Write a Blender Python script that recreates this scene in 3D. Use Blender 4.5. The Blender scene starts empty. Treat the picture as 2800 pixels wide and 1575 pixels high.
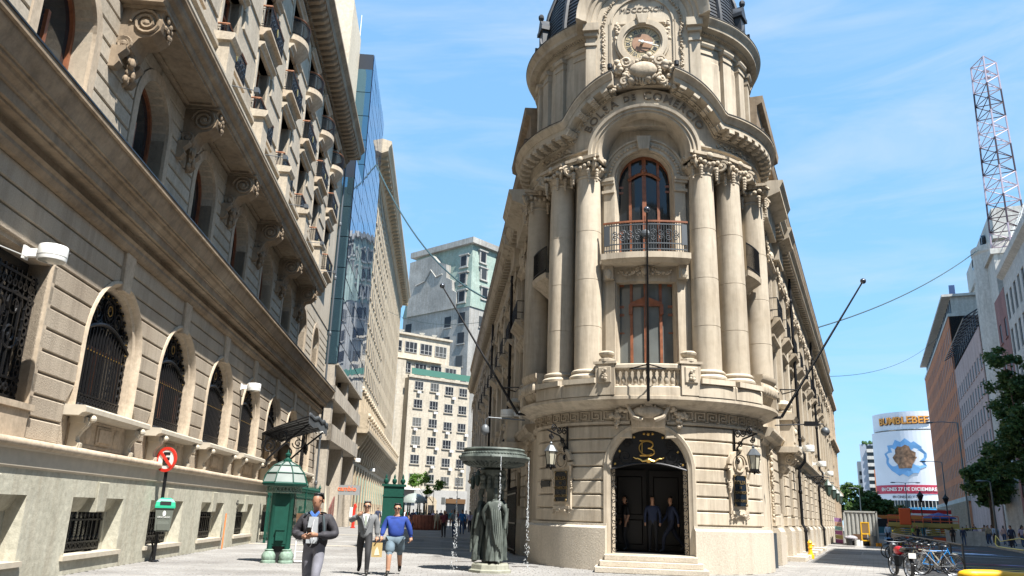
import bpy, bmesh, math, random
from math import sin, cos, pi, radians, sqrt, atan2, hypot
from mathutils import Vector, Matrix
random.seed(7)
SC = bpy.context.scene
COL = SC.collection

# ------------------------------------------------------------------ camera
CAMH = 1.55
cam_d = bpy.data.cameras.new("camera")
cam_d.sensor_width = 36.0
cam_d.lens = 2184.0 / 2800.0 * 36.0
cam_d.clip_start = 0.1
cam_d.clip_end = 3000.0
cam = bpy.data.objects.new("camera", cam_d)
COL.objects.link(cam)
_p, _r = radians(15.79), radians(1.79)
_f = Vector((0, cos(_p), sin(_p))); _u = Vector((0, -sin(_p), cos(_p))); _x = Vector((1, 0, 0))
_x2 = cos(_r) * _x + sin(_r) * _u
_u2 = -sin(_r) * _x + cos(_r) * _u
cam.matrix_world = Matrix(((_x2.x, _u2.x, -_f.x, 0), (_x2.y, _u2.y, -_f.y, 0), (_x2.z, _u2.z, -_f.z, CAMH), (0, 0, 0, 1)))
SC.camera = cam

# ------------------------------------------------------------------ light
SUN_EL = 59.0
SH = Vector((0.62, -0.785)).normalized()            # where the sun stands, seen from above
world = bpy.data.worlds.new("World"); SC.world = world
world.use_nodes = True
wn, wl = world.node_tree.nodes, world.node_tree.links
wn.clear()
wo = wn.new("ShaderNodeOutputWorld"); wb = wn.new("ShaderNodeBackground")
sky = wn.new("ShaderNodeTexSky"); sky.sky_type = 'NISHITA'; sky.sun_disc = False
sky.sun_elevation = radians(SUN_EL)
sky.sun_rotation = atan2(SH.x, SH.y)
sky.altitude = 500; sky.air_density = 1.0; sky.dust_density = 0.3; sky.ozone_density = 1.5
wb.inputs["Strength"].default_value = 0.10
# thin cirrus streaks high over the street
tc = wn.new("ShaderNodeTexCoord"); mp = wn.new("ShaderNodeMapping")
mp.inputs["Scale"].default_value = (1.6, 3.0, 9.0); mp.inputs["Rotation"].default_value = (0.5, 0.35, 0.3)
nz = wn.new("ShaderNodeTexNoise"); nz.inputs["Scale"].default_value = 1.9; nz.inputs["Detail"].default_value = 7; nz.inputs["Roughness"].default_value = 0.58
nz.inputs["Distortion"].default_value = 0.5
cr = wn.new("ShaderNodeValToRGB"); cr.color_ramp.elements[0].position = 0.44; cr.color_ramp.elements[1].position = 0.80
cr.color_ramp.elements[0].color = (0, 0, 0, 1); cr.color_ramp.elements[1].color = (0.55, 0.55, 0.55, 1)
mixc = wn.new("ShaderNodeMix"); mixc.data_type = 'RGBA'
wl.new(tc.outputs["Generated"], mp.inputs["Vector"]); wl.new(mp.outputs[0], nz.inputs["Vector"]); wl.new(nz.outputs["Fac"], cr.inputs[0])
gam = wn.new("ShaderNodeGamma"); gam.inputs["Gamma"].default_value = 0.34; wl.new(sky.outputs[0], gam.inputs[0])
tint = wn.new("ShaderNodeMix"); tint.data_type = 'RGBA'; tint.blend_type = 'MULTIPLY'; tint.inputs[0].default_value = 1.0; tint.inputs[7].default_value = (1.22, 2.16, 3.02, 1); tint.clamp_result = False
wl.new(gam.outputs[0], tint.inputs[6])
wl.new(cr.outputs[0], mixc.inputs[0]); wl.new(tint.outputs[2], mixc.inputs[6]); mixc.inputs[7].default_value = (3.3, 3.8, 4.5, 1)
wl.new(mixc.outputs[2], wb.inputs[0]); wl.new(wb.outputs[0], wo.inputs[0])

sun_d = bpy.data.lights.new("sun", 'SUN'); sun_d.energy = 5.0; sun_d.angle = radians(0.5); sun_d.color = (1.0, 0.965, 0.905)
sun = bpy.data.objects.new("sun", sun_d); COL.objects.link(sun)
_e = radians(SUN_EL)
sun.rotation_euler = Vector((SH.x * cos(_e), SH.y * cos(_e), sin(_e))).to_track_quat('Z', 'Y').to_euler()
sun.location = (20, -30, 60)
vs = SC.view_settings
vs.view_transform = 'Standard'; vs.look = 'None'; vs.gamma = 1.0; vs.use_curve_mapping = False
vs.exposure = 1.22

cy = SC.cycles
cy.max_bounces = 4; cy.diffuse_bounces = 2; cy.glossy_bounces = 2; cy.transmission_bounces = 3; cy.transparent_max_bounces = 6

# ------------------------------------------------------------------ helpers
class MB:
    """collects faces; build() links them as one mesh object"""
    def __init__(s, T=None, flip=False):
        s.v = []; s.f = []; s.T = T; s.flip = flip; s.mi = []; s.m = 0
    def add(s, vs_, fs):
        o = len(s.v)
        s.v.extend([s.T(p) for p in vs_] if s.T else vs_)
        if s.flip: s.f.extend([tuple(o + i for i in reversed(f)) for f in fs])
        else: s.f.extend([tuple(o + i for i in f) for f in fs])
        s.mi.extend([s.m] * len(fs))
        return s
    def box(s, x0, x1, y0, y1, z0, z1):
        return s.add([(x0, y0, z0), (x1, y0, z0), (x1, y1, z0), (x0, y1, z0), (x0, y0, z1), (x1, y0, z1), (x1, y1, z1), (x0, y1, z1)],
                     [(0, 3, 2, 1), (4, 5, 6, 7), (0, 1, 5, 4), (1, 2, 6, 5), (2, 3, 7, 6), (3, 0, 4, 7)])
    def poly(s, pts, y0, y1, c=0.0):
        """polygon in xz (counter-clockwise seen from -y) pulled from y0 (front) to y1; c chamfers the front edge"""
        n = len(pts)
        if c > 0:
            q = []
            for i in range(n):
                a, b, d = pts[i - 1], pts[i], pts[(i + 1) % n]
                e1 = (b[0] - a[0], b[1] - a[1]); e2 = (d[0] - b[0], d[1] - b[1])
                l1 = hypot(*e1) or 1; l2 = hypot(*e2) or 1
                n1 = (-e1[1] / l1, e1[0] / l1); n2 = (-e2[1] / l2, e2[0] / l2)
                k = 1 + n1[0] * n2[0] + n1[1] * n2[1]
                k = max(k, 0.35)
                q.append((b[0] + c * (n1[0] + n2[0]) / k, b[1] + c * (n1[1] + n2[1]) / k))
            vs_ = [(p[0], y0, p[1]) for p in q] + [(p[0], y0 + c, p[1]) for p in pts] + [(p[0], y1, p[1]) for p in pts]
            fs = [tuple(range(n))]
            for k_ in (0, n):
                fs += [(k_ + (i + 1) % n, k_ + i, k_ + n + i, k_ + n + (i + 1) % n) for i in range(n)]
            return s.add(vs_, fs)
        vs_ = [(p[0], y0, p[1]) for p in pts] + [(p[0], y1, p[1]) for p in pts]
        return s.add(vs_, [tuple(range(n)), tuple(reversed(range(n, 2 * n)))] + [((i + 1) % n, i, n + i, n + (i + 1) % n) for i in range(n)])
    def cbox(s, x0, x1, y0, y1, z0, z1, c=0.03):
        return s.poly([(x0, z0), (x1, z0), (x1, z1), (x0, z1)], y0, y1, c)
    def mould(s, prof, x0, x1):
        """profile [(w,z)] (w outward = -y) run along x"""
        n = len(prof)
        vs_ = [(x0, -w, z) for w, z in prof] + [(x1, -w, z) for w, z in prof]
        return s.add(vs_, [tuple(range(n)), tuple(reversed(range(n, 2 * n)))] + [((i + 1) % n, i, n + i, n + (i + 1) % n) for i in range(n)])
    def asw(s, prof, t0, t1, n, zf=None, caps=True):
        """closed profile [(r,z)] swept round the z axis; angle 0 faces -y"""
        m = len(prof); vs_ = []
        for i in range(n + 1):
            t = t0 + (t1 - t0) * i / n
            dz = zf(t) if zf else 0
            for r, z in prof: vs_.append((r * sin(t), -r * cos(t), z + dz))
        fs = []
        for i in range(n):
            for j in range(m):
                k = (j + 1) % m
                fs.append((i * m + j, i * m + k, (i + 1) * m + k, (i + 1) * m + j))
        if caps: fs += [tuple(range(m)), tuple(reversed(range(n * m, n * m + m)))]
        return s.add(vs_, fs)
    def lathe(s, prof, n=16, c=(0, 0, 0), flute=None, sx=1, sy=1):
        vs_ = []; m = len(prof)
        for i in range(n):
            t = 2 * pi * i / n
            k = flute(t) if flute else 1
            for r, z in prof: vs_.append((c[0] + r * k * sx * cos(t), c[1] + r * k * sy * sin(t), c[2] + z))
        fs = []
        for i in range(n):
            j = (i + 1) % n
            for q in range(m - 1): fs.append((i * m + q, j * m + q, j * m + q + 1, i * m + q + 1))
        fs.append(tuple(i * m for i in reversed(range(n)))); fs.append(tuple(i * m + m - 1 for i in range(n)))
        return s.add(vs_, fs)
    def tube(s, pts, r, n=6, r1=None, close=False):
        pts = [Vector(p) for p in pts]; N = len(pts)
        if N < 2: return s
        vs_ = []; fs = []
        up = None
        for i, p in enumerate(pts):
            if close: d = pts[(i + 1) % N] - pts[i - 1]
            else: d = pts[min(i + 1, N - 1)] - pts[max(i - 1, 0)]
            if d.length < 1e-9: d = Vector((0, 0, 1))
            d.normalize()
            if up is None:
                up = Vector((0, 0, 1)) if abs(d.z) < 0.9 else Vector((1, 0, 0))
            a = d.cross(up)
            if a.length < 1e-6: a = d.cross(Vector((0.3, 0.7, 0.2)))
            a.normalize(); b = a.cross(d).normalized(); up = b
            rr = r if r1 is None else r + (r1 - r) * i / (N - 1)
            for q in range(n):
                t = 2 * pi * q / n
                w = p + a * (rr * cos(t)) + b * (rr * sin(t))
                vs_.append((w.x, w.y, w.z))
        for i in range(N if close else N - 1):
            j = (i + 1) % N
            for q in range(n):
                q2 = (q + 1) % n
                fs.append((i * n + q, i * n + q2, j * n + q2, j * n + q))
        if not close: fs += [tuple(reversed(range(n))), tuple(range((N - 1) * n, N * n))]
        return s.add(vs_, fs)
    def ball(s, c, r, sc=(1, 1, 1), n=8, m=5, rot=None):
        vs_ = [(0, 0, -1)]
        for j in range(1, m):
            a = -pi / 2 + pi * j / m
            for i in range(n): vs_.append((cos(a) * cos(2 * pi * i / n), cos(a) * sin(2 * pi * i / n), sin(a)))
        vs_.append((0, 0, 1))
        fs = [(0, 1 + (i + 1) % n, 1 + i) for i in range(n)]
        for j in range(m - 2):
            for i in range(n):
                a = 1 + j * n; i2 = (i + 1) % n
                fs.append((a + i, a + i2, a + n + i2, a + n + i))
        L = len(vs_) - 1; a = 1 + (m - 2) * n
        fs += [(a + i, a + (i + 1) % n, L) for i in range(n)]
        out = []
        for p in vs_:
            q = Vector((p[0] * r * sc[0], p[1] * r * sc[1], p[2] * r * sc[2]))
            if rot: q = rot @ q
            out.append((c[0] + q.x, c[1] + q.y, c[2] + q.z))
        return s.add(out, fs)
    def ring(s, c, r, y0, y1, r2, n=24, a0=0, a1=2 * pi):
        """flat ring (r..r2) in xz about c=(x,z) between y0 and y1"""
        full = abs(a1 - a0 - 2 * pi) < 1e-6
        k = n if full else n + 1; vs_ = []
        for i in range(k):
            t = a0 + (a1 - a0) * i / n
            for rr, y in ((r, y0), (r2, y0), (r2, y1), (r, y1)): vs_.append((c[0] + rr * cos(t), y, c[1] + rr * sin(t)))
        fs = []
        for i in range(n):
            j = (i + 1) % k
            for q in range(4): fs.append((i * 4 + q, j * 4 + q, j * 4 + (q + 1) % 4, i * 4 + (q + 1) % 4))
        if not full: fs += [(0, 1, 2, 3), ((k - 1) * 4 + 3, (k - 1) * 4 + 2, (k - 1) * 4 + 1, (k - 1) * 4)]
        return s.add(vs_, fs)
    def disc(s, c, r, y0, y1, n=24):
        return s.poly([(c[0] + r * cos(2 * pi * i / n), c[1] + r * sin(2 * pi * i / n)) for i in range(n)], y0, y1)
    def scroll(s, c, r, turns, y0, y1, t=0.03, hand=1, a0=0.0, plane='xz', n=5):
        """spiral strip used for volutes"""
        pts = []
        N = int(turns * 12)
        for i in range(N + 1):
            k = i / N; rr = r * (1 - 0.86 * k); a = a0 + hand * 2 * pi * turns * k
            if plane == 'xz': pts.append((c[0] + rr * cos(a), (y0 + y1) / 2, c[1] + rr * sin(a)))
            elif plane == 'yz': pts.append(((y0 + y1) / 2, c[0] + rr * cos(a), c[1] + rr * sin(a)))
            else: pts.append((c[0] + rr * cos(a), c[1] + rr * sin(a), (y0 + y1) / 2))
        return s.tube(pts, t, n)
    def mesh(s, name, mats, smooth=None):
        me = bpy.data.meshes.new(name)
        me.from_pydata(s.v, [], s.f)
        if not isinstance(mats, (list, tuple)): mats = [mats]
        for m in mats: me.materials.append(m)
        if len(mats) > 1: me.polygons.foreach_set("material_index", s.mi)
        if smooth:
            me.shade_smooth(); me.set_sharp_from_angle(angle=radians(smooth))
        me.update()
        return me
    def build(s, name, mats, parent=None, smooth=None, label=None, kind=None):
        o = bpy.data.objects.new(name, s.mesh(name, mats, smooth))
        COL.objects.link(o)
        if parent: o.parent = parent
        if label: o["label"] = label
        if kind: o["kind"] = kind
        return o

def inst(name, me, parent=None, loc=(0, 0, 0), rot=(0, 0, 0), sc=(1, 1, 1)):
    o = bpy.data.objects.new(name, me); COL.objects.link(o)
    o.parent = parent; o.location = loc; o.rotation_euler = rot; o.scale = sc
    return o
def thing(name, label, cat, loc=(0, 0, 0), rz=0, group=None):
    o = bpy.data.objects.new(name, None); COL.objects.link(o)
    o.location = loc; o.rotation_euler = (0, 0, rz); o.empty_display_size = 0.2
    tag(o, label, cat, group); return o
def tag(o, label, cat, group=None):
    o["label"] = label; o["category"] = cat
    if group: o["group"] = group
    return o
def struct(o): o["kind"] = "structure"; return o
def kids(o): return KIDS.get(o.name) or [c for c in bpy.data.objects if c.parent == o]
KIDS = {}
def copy_tree(o, parent=None, depth=0):
    c = o.copy(); COL.objects.link(c); c.parent = parent
    for ch in list(o.children): copy_tree(ch, c, depth + 1)
    return c

# pixels of the ground plan: distances measured along and across the two streets
YL, YR = radians(-4.71), radians(23.9)
dL = Vector((sin(YL), cos(YL), 0)); nL = Vector((cos(YL), -sin(YL), 0))
dR = Vector((sin(YR), cos(YR), 0)); nR = Vector((cos(YR), -sin(YR), 0))
def LP(u, p, z=0): v = dL * u + nL * p; return (v.x, v.y, z)      # left street: along, across
def RP(u, p, z=0): v = dR * u + nR * p; return (v.x, v.y, z)      # right street

# ------------------------------------------------------------------ materials
MATS = {}
def new_mat(name):
    m = bpy.data.materials.new(name); m.use_nodes = True
    nt = m.node_tree; b = nt.nodes["Principled BSDF"]
    MATS[name] = m
    return m, nt, b
def plain(name, col, rough=0.6, metal=0.0, spec=0.5, emit=None, var=0.0, bump=0.0, scale=20.0):
    m, nt, b = new_mat(name)
    b.inputs["Base Color"].default_value = (*col, 1); b.inputs["Roughness"].default_value = rough
    b.inputs["Metallic"].default_value = metal; b.inputs["Specular IOR Level"].default_value = spec
    if var or bump:
        t = nt.nodes.new("ShaderNodeTexCoord"); n = nt.nodes.new("ShaderNodeTexNoise")
        n.inputs["Scale"].default_value = scale; n.inputs["Detail"].default_value = 5
        nt.links.new(t.outputs["Object"], n.inputs["Vector"])
        if var:
            r = nt.nodes.new("ShaderNodeMapRange"); r.inputs["From Min"].default_value = 0.3; r.inputs["From Max"].default_value = 0.7
            r.inputs["To Min"].default_value = 1 - var; r.inputs["To Max"].default_value = 1 + var
            h = nt.nodes.new("ShaderNodeHueSaturation"); h.inputs["Color"].default_value = (*col, 1)
            nt.links.new(n.outputs["Fac"], r.inputs["Value"]); nt.links.new(r.outputs[0], h.inputs["Value"]); nt.links.new(h.outputs[0], b.inputs["Base Color"])
        if bump:
            bp = nt.nodes.new("ShaderNodeBump"); bp.inputs["Strength"].default_value = bump; bp.inputs["Distance"].default_value = 0.02
            nt.links.new(n.outputs["Fac"], bp.inputs["Height"]); nt.links.new(bp.outputs[0], b.inputs["Normal"])
    return m
def stone(name, c1, c2, streak=0.35, rough=0.9, fine=14.0, bump=0.35, big=0.35, rnd=0.08, dist=0.02, speck=0.18, streakcol=(0.15, 0.12, 0.09)):
    """weathered stone or render: cloudy colour, fine grain, rain streaks, small shift from piece to piece"""
    m, nt, b = new_mat(name); N = nt.nodes; L = nt.links
    b.inputs["Roughness"].default_value = rough; b.inputs["Specular IOR Level"].default_value = 0.25
    t = N.new("ShaderNodeTexCoord")
    n1 = N.new("ShaderNodeTexNoise"); n1.inputs["Scale"].default_value = big; n1.inputs["Detail"].default_value = 4; n1.inputs["Roughness"].default_value = 0.62
    L.new(t.outputs["Object"], n1.inputs["Vector"])
    r1 = N.new("ShaderNodeMapRange"); r1.inputs["From Min"].default_value = 0.33; r1.inputs["From Max"].default_value = 0.67
    L.new(n1.outputs["Fac"], r1.inputs["Value"])
    mx = N.new("ShaderNodeMix"); mx.data_type = 'RGBA'; mx.inputs[6].default_value = (*c1, 1); mx.inputs[7].default_value = (*c2, 1)
    L.new(r1.outputs[0], mx.inputs[0])
    mp_ = N.new("ShaderNodeMapping"); mp_.inputs["Scale"].default_value = (1.6, 1.6, 0.16)
    n2 = N.new("ShaderNodeTexNoise"); n2.inputs["Scale"].default_value = 1.5; n2.inputs["Detail"].default_value = 4; n2.inputs["Roughness"].default_value = 0.7
    L.new(t.outputs["Object"], mp_.inputs["Vector"]); L.new(mp_.outputs[0], n2.inputs["Vector"])
    r2 = N.new("ShaderNodeMapRange"); r2.inputs["From Min"].default_value = 0.46; r2.inputs["From Max"].default_value = 0.74; r2.inputs["To Max"].default_value = streak
    L.new(n2.outputs["Fac"], r2.inputs["Value"])
    mx2 = N.new("ShaderNodeMix"); mx2.data_type = 'RGBA'; mx2.inputs[7].default_value = (*streakcol, 1)
    L.new(r2.outputs[0], mx2.inputs[0]); L.new(mx.outputs[2], mx2.inputs[6])
    n3 = N.new("ShaderNodeTexNoise"); n3.inputs["Scale"].default_value = fine; n3.inputs["Detail"].default_value = 4; n3.inputs["Roughness"].default_value = 0.7
    L.new(t.outputs["Object"], n3.inputs["Vector"])
    r3 = N.new("ShaderNodeMapRange"); r3.inputs["From Min"].default_value = 0.3; r3.inputs["From Max"].default_value = 0.7
    r3.inputs["To Min"].default_value = 1 - speck; r3.inputs["To Max"].default_value = 1 + speck
    L.new(n3.outputs["Fac"], r3.inputs["Value"])
    oi = N.new("ShaderNodeObjectInfo"); r4 = N.new("ShaderNodeMapRange"); r4.inputs["To Min"].default_value = 1 - rnd; r4.inputs["To Max"].default_value = 1 + rnd
    L.new(oi.outputs["Random"], r4.inputs["Value"])
    mu = N.new("ShaderNodeMath"); mu.operation = 'MULTIPLY'; L.new(r3.outputs[0], mu.inputs[0]); L.new(r4.outputs[0], mu.inputs[1])
    h = N.new("ShaderNodeHueSaturation"); L.new(mx2.outputs[2], h.inputs["Color"]); L.new(mu.outputs[0], h.inputs["Value"])
    L.new(h.outputs[0], b.inputs["Base Color"])
    bp = N.new("ShaderNodeBump"); bp.inputs["Strength"].default_value = bump; bp.inputs["Distance"].default_value = dist
    L.new(n3.outputs["Fac"], bp.inputs["Height"]); L.new(bp.outputs[0], b.inputs["Normal"])
    return m
def objcol(name, rough=0.8, var=0.12):
    m, nt, b = new_mat(name)
    oi = nt.nodes.new("ShaderNodeObjectInfo"); nt.links.new(oi.outputs["Color"], b.inputs["Base Color"]); b.inputs["Roughness"].default_value = rough
    return m

M_EX = stone("exchange_limestone", (0.435, 0.365, 0.275), (0.55, 0.48, 0.38), streak=0.6, fine=5, bump=0.16, dist=0.012, speck=0.07, big=0.5)
M_EXP = stone("exchange_plinth_stone", (0.46, 0.405, 0.325), (0.54, 0.48, 0.395), streak=0.18, fine=22, bump=0.6, dist=0.02)
M_EXR = stone("exchange_carving", (0.42, 0.345, 0.25), (0.53, 0.45, 0.35), streak=0.6, fine=9, bump=0.35)
M_LB = stone("palace_stone", (0.35, 0.285, 0.215), (0.45, 0.38, 0.295), streak=0.5, fine=26, bump=0.9, dist=0.02, speck=0.14)
M_LBT = stone("palace_trim_stone", (0.44, 0.35, 0.255), (0.52, 0.43, 0.325), streak=0.4, fine=8, bump=0.3, dist=0.015)
M_LBC = stone("palace_cornice_stone", (0.22, 0.16, 0.105), (0.35, 0.275, 0.195), streak=0.7, fine=5, bump=0.4, big=0.6)  # brown weathered stone, darkened further to put shade into cornices and brackets
M_LBU = stone("palace_upper_stone", (0.41, 0.35, 0.27), (0.50, 0.435, 0.345), streak=0.3, fine=12, bump=0.3)
M_LBB = stone("palace_basement_render", (0.36, 0.345, 0.275), (0.45, 0.43, 0.35), streak=0.35, fine=7, bump=0.55, big=0.7, streakcol=(0.2, 0.15, 0.10))
M_WHITE = plain("white_band_stone", (0.46, 0.405, 0.32), 0.85, var=0.08, bump=0.2, scale=5)
M_IRON = plain("wrought_iron", (0.018, 0.018, 0.02), 0.45, 0.6)
M_IRONG = plain("grey_painted_iron", (0.10, 0.11, 0.12), 0.5, 0.4)
M_GILT = plain("gilt", (0.62, 0.40, 0.12), 0.35, 0.9)
M_WOOD = plain("varnished_wood", (0.23, 0.08, 0.036), 0.45, var=0.3, scale=6)
M_WOODL = plain("handrail_wood", (0.30, 0.12, 0.055), 0.5, var=0.2, scale=6)
M_GLASS = plain("window_glass_dark", (0.016, 0.02, 0.024), 0.04, 0.0, 0.5)
M_GLASSC = plain("window_glass_curtain", (0.13, 0.14, 0.135), 0.08, 0.0, 0.8, var=0.2, scale=1.2)
M_WDARK = plain("far_window_dark", (0.022, 0.025, 0.03), 0.4, 0.0, 0.15)
_n = M_WDARK.node_tree; _oi = _n.nodes.new("ShaderNodeObjectInfo"); _cr = _n.nodes.new("ShaderNodeValToRGB"); _n.links.new(_oi.outputs["Random"], _cr.inputs[0]); _n.links.new(_cr.outputs[0], _n.nodes["Principled BSDF"].inputs["Base Color"])
_cr.color_ramp.elements[0].color = (0.014, 0.016, 0.02, 1); _cr.color_ramp.elements[1].color = (0.13, 0.13, 0.12, 1); _cr.color_ramp.elements[1].position = 1.0; _e3 = _cr.color_ramp.elements.new(0.7); _e3.color = (0.03, 0.033, 0.038, 1)
M_VOID = plain("interior_dark", (0.012, 0.012, 0.013), 0.7)
M_SLATE = plain("dome_slate", (0.035, 0.037, 0.042), 0.5, 0.1, var=0.3, scale=3)
M_LEAD = plain("roof_lead", (0.05, 0.047, 0.043), 0.7, var=0.3, scale=2)
M_BLK = plain("black_paint", (0.012, 0.012, 0.013), 0.35)
M_CLEARW = plain("white_enamel", (0.75, 0.75, 0.72), 0.4)
# ================================================================== ground, paving, road
M_PAVE = stone("plaza_stone", (0.21, 0.20, 0.19), (0.27, 0.26, 0.245), streak=0.1, fine=9, bump=0.4, big=0.5, rnd=0.12)
M_JOINT = plain("paving_joint", (0.12, 0.115, 0.11), 0.95, var=0.15, scale=3)
M_SETT = stone("granite_sett", (0.18, 0.17, 0.16), (0.295, 0.285, 0.27), streak=0.2, fine=16, bump=0.35, big=0.4, rnd=0.13)
M_SLAB = stone("pavement_slab", (0.19, 0.18, 0.17), (0.295, 0.285, 0.27), streak=0.2, fine=12, bump=0.3, big=0.4, rnd=0.12)
M_ASPH = stone("asphalt", (0.045, 0.045, 0.048), (0.06, 0.06, 0.063), streak=0.05, fine=30, bump=0.4, big=0.4, rough=0.75)
g = MB(); g.add([(-1200, -400, -0.05), (1200, -400, -0.05), (1200, 1800, -0.05), (-1200, 1800, -0.05)], [(0, 1, 2, 3)])
GROUND = struct(g.build("ground", M_PAVE))
pz = MB(); pz.add([(-60, -30, -0.014), (25, -30, -0.014), (60, 150, -0.014), (-60, 150, -0.014)], [(0, 1, 2, 3)]); PLAZA = struct(pz.build("plaza_paving", M_JOINT))
pz2 = MB(); _q = [LP(48, -8.3, -0.006), LP(48, 4, -0.006), LP(140, 8, -0.006), LP(140, -8.3, -0.006)]; pz2.add(_q, [(0, 1, 2, 3)]); struct(pz2.build("street_paving", M_PAVE))
# setts of the plaza, each laid in courses across the left street; the ones that show largest are objects
rg = random.Random(12)
cosr, sinr = cos(YL), sin(YL)
CXC = (29.4 * sin(radians(9.75)), 29.4 * cos(radians(9.75)))
def in_building(x, y):
    if (x - CXC[0]) ** 2 + (y - CXC[1]) ** 2 < 4.15 ** 2: return True
    pl = x * nL.x + y * nL.y; pr = x * nR.x + y * nR.y
    al = x * dL.x + y * dL.y
    if pl < -7.9: return True
    if pl > 3.55 and pr < -3.45 and al > 28.3: return True
    return False
def sett_verts(cx, cy, ax_, w, d, h, c=0.012, j=0.0):
    ca, sa = cos(ax_), sin(ax_); out = []
    for k, z in ((1, -0.012), (1, h - c * 0.7), (0, h)):
        for sx, sy in ((-1, -1), (1, -1), (1, 1), (-1, 1)):
            x = sx * (w / 2 - (0 if k else c)); y = sy * (d / 2 - (0 if k else c))
            out.append((cx + x * ca - y * sa, cy + x * sa + y * ca, z))
    return out
SF = [(8, 9, 10, 11)] + [(a + i, a + (i + 1) % 4, a + 4 + (i + 1) % 4, a + 4 + i) for a in (0, 4) for i in range(4)]
cand = []
SW, SD = 0.27, 0.19
nrow = 0; a = 18.6
while a < 47.5:
    off = (nrow % 2) * SW / 2 + rg.uniform(-0.03, 0.03); p = -8.0 + off
    pmax = 9.5 if a < 27.5 else 6
    while p < pmax:
        x = dL.x * a + nL.x * p; y = dL.y * a + nL.y * p
        az = atan2(x, y)
        if -0.52 < az < 0.44 and not in_building(x, y) and hypot(x, y) > 18.8 and x * nR.x + y * nR.y < -3.2: cand.append((hypot(x, y), x, y))
        p += SW
    a += SD; nrow += 1
cand.sort()
base = []
for q in range(6):
    m = MB(); w, d = SW - 0.016 + rg.uniform(-0.008, 0.008), SD - 0.016 + rg.uniform(-0.006, 0.006); m.add(sett_verts(0, 0, 0, w, d, 0.0), SF); base.append(m.mesh("sett", M_SETT))
for i, (_, x, y) in enumerate(cand[:300]):
    inst("sett", base[i % 6], PLAZA, (x, y, rg.uniform(-0.004, 0.004)), (rg.uniform(-0.012, 0.012), rg.uniform(-0.012, 0.012), YL * -1 + rg.uniform(-0.03, 0.03)))
m = MB()
for (_, x, y) in cand[300:]: m.add(sett_verts(x, y, -YL + rg.uniform(-0.03, 0.03), SW - 0.016 + rg.uniform(-0.01, 0.01), SD - 0.016 + rg.uniform(-0.01, 0.01), rg.uniform(-0.004, 0.005)), SF)
m.build("setts", M_SETT, PLAZA, kind="stuff")
# square slabs of the right pavement
cand = []; a = 22.0; r_ = 0
while a < 76:
    p = -3.3 + (0.2 if r_ % 2 else 0)
    while p < 1.1:
        x = dR.x * a + nR.x * p; y = dR.y * a + nR.y * p
        if atan2(x, y) < 0.60 and not in_building(x, y) and hypot(x, y) > 19: cand.append((hypot(x, y), x, y))
        p += 0.40
    a += 0.40; r_ += 1
cand.sort()
base = []
for q in range(4): m = MB(); m.add(sett_verts(0, 0, 0, 0.386 + rg.uniform(-0.006, 0.006), 0.386 + rg.uniform(-0.006, 0.006), 0.0), SF); base.append(m.mesh("paving_slab", M_SLAB))
for i, (_, x, y) in enumerate(cand[:300]): inst("paving_slab", base[i % 4], PLAZA, (x, y, rg.uniform(-0.003, 0.003)), (rg.uniform(-0.008, 0.008), rg.uniform(-0.008, 0.008), -YR))
m = MB()
for (_, x, y) in cand[300:]: m.add(sett_verts(x, y, -YR, 0.386, 0.386, rg.uniform(-0.003, 0.004)), SF)
m.build("paving_slabs", M_SLAB, PLAZA, kind="stuff")
def strip(name, pts, z, mat, parent=None, h=0.012):
    m = MB(); n = len(pts); m.add([(x, y, z) for x, y in pts] + [(x, y, z - h) for x, y in pts], [tuple(range(n))] + [(i, n + i, n + (i + 1) % n, (i + 1) % n) for i in range(n)]); return m.build(name, mat, parent)
R2 = lambda u, p: RP(u, p)[:2]
L2 = lambda u, p: LP(u, p)[:2]
for u in (36.5, 52.0): o = strip("cross_band", [L2(u, -7.9), L2(u, 3.4), L2(u + 0.35, 3.4), L2(u + 0.35, -7.9)], 0.012, M_WHITE, PLAZA)
strip("gutter_band", [L2(30, -0.6), L2(30, 0.3), L2(120, 0.3), L2(120, -0.6)], 0.010, M_SLAB, PLAZA)
for (u, p, w, d) in ((51.5, -1.6, 0.9, 2.6), (52.0, 0.1, 0.7, 2.0), (66, -2.2, 0.9, 1.2)):
    o = tag(strip("manhole_cover", [R2(u - d, p - w), R2(u - d, p + w), R2(u + d, p + w), R2(u + d, p - w)], 0.014, plain("cover_iron", (0.10, 0.09, 0.085), 0.7, var=0.2, scale=3) if "cover_iron" not in MATS else MATS["cover_iron"]), {51.5: "large dark access cover in the shaded pavement nearest the wing", 52.0: "large dark access cover beside the bicycles", 66: "small access cover near the container"}[u], "cover")
o = tag(strip("drain_grate", [L2(27.5, 0.7), L2(27.5, 1.3), L2(27.75, 1.3), L2(27.75, 0.7)], 0.014, MATS["cover_iron"]), "narrow dark drain grate in the paving left of the rotunda", "grate")
o = tag(strip("drain_grate", [L2(25.7, 2.4), L2(25.7, 3.2), L2(25.9, 3.2), L2(25.9, 2.4)], 0.014, MATS["cover_iron"]), "narrow dark drain grate between fountain and rotunda", "grate")
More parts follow.
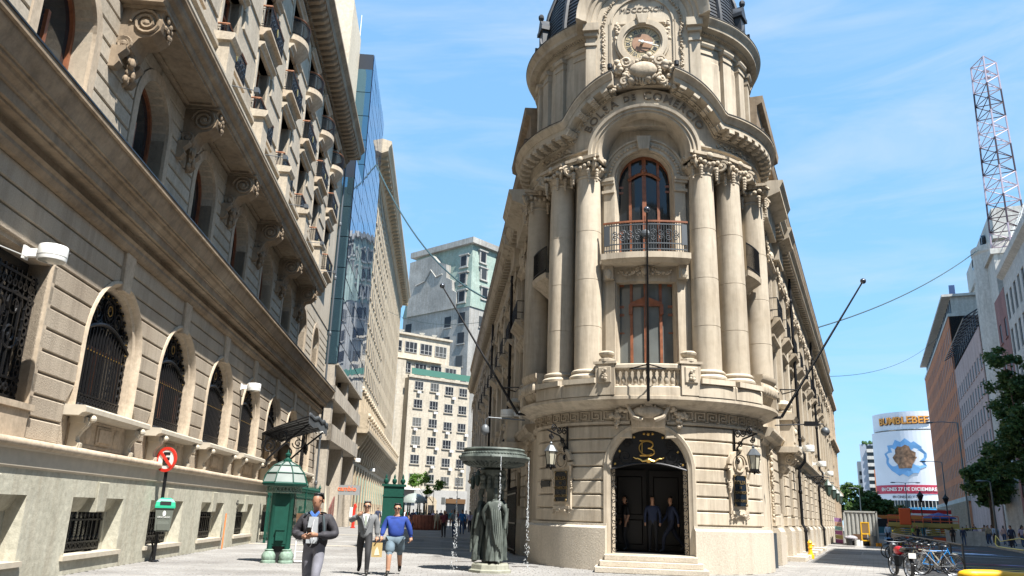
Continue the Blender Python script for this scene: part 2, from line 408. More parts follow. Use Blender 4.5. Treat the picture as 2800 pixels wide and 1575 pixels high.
# road with left edge, right kerb and sidewalk
rd = MB(); rd.add([RP(-20, 1.3, 0.006), RP(-20, 9.3, 0.006), RP(420, 9.3, 0.006), RP(420, 1.3, 0.006)], [(0, 1, 2, 3)]); ROAD = struct(rd.build("road", M_ASPH))
rd = MB(); rd.add([RP(110, -90, 0.004), RP(110, 1.3, 0.004), RP(230, 1.3, 0.004), RP(230, -90, 0.004)], [(0, 1, 2, 3)]); struct(rd.build("cross_road", M_ASPH))
sw = MB(); vs_ = [RP(-20, 9.45), RP(-20, 14.6), RP(260, 14.6), RP(260, 9.45)]; sw.add([(x, y, 0.13) for x, y, z in vs_] + [(x, y, -0.02) for x, y, z in vs_], [(0, 1, 2, 3), (0, 4, 5, 1), (1, 5, 6, 2), (2, 6, 7, 3), (3, 7, 4, 0)]); struct(sw.build("sidewalk", M_SLAB))
M_KERB = stone("kerb_stone", (0.32, 0.31, 0.28), (0.40, 0.385, 0.35), streak=0.15, fine=10)
KERB = bpy.data.objects.new("kerb", None); COL.objects.link(KERB); struct(KERB)
km = MB(); km.cbox(-0.49, 0.49, 0, 0.15, -0.02, 0.13, 0.015); kme = km.mesh("kerb_stone", M_KERB)
for i in range(70): u = 55 + i; inst("kerb_stone", kme, KERB, RP(u, 9.45 - 0.15 + 0.0), (0, 0, radians(-90 - 23.9) ))
# street painting: long colour streaks on the asphalt
PCOL = [((0.10, 0.20, 0.45), 6), ((0.50, 0.42, 0.06), 4), ((0.35, 0.08, 0.12), 3), ((0.16, 0.30, 0.50), 5), ((0.30, 0.32, 0.34), 4), ((0.45, 0.20, 0.10), 2)]
pi_ = 0
for ci, (c, n) in enumerate(PCOL):
    pm = plain("road_paint_%d" % ci, c, 0.7, var=0.5, scale=1.5)
    for k in range(n):
        u = rg.uniform(34, 84); p0 = rg.uniform(1.8, 5.0); p1 = p0 + rg.uniform(1.5, 4.2); w = rg.uniform(0.25, 0.9) * (u / 50); p1 = min(p1, 9.1); sk = rg.uniform(-1, 1)
        o = strip("paint_streak", [R2(u, p0), R2(u + sk, p1), R2(u + sk + w * 0.4, p1), R2(u + w, (p0 + p1) / 2), R2(u + w * 0.7, p0)], 0.010 + 0.0012 * pi_, pm, ROAD, 0.003); pi_ += 1
# shaded slabs need no paint: the tall block off to the right throws that shadow
# ================================================================== left building
def left_palace():
    B = thing("stone_palace", "long ornate beige stone building with arched iron-grilled windows and carved brackets, filling the left side", "building",
              tuple(nL * -8.15), radians(90 + 4.71))
    P0 = 4.97; UC = [20.25 + P0 * (i - 1) for i in range(0, 8)]      # bay centres, first one off to the left
    U0, U1 = 8.0, 54.9
    R_, S_ = 1.75, 5.1                                                # outer arch radius, springing
    # solid body behind everything
    body = MB(); body.box(U0, U1, 0.75, 14, 0, 26.5)
    body.build("inner_wall", M_VOID, B)
    # ---------------- basement
    wb_ = MB(); WB = 0.25
    xs = U0
    for uc in UC:
        wb_.box(xs, uc - 1.46, -WB, 0.75, 0, 2.16); wb_.box(uc - 1.46, uc + 1.46, -WB, 0.75, 0, 0.36); wb_.box(uc - 1.46, uc + 1.46, -WB, 0.75, 1.62, 2.16)
        xs = uc + 1.46
    wb_.box(xs, U1, -WB, 0.75, 0, 2.16)
    base = wb_.build("basement_wall", M_LBB, B)
    k = MB()
    k.poly([(-0.24, 1.30), (0.24, 1.30), (0.30, 1.98), (-0.30, 1.98)], -WB - 0.05, 0.2, 0.02)
    key_me = k.mesh("keystone", M_LBB)
    f = MB()   # splayed cove under the lintel
    f.mould([(0.10, 1.62), (-0.12, 1.62), (-0.12, 1.30), (-0.05, 1.36), (0.02, 1.46)], -1.46, 1.46)
    f.poly([(-1.46, 0.36), (-1.30, 0.36), (-1.30, 1.62), (-1.46, 1.62)], 0.1, 0.3); f.poly([(1.30, 0.36), (1.46, 0.36), (1.46, 1.62), (1.30, 1.62)], 0.1, 0.3)
    cove_me = f.mesh("window_surround", M_LBB)
    s = MB(); s.box(-1.62, 1.62, -WB - 0.07, 0.1, 0.30, 0.40); sill_me = s.mesh("sill", M_WHITE)
    g = MB()
    for i in range(11):
        x = -1.2 + 0.24 * i
        g.box(x - 0.02, x + 0.02, 0.13, 0.17, 0.42, 1.40); g.ball((x, 0.15, 0.72), 0.055, (1, 0.6, 1.3), 6, 4); g.ball((x, 0.15, 1.24), 0.055, (1, 0.6, 1.3), 6, 4)
    for z in (0.46, 0.62, 1.12, 1.36): g.box(-1.32, 1.32, 0.12, 0.18, z - 0.02, z + 0.02)
    for i in range(12): g.ring((-1.32 + 0.24 * i, 0.54), 0.045, 0.13, 0.16, 0.07, 8)
    bg_me = g.mesh("window_grille", M_IRON)
    gl = MB(); gl.box(-1.35, 1.35, 0.30, 0.34, 0.36, 1.62)
    for i in range(12): gl.box(-1.3, 1.3, 0.285, 0.30, 0.42 + i * 0.06, 0.435 + i * 0.06)
    bgl_me = gl.mesh("basement_window", M_GLASS)
    for uc in UC:
        if uc < 14 : continue
        w_ = inst("basement_window", bgl_me, B, (uc, 0, 0))
        inst("window_grille", bg_me, w_); inst("window_surround", cove_me, w_); inst("keystone", key_me, w_); inst("sill", sill_me, w_)
    # ---------------- pale string course
    sc_ = MB()
    sc_.mould([(0.25, 2.10), (0.30, 2.14), (0.30, 2.44), (0.34, 2.47), (-0.1, 2.47), (-0.1, 2.10)], U0, U1)
    sc_.build("string_course", M_WHITE, B)
    sc2 = MB(); n = 10
    sc2.mould([(0.34 + 0.09 * cos(-pi / 2 + pi * i / n), 2.56 + 0.09 * sin(-pi / 2 + pi * i / n)) for i in range(n + 1)] + [(0.0, 2.66), (0.0, 2.472)], U0, U1)
    sc2.build("roll_moulding", M_LBT, B, 30)
    # ---------------- ground floor: backing wall with arched openings, then every rusticated block
    wall = MB()
    xs = U0
    def arch_pts(uc, r, n=16): return [(uc + r * cos(pi - pi * i / n), S_ + r * sin(pi - pi * i / n)) for i in range(n + 1)]
    for i, uc in enumerate(UC):
        if i == 0:
            wall.box(xs, 13.6, 0.07, 0.75, 2.5, 7.75); wall.box(13.6, 16.6, 0.07, 0.75, 6.2, 7.75); xs = 16.6; continue
        wall.box(xs, uc - R_, 0.07, 0.75, 2.5, 7.75)
        a = arch_pts(uc, R_)
        wall.poly([(uc - R_, 7.75)] + a[:9] + [(uc, 7.75)], 0.07, 0.75); wall.poly([(uc, 7.75)] + a[8:] + [(uc + R_, 7.75)], 0.07, 0.75)
        wall.box(uc - R_, uc + R_, 0.07, 0.75, 2.5, 3.54)
        xs = uc + R_
    wall.box(xs, U1, 0.07, 0.75, 2.5, 7.75)
    gw = wall.build("ground_floor_wall", M_LB, B)
    NCR = 11; z0c = 2.67; hc = (7.62 - z0c) / NCR
    def edge(uc, z, side):      # x of the arch flank at height z
        if z <= S_: return uc + side * R_
        d = R_ * R_ - (z - S_) ** 2
        x = sqrt(d) if d > 0 else 0.0
        return uc + side * max(x, 0.33)
    g_ = 0.022
    for i in range(len(UC)):
        lo = UC[i]; hi = UC[i + 1] if i + 1 < len(UC) else None
        for j in range(NCR):
            za, zb = z0c + j * hc + g_, z0c + (j + 1) * hc - g_
            if i == 0:
                lf = lambda z: 16.6
                if za > 6.15: lf = lambda z: 12.0
            else:
                lf = lambda z, u=lo: max(edge(u, z, 1), u + 2.06 if z < 3.6 else u)
            if hi is None: rf = lambda z: U1 - 0.3
            else: rf = lambda z, u=hi: min(edge(u, z, -1), u - 2.06 if z < 3.6 else u)
            m_ = 5
            zs = [za + (zb - za) * q / m_ for q in range(m_ + 1)] if zb > S_ else [za, zb]
            left = [(lf(min(z, zb)) + 0.015, z) for z in zs]; right = [(rf(z) - 0.015, z) for z in zs]
            if right[0][0] - left[0][0] < 0.1: continue
            b = MB(); b.poly(right[0:1] and [left[0]] + right + left[:0:-1], 0.0, 0.09, 0.022)
            b.build("stone_block", M_LB, gw)
    # splayed archivolts, keystones, windows with grilles
    def make_window():
        ar = MB()
        prof = [(1.77, -0.02), (1.70, -0.05), (1.62, 0.02), (1.60, 0.10), (1.52, 0.14), (1.50, 0.34), (1.77, 0.34)]
        N = 20; path = [(-1, 3.54)] + [(None, pi - pi * i / N) for i in range(N + 1)] + [(1, 3.54)]
        vs_ = []; m = len(prof)
        for sgn, a in path:
            for r, y in prof:
                if sgn is None: vs_.append((r * cos(a), y, S_ + r * sin(a)))
                else: vs_.append((sgn * r, y, a))
        fs = []
        for i in range(len(path) - 1):
            for j in range(m):
                fs.append((i * m + j, i * m + (j + 1) % m, (i + 1) * m + (j + 1) % m, (i + 1) * m + j))
        ar.add(vs_, fs)
        return ar
    aw = make_window().mesh("archivolt", M_LBT, 40)
    ky = MB(); ky.poly([(-0.24, 6.62), (0.24, 6.62), (0.32, 7.62), (-0.32, 7.62)], -0.07, 0.1, 0.02); ky_me = ky.mesh("keystone", M_LBT)
    gp = MB(); N = 24
    gp.poly([(-1.52, 3.5)] + [(1.52, 3.5)] + [(1.52 * cos(pi * i / N), S_ + 1.52 * sin(pi * i / N)) for i in range(N + 1)], 0.42, 0.46)
    gp_me = gp.mesh("arched_window", M_GLASS)
    fr = MB()
    for x in (-1.45, -0.05, 1.37): fr.box(x, x + 0.09, 0.38, 0.43, 3.5, 5.1)
    fr.box(-1.45, 1.45, 0.38, 0.43, 5.05, 5.15); fr_me = fr.mesh("window_frame", M_WOOD)
    gr = MB(); NB = 17
    for i in range(NB):
        x = -1.4 + 2.8 * i / (NB - 1)
        top = S_ + 0.30 + 0.30 * cos(x / 1.4 * pi / 2 * 1.0) - 0.05
        gr.box(x - 0.02, x + 0.02, 0.26, 0.30, 3.58, top)
        gr.ring((x, 3.84), 0.05, 0.255, 0.305, 0.085, 10); gr.ball((x, 0.26, 3.68), 0.05, (1, 1, 1.5), 6, 4)
    for z in (3.60, 3.75, 3.95): gr.box(-1.5, 1.5, 0.255, 0.305, z - 0.02, z + 0.02)
    for s_ in (-1, 1):           # outer border of rings
        for q in range(9): gr.ring((s_ * 1.41, 4.15 + 0.2 * q), 0.05, 0.25, 0.31, 0.08, 8)
    gr.tube([(-1.48 + 2.96 * i / 16, 0.25, S_ + 0.22 + 0.42 * sin(pi * i / 16)) for i in range(17)], 0.05, 6)
    for i in range(15):
        a = pi * (i + 0.5) / 15; gr.ring((1.37 * cos(a), S_ + 1.37 * sin(a)), 0.04, 0.25, 0.31, 0.085, 8)
    for r in (0.22, 0.34): gr.ring((0, S_ + 1.02), r - 0.03, 0.25, 0.3, r, 14)
    for s_ in (-1, 1):
        gr.scroll((s_ * 0.62, S_ + 0.85), 0.27, 1.6, 0.26, 0.3, 0.025, s_); gr.scroll((s_ * 1.02, S_ + 0.50), 0.2, 1.5, 0.26, 0.3, 0.022, -s_); gr.scroll((s_ * 0.3, S_ + 0.62), 0.14, 1.3, 0.26, 0.3, 0.02, s_)
    gr_me = gr.mesh("window_grille", M_IRON)
    gd = MB()
    for i in range(15):
        a = pi * (i + 0.5) / 15; gd.ball((1.37 * cos(a), 0.24, S_ + 1.37 * sin(a)), 0.02, (1, 1, 1), 5, 4)
    for i in range(NB): gd.ball((-1.4 + 2.8 * i / (NB - 1), 0.25, S_ - 0.1), 0.014, (1, 1, 1.2), 5, 4)
    gd.ring((0, S_ + 1.02), 0.11, 0.24, 0.25, 0.14, 12)
    gd_me = gd.mesh("gilt_studs", M_GILT)
    # apron under the sill: panel, two ovals, two scroll consoles
    ap = MB()
    ap.box(-1.62, 1.62, -0.06, 0.1, 2.66, 3.40)
    ap.box(-0.42, 0.42, -0.10, 0.0, 2.82, 3.24); ap.box(-0.34, 0.34, -0.13, 0.0, 2.88, 3.18)
    for s_ in (-1, 1): ap.ball((s_ * 0.82, -0.05, 3.03), 0.24, (0.72, 0.25, 1), 14, 6)
    for z in (2.74, 3.30): ap.box(-1.2, 1.2, -0.09, 0, z - 0.03, z + 0.03)
    ap_me = ap.mesh("apron_panel", M_LBT)
    sl = MB(); sl.mould([(0.0, 3.34), (0.30, 3.34), (0.36, 3.40), (0.44, 3.42), (0.44, 3.52), (0.40, 3.56), (-0.3, 3.58), (-0.3, 3.34)], -2.02, 2.02); sl_me = sl.mesh("sill", M_WHITE)
    cn = MB(); pr = [(0, 2.62), (0.16, 2.62), (0.23, 2.68), (0.24, 2.76), (0.17, 2.80), (0.16, 2.90), (0.22, 3.02), (0.33, 3.14), (0.37, 3.24), (0.35, 3.33), (0, 3.34)]
    cn.mould(pr, -0.11, 0.11); cn.mould([(w + 0.02, z) for w, z in pr], -0.05, 0.05)
    cn.mould([(0, 2.60), (0.34, 2.60), (0.34, 2.66), (0, 2.66)], -0.16, 0.16); cn.ball((0, -0.42, 3.30), 0.085, (1, 1, 1), 8, 6)
    cn.box(-0.17, 0.17, -0.30, 0, 3.20, 3.345)
    cn_me = cn.mesh("console", M_WHITE)
    for uc in UC[1:]:
        w_ = inst("arched_window", gp_me, B, (uc, 0, 0))
        for nm, me in (("archivolt", aw), ("keystone", ky_me), ("window_frame", fr_me), ("window_grille", gr_me), ("gilt_studs", gd_me), ("apron_panel", ap_me), ("sill", sl_me)):
            inst(nm, me, w_)
        for s_ in (-1, 1): inst("console", cn_me, w_, (s_ * 1.55, 0, 0))
    # the square opening at the frame's edge
    m_ = MB(); m_.box(13.6, 16.6, 0.5, 0.55, 2.5, 6.2); w_ = m_.build("square_window", M_GLASS, B)
    m_ = MB()
    for i in range(15):
        x = 13.75 + 0.2 * i; m_.box(x - 0.02, x + 0.02, 0.26, 0.30, 3.3, 5.9)
        m_.ring((x, 5.6), 0.05, 0.25, 0.3, 0.09, 8); m_.ring((x, 3.62), 0.05, 0.25, 0.3, 0.09, 8)
    for q in range(12): m_.ring((16.42, 3.5 + 0.21 * q), 0.06, 0.25, 0.31, 0.10, 10)
    for x, z in ((15.3, 5.0), (15.95, 4.6), (15.9, 5.2), (15.2, 4.3)): m_.scroll((x, z), 0.3, 1.6, 0.26, 0.3, 0.03, 1 if z > 4.8 else -1)
    for z in (3.3, 3.45, 3.8, 5.4, 5.8): m_.box(13.6, 16.6, 0.25, 0.31, z - 0.025, z + 0.025)
    m_.build("window_grille", M_IRON, w_)
    m_ = MB(); m_.box(13.2, 16.6, -0.05, 0.5, 2.66, 3.3); m_.box(16.6, 16.75, -0.0, 0.5, 2.66, 6.2); m_.mould([(0.1, 3.22), (0.1, 3.34), (-0.4, 3.36), (-0.4, 3.22)], 13.2, 16.7)
    m_.build("sill", M_LBT, w_)
    # ---------------- first cornice
    co = MB()
    co.mould([(0.0, 7.60), (0.10, 7.62), (0.16, 7.72), (0.16, 7.80), (0.22, 7.86), (0.12, 7.94), (0.10, 8.10), (-0.3, 8.10), (-0.3, 7.60)], U0, U1)
    co.build("architrave_moulding", M_LBC, B, 25)
    co = MB()
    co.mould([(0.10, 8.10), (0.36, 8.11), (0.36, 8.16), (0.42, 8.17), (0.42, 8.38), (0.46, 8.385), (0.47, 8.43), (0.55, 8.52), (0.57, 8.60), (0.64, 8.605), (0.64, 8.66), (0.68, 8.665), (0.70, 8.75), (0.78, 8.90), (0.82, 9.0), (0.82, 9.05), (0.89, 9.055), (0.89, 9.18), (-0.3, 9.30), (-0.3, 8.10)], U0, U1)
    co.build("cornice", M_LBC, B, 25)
    cl = MB(); cl.mould([(0.91, 9.165), (0.91, 9.205), (-0.2, 9.325), (-0.2, 9.30)], U0, U1); cl.build("lead_flashing", M_BLK, B)
    # ---------------- first floor
    r2, s2 = 1.12, 11.35
    w1 = MB(); xs = U0
    for uc in UC:
        w1.box(xs, uc - r2, 0.04, 0.75, 9.1, 13.4)
        N = 14; a = [(uc + r2 * cos(pi - pi * i / N), s2 + r2 * sin(pi - pi * i / N)) for i in range(N + 1)]
        w1.poly([(uc - r2, 13.4)] + a[:8] + [(uc, 13.4)], 0.04, 0.75); w1.poly([(uc, 13.4)] + a[7:] + [(uc + r2, 13.4)], 0.04, 0.75)
        w1.box(uc - r2, uc + r2, 0.04, 0.75, 9.1, 9.98); xs = uc + r2
    w1.box(xs, U1, 0.04, 0.75, 9.1, 13.4)
    fw = w1.build("first_floor_wall", M_LBU, B)
    NC = 7; h2 = (13.0 - 9.98) / NC
    for i in range(-1, len(UC)):
        a_ = UC[i] if i >= 0 else U0 - 3; b_ = UC[i + 1] if i + 1 < len(UC) else None
        for j in range(NC):
            za, zb = 9.98 + j * h2 + 0.02, 9.98 + (j + 1) * h2 - 0.02
            def e2(u, z, s_):
                rr = r2 + 0.30
                if z <= s2: return u + s_ * rr
                d = rr * rr - (z - s2) ** 2
                return u + s_ * (sqrt(d) if d > 0 else 0.03)
            zs = [za, (za + zb) / 2, zb] if zb > s2 else [za, zb]
            left = [(max(e2(a_, z, 1), U0) + 0.01, z) for z in zs]; right = [((e2(b_, z, -1) if b_ else U1 - 0.1) - 0.01, z) for z in zs]
            if right[0][0] - left[0][0] < 0.15: continue
            b = MB(); b.poly([left[0]] + right + left[:0:-1], -0.03, 0.06, 0.025); b.build("stone_block", M_LBU, fw)
    wn_ = MB(); N = 16
    wn_.poly([(-r2, 9.95), (r2, 9.95)] + [(r2 * cos(pi * i / N), s2 + r2 * sin(pi * i / N)) for i in range(N + 1)], 0.50, 0.54); wn_me = wn_.mesh("arched_window", M_GLASS)
    wf = MB(); wf.ring((0, s2), r2 - 0.10, 0.42, 0.50, r2, 16, 0, pi)
    for x in (-r2, r2 - 0.1, -0.05): wf.box(x, x + 0.1, 0.42, 0.5, 9.95, s2)
    wf_me = wf.mesh("window_frame", M_WOOD)
    wa = MB(); wa.ring((0, s2), r2, -0.05, 0.42, r2 + 0.29, 18, 0, pi)
    for x in (-r2 - 0.29, r2): wa.box(x, x + 0.29, -0.05, 0.42, 9.98, s2)
    wa_me = wa.mesh("archivolt", M_LBT)
    wp = MB(); wp.cbox(-1.35, 1.35, -0.03, 0.1, 9.3, 9.82, 0.03); wp.mould([(0.0, 9.84), (0.14, 9.88), (0.14, 9.98), (-0.4, 10.0), (-0.4, 9.84)], -1.55, 1.55); wp_me = wp.mesh("sill_panel", M_LBU)
    for uc in UC:
        w_ = inst("arched_window", wn_me, B, (uc, 0, 0))
        for nm, me in (("window_frame", wf_me), ("archivolt", wa_me), ("sill_panel", wp_me)): inst(nm, me, w_)
    # ---------------- long balcony on big consoles
    bu0, bu1 = 17.15, 44.2
    bl = MB()
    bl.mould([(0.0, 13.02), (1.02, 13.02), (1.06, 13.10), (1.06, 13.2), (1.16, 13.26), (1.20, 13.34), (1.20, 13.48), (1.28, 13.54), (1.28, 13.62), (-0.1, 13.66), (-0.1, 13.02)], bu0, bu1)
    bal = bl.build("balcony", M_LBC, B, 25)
    bt = MB()
    bt.mould([(1.24, 13.62), (1.30, 13.66), (1.30, 13.74), (0.95, 13.78), (0.95, 13.62)], bu0 - 0.02, bu1)
    bt.build("balcony_edge", M_WHITE, bal)
    sf = MB()
    for i in range(len(UC)):
        a_, b_ = UC[i] - P0 / 2 + 0.55, UC[i] + P0 / 2 - 0.55
        if a_ < bu0 or b_ > bu1: continue
        for q in ((a_, b_, 0.12, 0.22), (a_, b_, 0.88, 0.98), (a_, a_ + 0.1, 0.2, 0.9), (b_ - 0.1, b_, 0.2, 0.9)):
            sf.box(q[0], q[1], -q[3], -q[2], 12.95, 13.03)
    sf.build("soffit_frame", M_LBC, bal)
    con = MB()
    pr = [(0, 11.75), (0.22, 11.75), (0.36, 11.86), (0.40, 12.0), (0.50, 12.16), (0.78, 12.24), (0.96, 12.42), (1.0, 12.62), (0.94, 12.82), (0.98, 12.90), (1.02, 13.01), (0, 13.01)]
    con.mould(pr, -0.34, 0.34)
    for sx in (-1, 1):
        for (cy, cz, r) in ((-0.62, 12.58, 0.36), (-0.20, 11.98, 0.19)):
            pts = [(sx * 0.36, cy + r * (1 - 0.85 * q / 30) * cos(q / 30 * 4.6 * pi), cz + r * (1 - 0.85 * q / 30) * sin(q / 30 * 4.6 * pi)) for q in range(31)]
            con.tube(pts, 0.045, 5); con.ball((sx * 0.36, cy, cz), 0.10, (0.6, 1, 1), 8, 5)
    con.box(-0.42, 0.42, -1.06, 0, 12.93, 13.015)
    rr_ = random.Random(3)
    for q in range(16): con.ball((rr_.uniform(-0.26, 0.26), -1.0 + rr_.uniform(-0.03, 0.03), rr_.uniform(12.45, 12.85)), rr_.uniform(0.05, 0.09), (1, 0.6, 1), 6, 4)
    con_me = con.mesh("big_console", M_LBC)
    dr = MB()
    for q in range(26):
        k_ = q / 25; dr.ball((rr_.uniform(-0.20, 0.20) * (1 - 0.5 * k_), -0.22 - 0.10 * sin(k_ * 3) + rr_.uniform(-0.05, 0.05), 11.9 - 0.85 * k_), rr_.uniform(0.07, 0.12) * (1 - 0.4 * k_), (1, 0.9, 1.4), 6, 5)
    for s_ in (-1, 1): dr.mould([(0, 11.25), (0.16, 11.25), (0.26, 11.40), (0.20, 11.55), (0.36, 11.72), (0.36, 11.80), (0, 11.80)], s_ * 0.46 - 0.12, s_ * 0.46 + 0.12)
    dr_me = dr.mesh("carved_drop", M_LBC, 50)
    for i in range(6):
        c_ = inst("big_console", con_me, bal, (17.75 + P0 * i, 0, 0)); inst("carved_drop", dr_me, c_)
    # carved parapet band, bead row and pedestals above the balcony
    pb = MB(); pb.box(bu0, bu1, -0.62, 0.2, 13.6, 15.1)
    pb.mould([(0.62, 15.0), (0.72, 15.06), (0.72, 15.2), (0.3, 15.24), (0.3, 15.0)], bu0, bu1)
    par = pb.build("parapet", M_LBU, bal)
    bd = MB()
    for i in range(int((bu1 - bu0) / 0.27)):
        bd.ball((bu0 + 0.2 + 0.27 * i, -0.70, 13.95), 0.095, (1, 0.9, 1), 7, 5)
    bd.build("bead_row", M_WHITE, bal, 60)
    lf = MB()
    for i in range(int((bu1 - bu0) / 0.20)):
        lf.ball((bu0 + 0.2 + 0.20 * i, -0.64, 14.55), 0.09, (0.8, 0.6, 2.6), 5, 4, Matrix.Rotation(0.3 * (-1) ** i, 3, 'Y'))
    lf.build("leaf_frieze", M_LBC, bal)
    pd = MB(); pd.box(-0.38, 0.38, -1.05, -0.55, 13.62, 15.3); pd.mould([(0.55, 15.3), (1.12, 15.3), (1.20, 15.42), (1.20, 15.55), (0.55, 15.6)], -0.48, 0.48)
    pd_me = pd.mesh("pedestal", M_LBU)
    lampb = MB(); lampb.tube([(0, -1.1, 14.0), (0.5, -1.75, 14.15)], 0.015, 5); lampb.cbox(0.4, 0.62, -1.88, -1.72, 14.05, 14.22, 0.02)
    lamp_me = lampb.mesh("floodlight", M_IRONG)
    for i in range(1, 6):
        p_ = inst("pedestal", pd_me, bal, (17.75 + P0 * i, 0, 0)); inst("floodlight", lamp_me, p_)
    # ---------------- upper storeys
    up = MB(); xs = U0; WW = 0.95
    lv = [(15.9, 19.2), (20.05, 22.3), (23.2, 25.2)]
    for uc in UC:
        up.box(xs, uc - WW, 0.0, 0.75, 13.4, 26.2)
        zz = 13.4
        for a_, b_ in lv: up.box(uc - WW, uc + WW, 0.0, 0.75, zz, a_); zz = b_
        up.box(uc - WW, uc + WW, 0.0, 0.75, zz, 26.2); xs = uc + WW
    up.box(xs, U1, 0.0, 0.75, 13.4, 26.2)
    uw = up.build("upper_wall", M_LBU, B)
    bm_ = MB(); bm_.cbox(-1.28, 1.28, -0.06, 0.1, 0.012, 0.738, 0.02); blk = bm_.mesh("stone_block", M_LBU)
    bm_ = MB(); bm_.cbox(-1.05, 1.05, -0.12, 0.1, 0.012, 0.738, 0.02); blk2 = bm_.mesh("stone_block", M_LBU)
    for i in range(0, len(UC)):
        x = UC[i] - P0 / 2
        for j in range(16): inst("stone_block", blk if j % 2 else blk2, uw, (x + (0.0 if j % 2 else 0.0), 0, 14.0 + 0.75 * j))
    for li, (a_, b_) in enumerate(lv):
        w = MB(); w.box(-WW, WW, 0.42, 0.46, a_, b_); w_me = w.mesh("upper_window", M_GLASS)
        w = MB()
        for x in (-WW, WW - 0.12, -0.06): w.box(x, x + 0.12, 0.36, 0.42, a_, b_)
        for z in (a_, b_ - 0.12, a_ + (b_ - a_) * 0.72): w.box(-WW, WW, 0.36, 0.42, z, z + 0.12)
        fm = w.mesh("window_frame", M_WOOD)
        w = MB()
        for s_ in (-1, 1): w.box(s_ * WW - (0.0 if s_ > 0 else 0.2), s_ * WW + (0.2 if s_ > 0 else 0.0), -0.08, 0.3, a_, b_)
        w.mould([(0.0, b_), (0.14, b_ + 0.02), (0.18, b_ + 0.12), (0.30, b_ + 0.2), (0.30, b_ + 0.28), (-0.3, b_ + 0.3), (-0.3, b_)], -WW - 0.3, WW + 0.3)
        ar_me = w.mesh("window_surround", M_LBU)
        rail = MB(); cur = li == 2
        slab = MB()
        if not cur:
            d = 0.42
            slab.mould([(0, a_ - 0.32), (0.2, a_ - 0.30), (d - 0.1, a_ - 0.12), (d + 0.06, a_ - 0.08), (d + 0.06, a_ + 0.02), (0, a_ + 0.04)], -WW - 0.35, WW + 0.35)
            zt = a_ + 1.05
            path = [(-WW - 0.3, 0.0), (-WW - 0.3, -d), (WW + 0.3, -d), (WW + 0.3, 0.0)]
            for z in (a_ + 0.12, a_ + 0.22, zt - 0.12): rail.tube([(x, y, z) for x, y in path], 0.018, 4)
            for i in range(25):
                x = -WW - 0.3 + (2 * WW + 0.6) * i / 24; rail.box(x - 0.011, x + 0.011, -d - 0.011, -d + 0.011, a_ + 0.02, zt)
            for x in (-WW - 0.3, WW + 0.3):
                for i in range(3): rail.box(x - 0.011, x + 0.011, -d + 0.12 * i, -d + 0.02 + 0.12 * i, a_ + 0.02, zt)
            for i in range(8):
                x = -WW - 0.1 + (2 * WW + 0.2) * i / 7; rail.ring((x, a_ + 0.62), 0.09, -d - 0.02, -d + 0.02, 0.13, 10); rail.scroll((x, a_ + 0.38), 0.11, 1.3, -d, -d, 0.016, (-1) ** i, n=4)
            med = MB(); med.ball((0, -d - 0.02, a_ + 0.6), 0.16, (0.75, 0.2, 1.25), 10, 6)
            hr = MB(); hr.tube([(x, y, zt) for x, y in path], 0.04, 5)
        else:
            n = 12; R = 1.05
            cs = [(R * cos(pi + pi * i / n), -0.95 * (-sin(pi + pi * i / n)) if False else 0.72 * sin(pi + pi * i / n)) for i in range(n + 1)]
            slab.add([(x * k, y * k, z) for k, z in ((0.25, a_ - 0.95), (0.6, a_ - 0.7), (0.9, a_ - 0.36), (1.0, a_ - 0.26), (1.0, a_ + 0.02)) for x, y in cs],
                     [(q * (n + 1) + i, q * (n + 1) + i + 1, (q + 1) * (n + 1) + i + 1, (q + 1) * (n + 1) + i) for q in range(4) for i in range(n)] + [tuple(4 * (n + 1) + i for i in range(n + 1))])
            zt = a_ + 0.95
            for z in (a_ + 0.12, zt - 0.14): rail.tube([(x * 0.96, y * 0.96, z) for x, y in cs], 0.018, 4)
            for i in range(40):
                t = pi + pi * i / 39; rail.tube([(R * 0.96 * cos(t), 0.72 * 0.96 * sin(t), a_), (R * 0.96 * cos(t), 0.72 * 0.96 * sin(t), zt)], 0.011, 4)
            med = MB()
            hr = MB(); hr.tube([(x * 0.96, y * 0.96, zt) for x, y in cs], 0.04, 5)
        sm, rm, hm = slab.mesh("balcony_slab", M_LBT, 30), rail.mesh("iron_railing", M_IRON), hr.mesh("handrail", M_WOODL)
        mm = med.mesh("medallion", M_GILT) if not cur else None
        for i, uc in enumerate(UC):
            if uc < 18: continue
            w_ = inst("upper_window", w_me, B, (uc, 0, 0))
            inst("window_frame", fm, w_); inst("window_surround", ar_me, w_); inst("balcony_slab", sm, w_); inst("iron_railing", rm, w_); inst("handrail", hm, w_)
            if mm: inst("medallion", mm, w_)
    # crowning cornice
    tc_ = MB()
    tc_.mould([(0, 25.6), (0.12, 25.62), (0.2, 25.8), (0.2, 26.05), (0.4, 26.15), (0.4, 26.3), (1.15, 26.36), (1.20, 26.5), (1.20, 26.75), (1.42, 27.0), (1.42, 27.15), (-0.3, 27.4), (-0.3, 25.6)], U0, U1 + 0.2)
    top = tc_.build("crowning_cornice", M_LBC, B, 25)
    mo = MB(); mo.mould([(0.3, 25.95), (0.9, 26.05), (1.1, 26.2), (1.1, 26.36), (0.3, 26.36)], -0.14, 0.14); mo_me = mo.mesh("modillion", M_LBC)
    for i in range(60):
        u = 20 + 0.58 * i
        if u < U1: inst("modillion", mo_me, top, (u, 0, 0))
    dn = MB()
    for i in range(int((U1 - 15) / 0.22)): dn.box(15 + 0.22 * i, 15.13 + 0.22 * i, -0.34, -0.15, 25.82, 26.03)
    dn.build("dentil_row", M_LBC, top, kind="stuff")
    # downpipe at the far corner
    dp = MB(); dp.tube([(U1 - 0.15, -0.18, 0.1), (U1 - 0.15, -0.18, 25.5)], 0.07, 8)
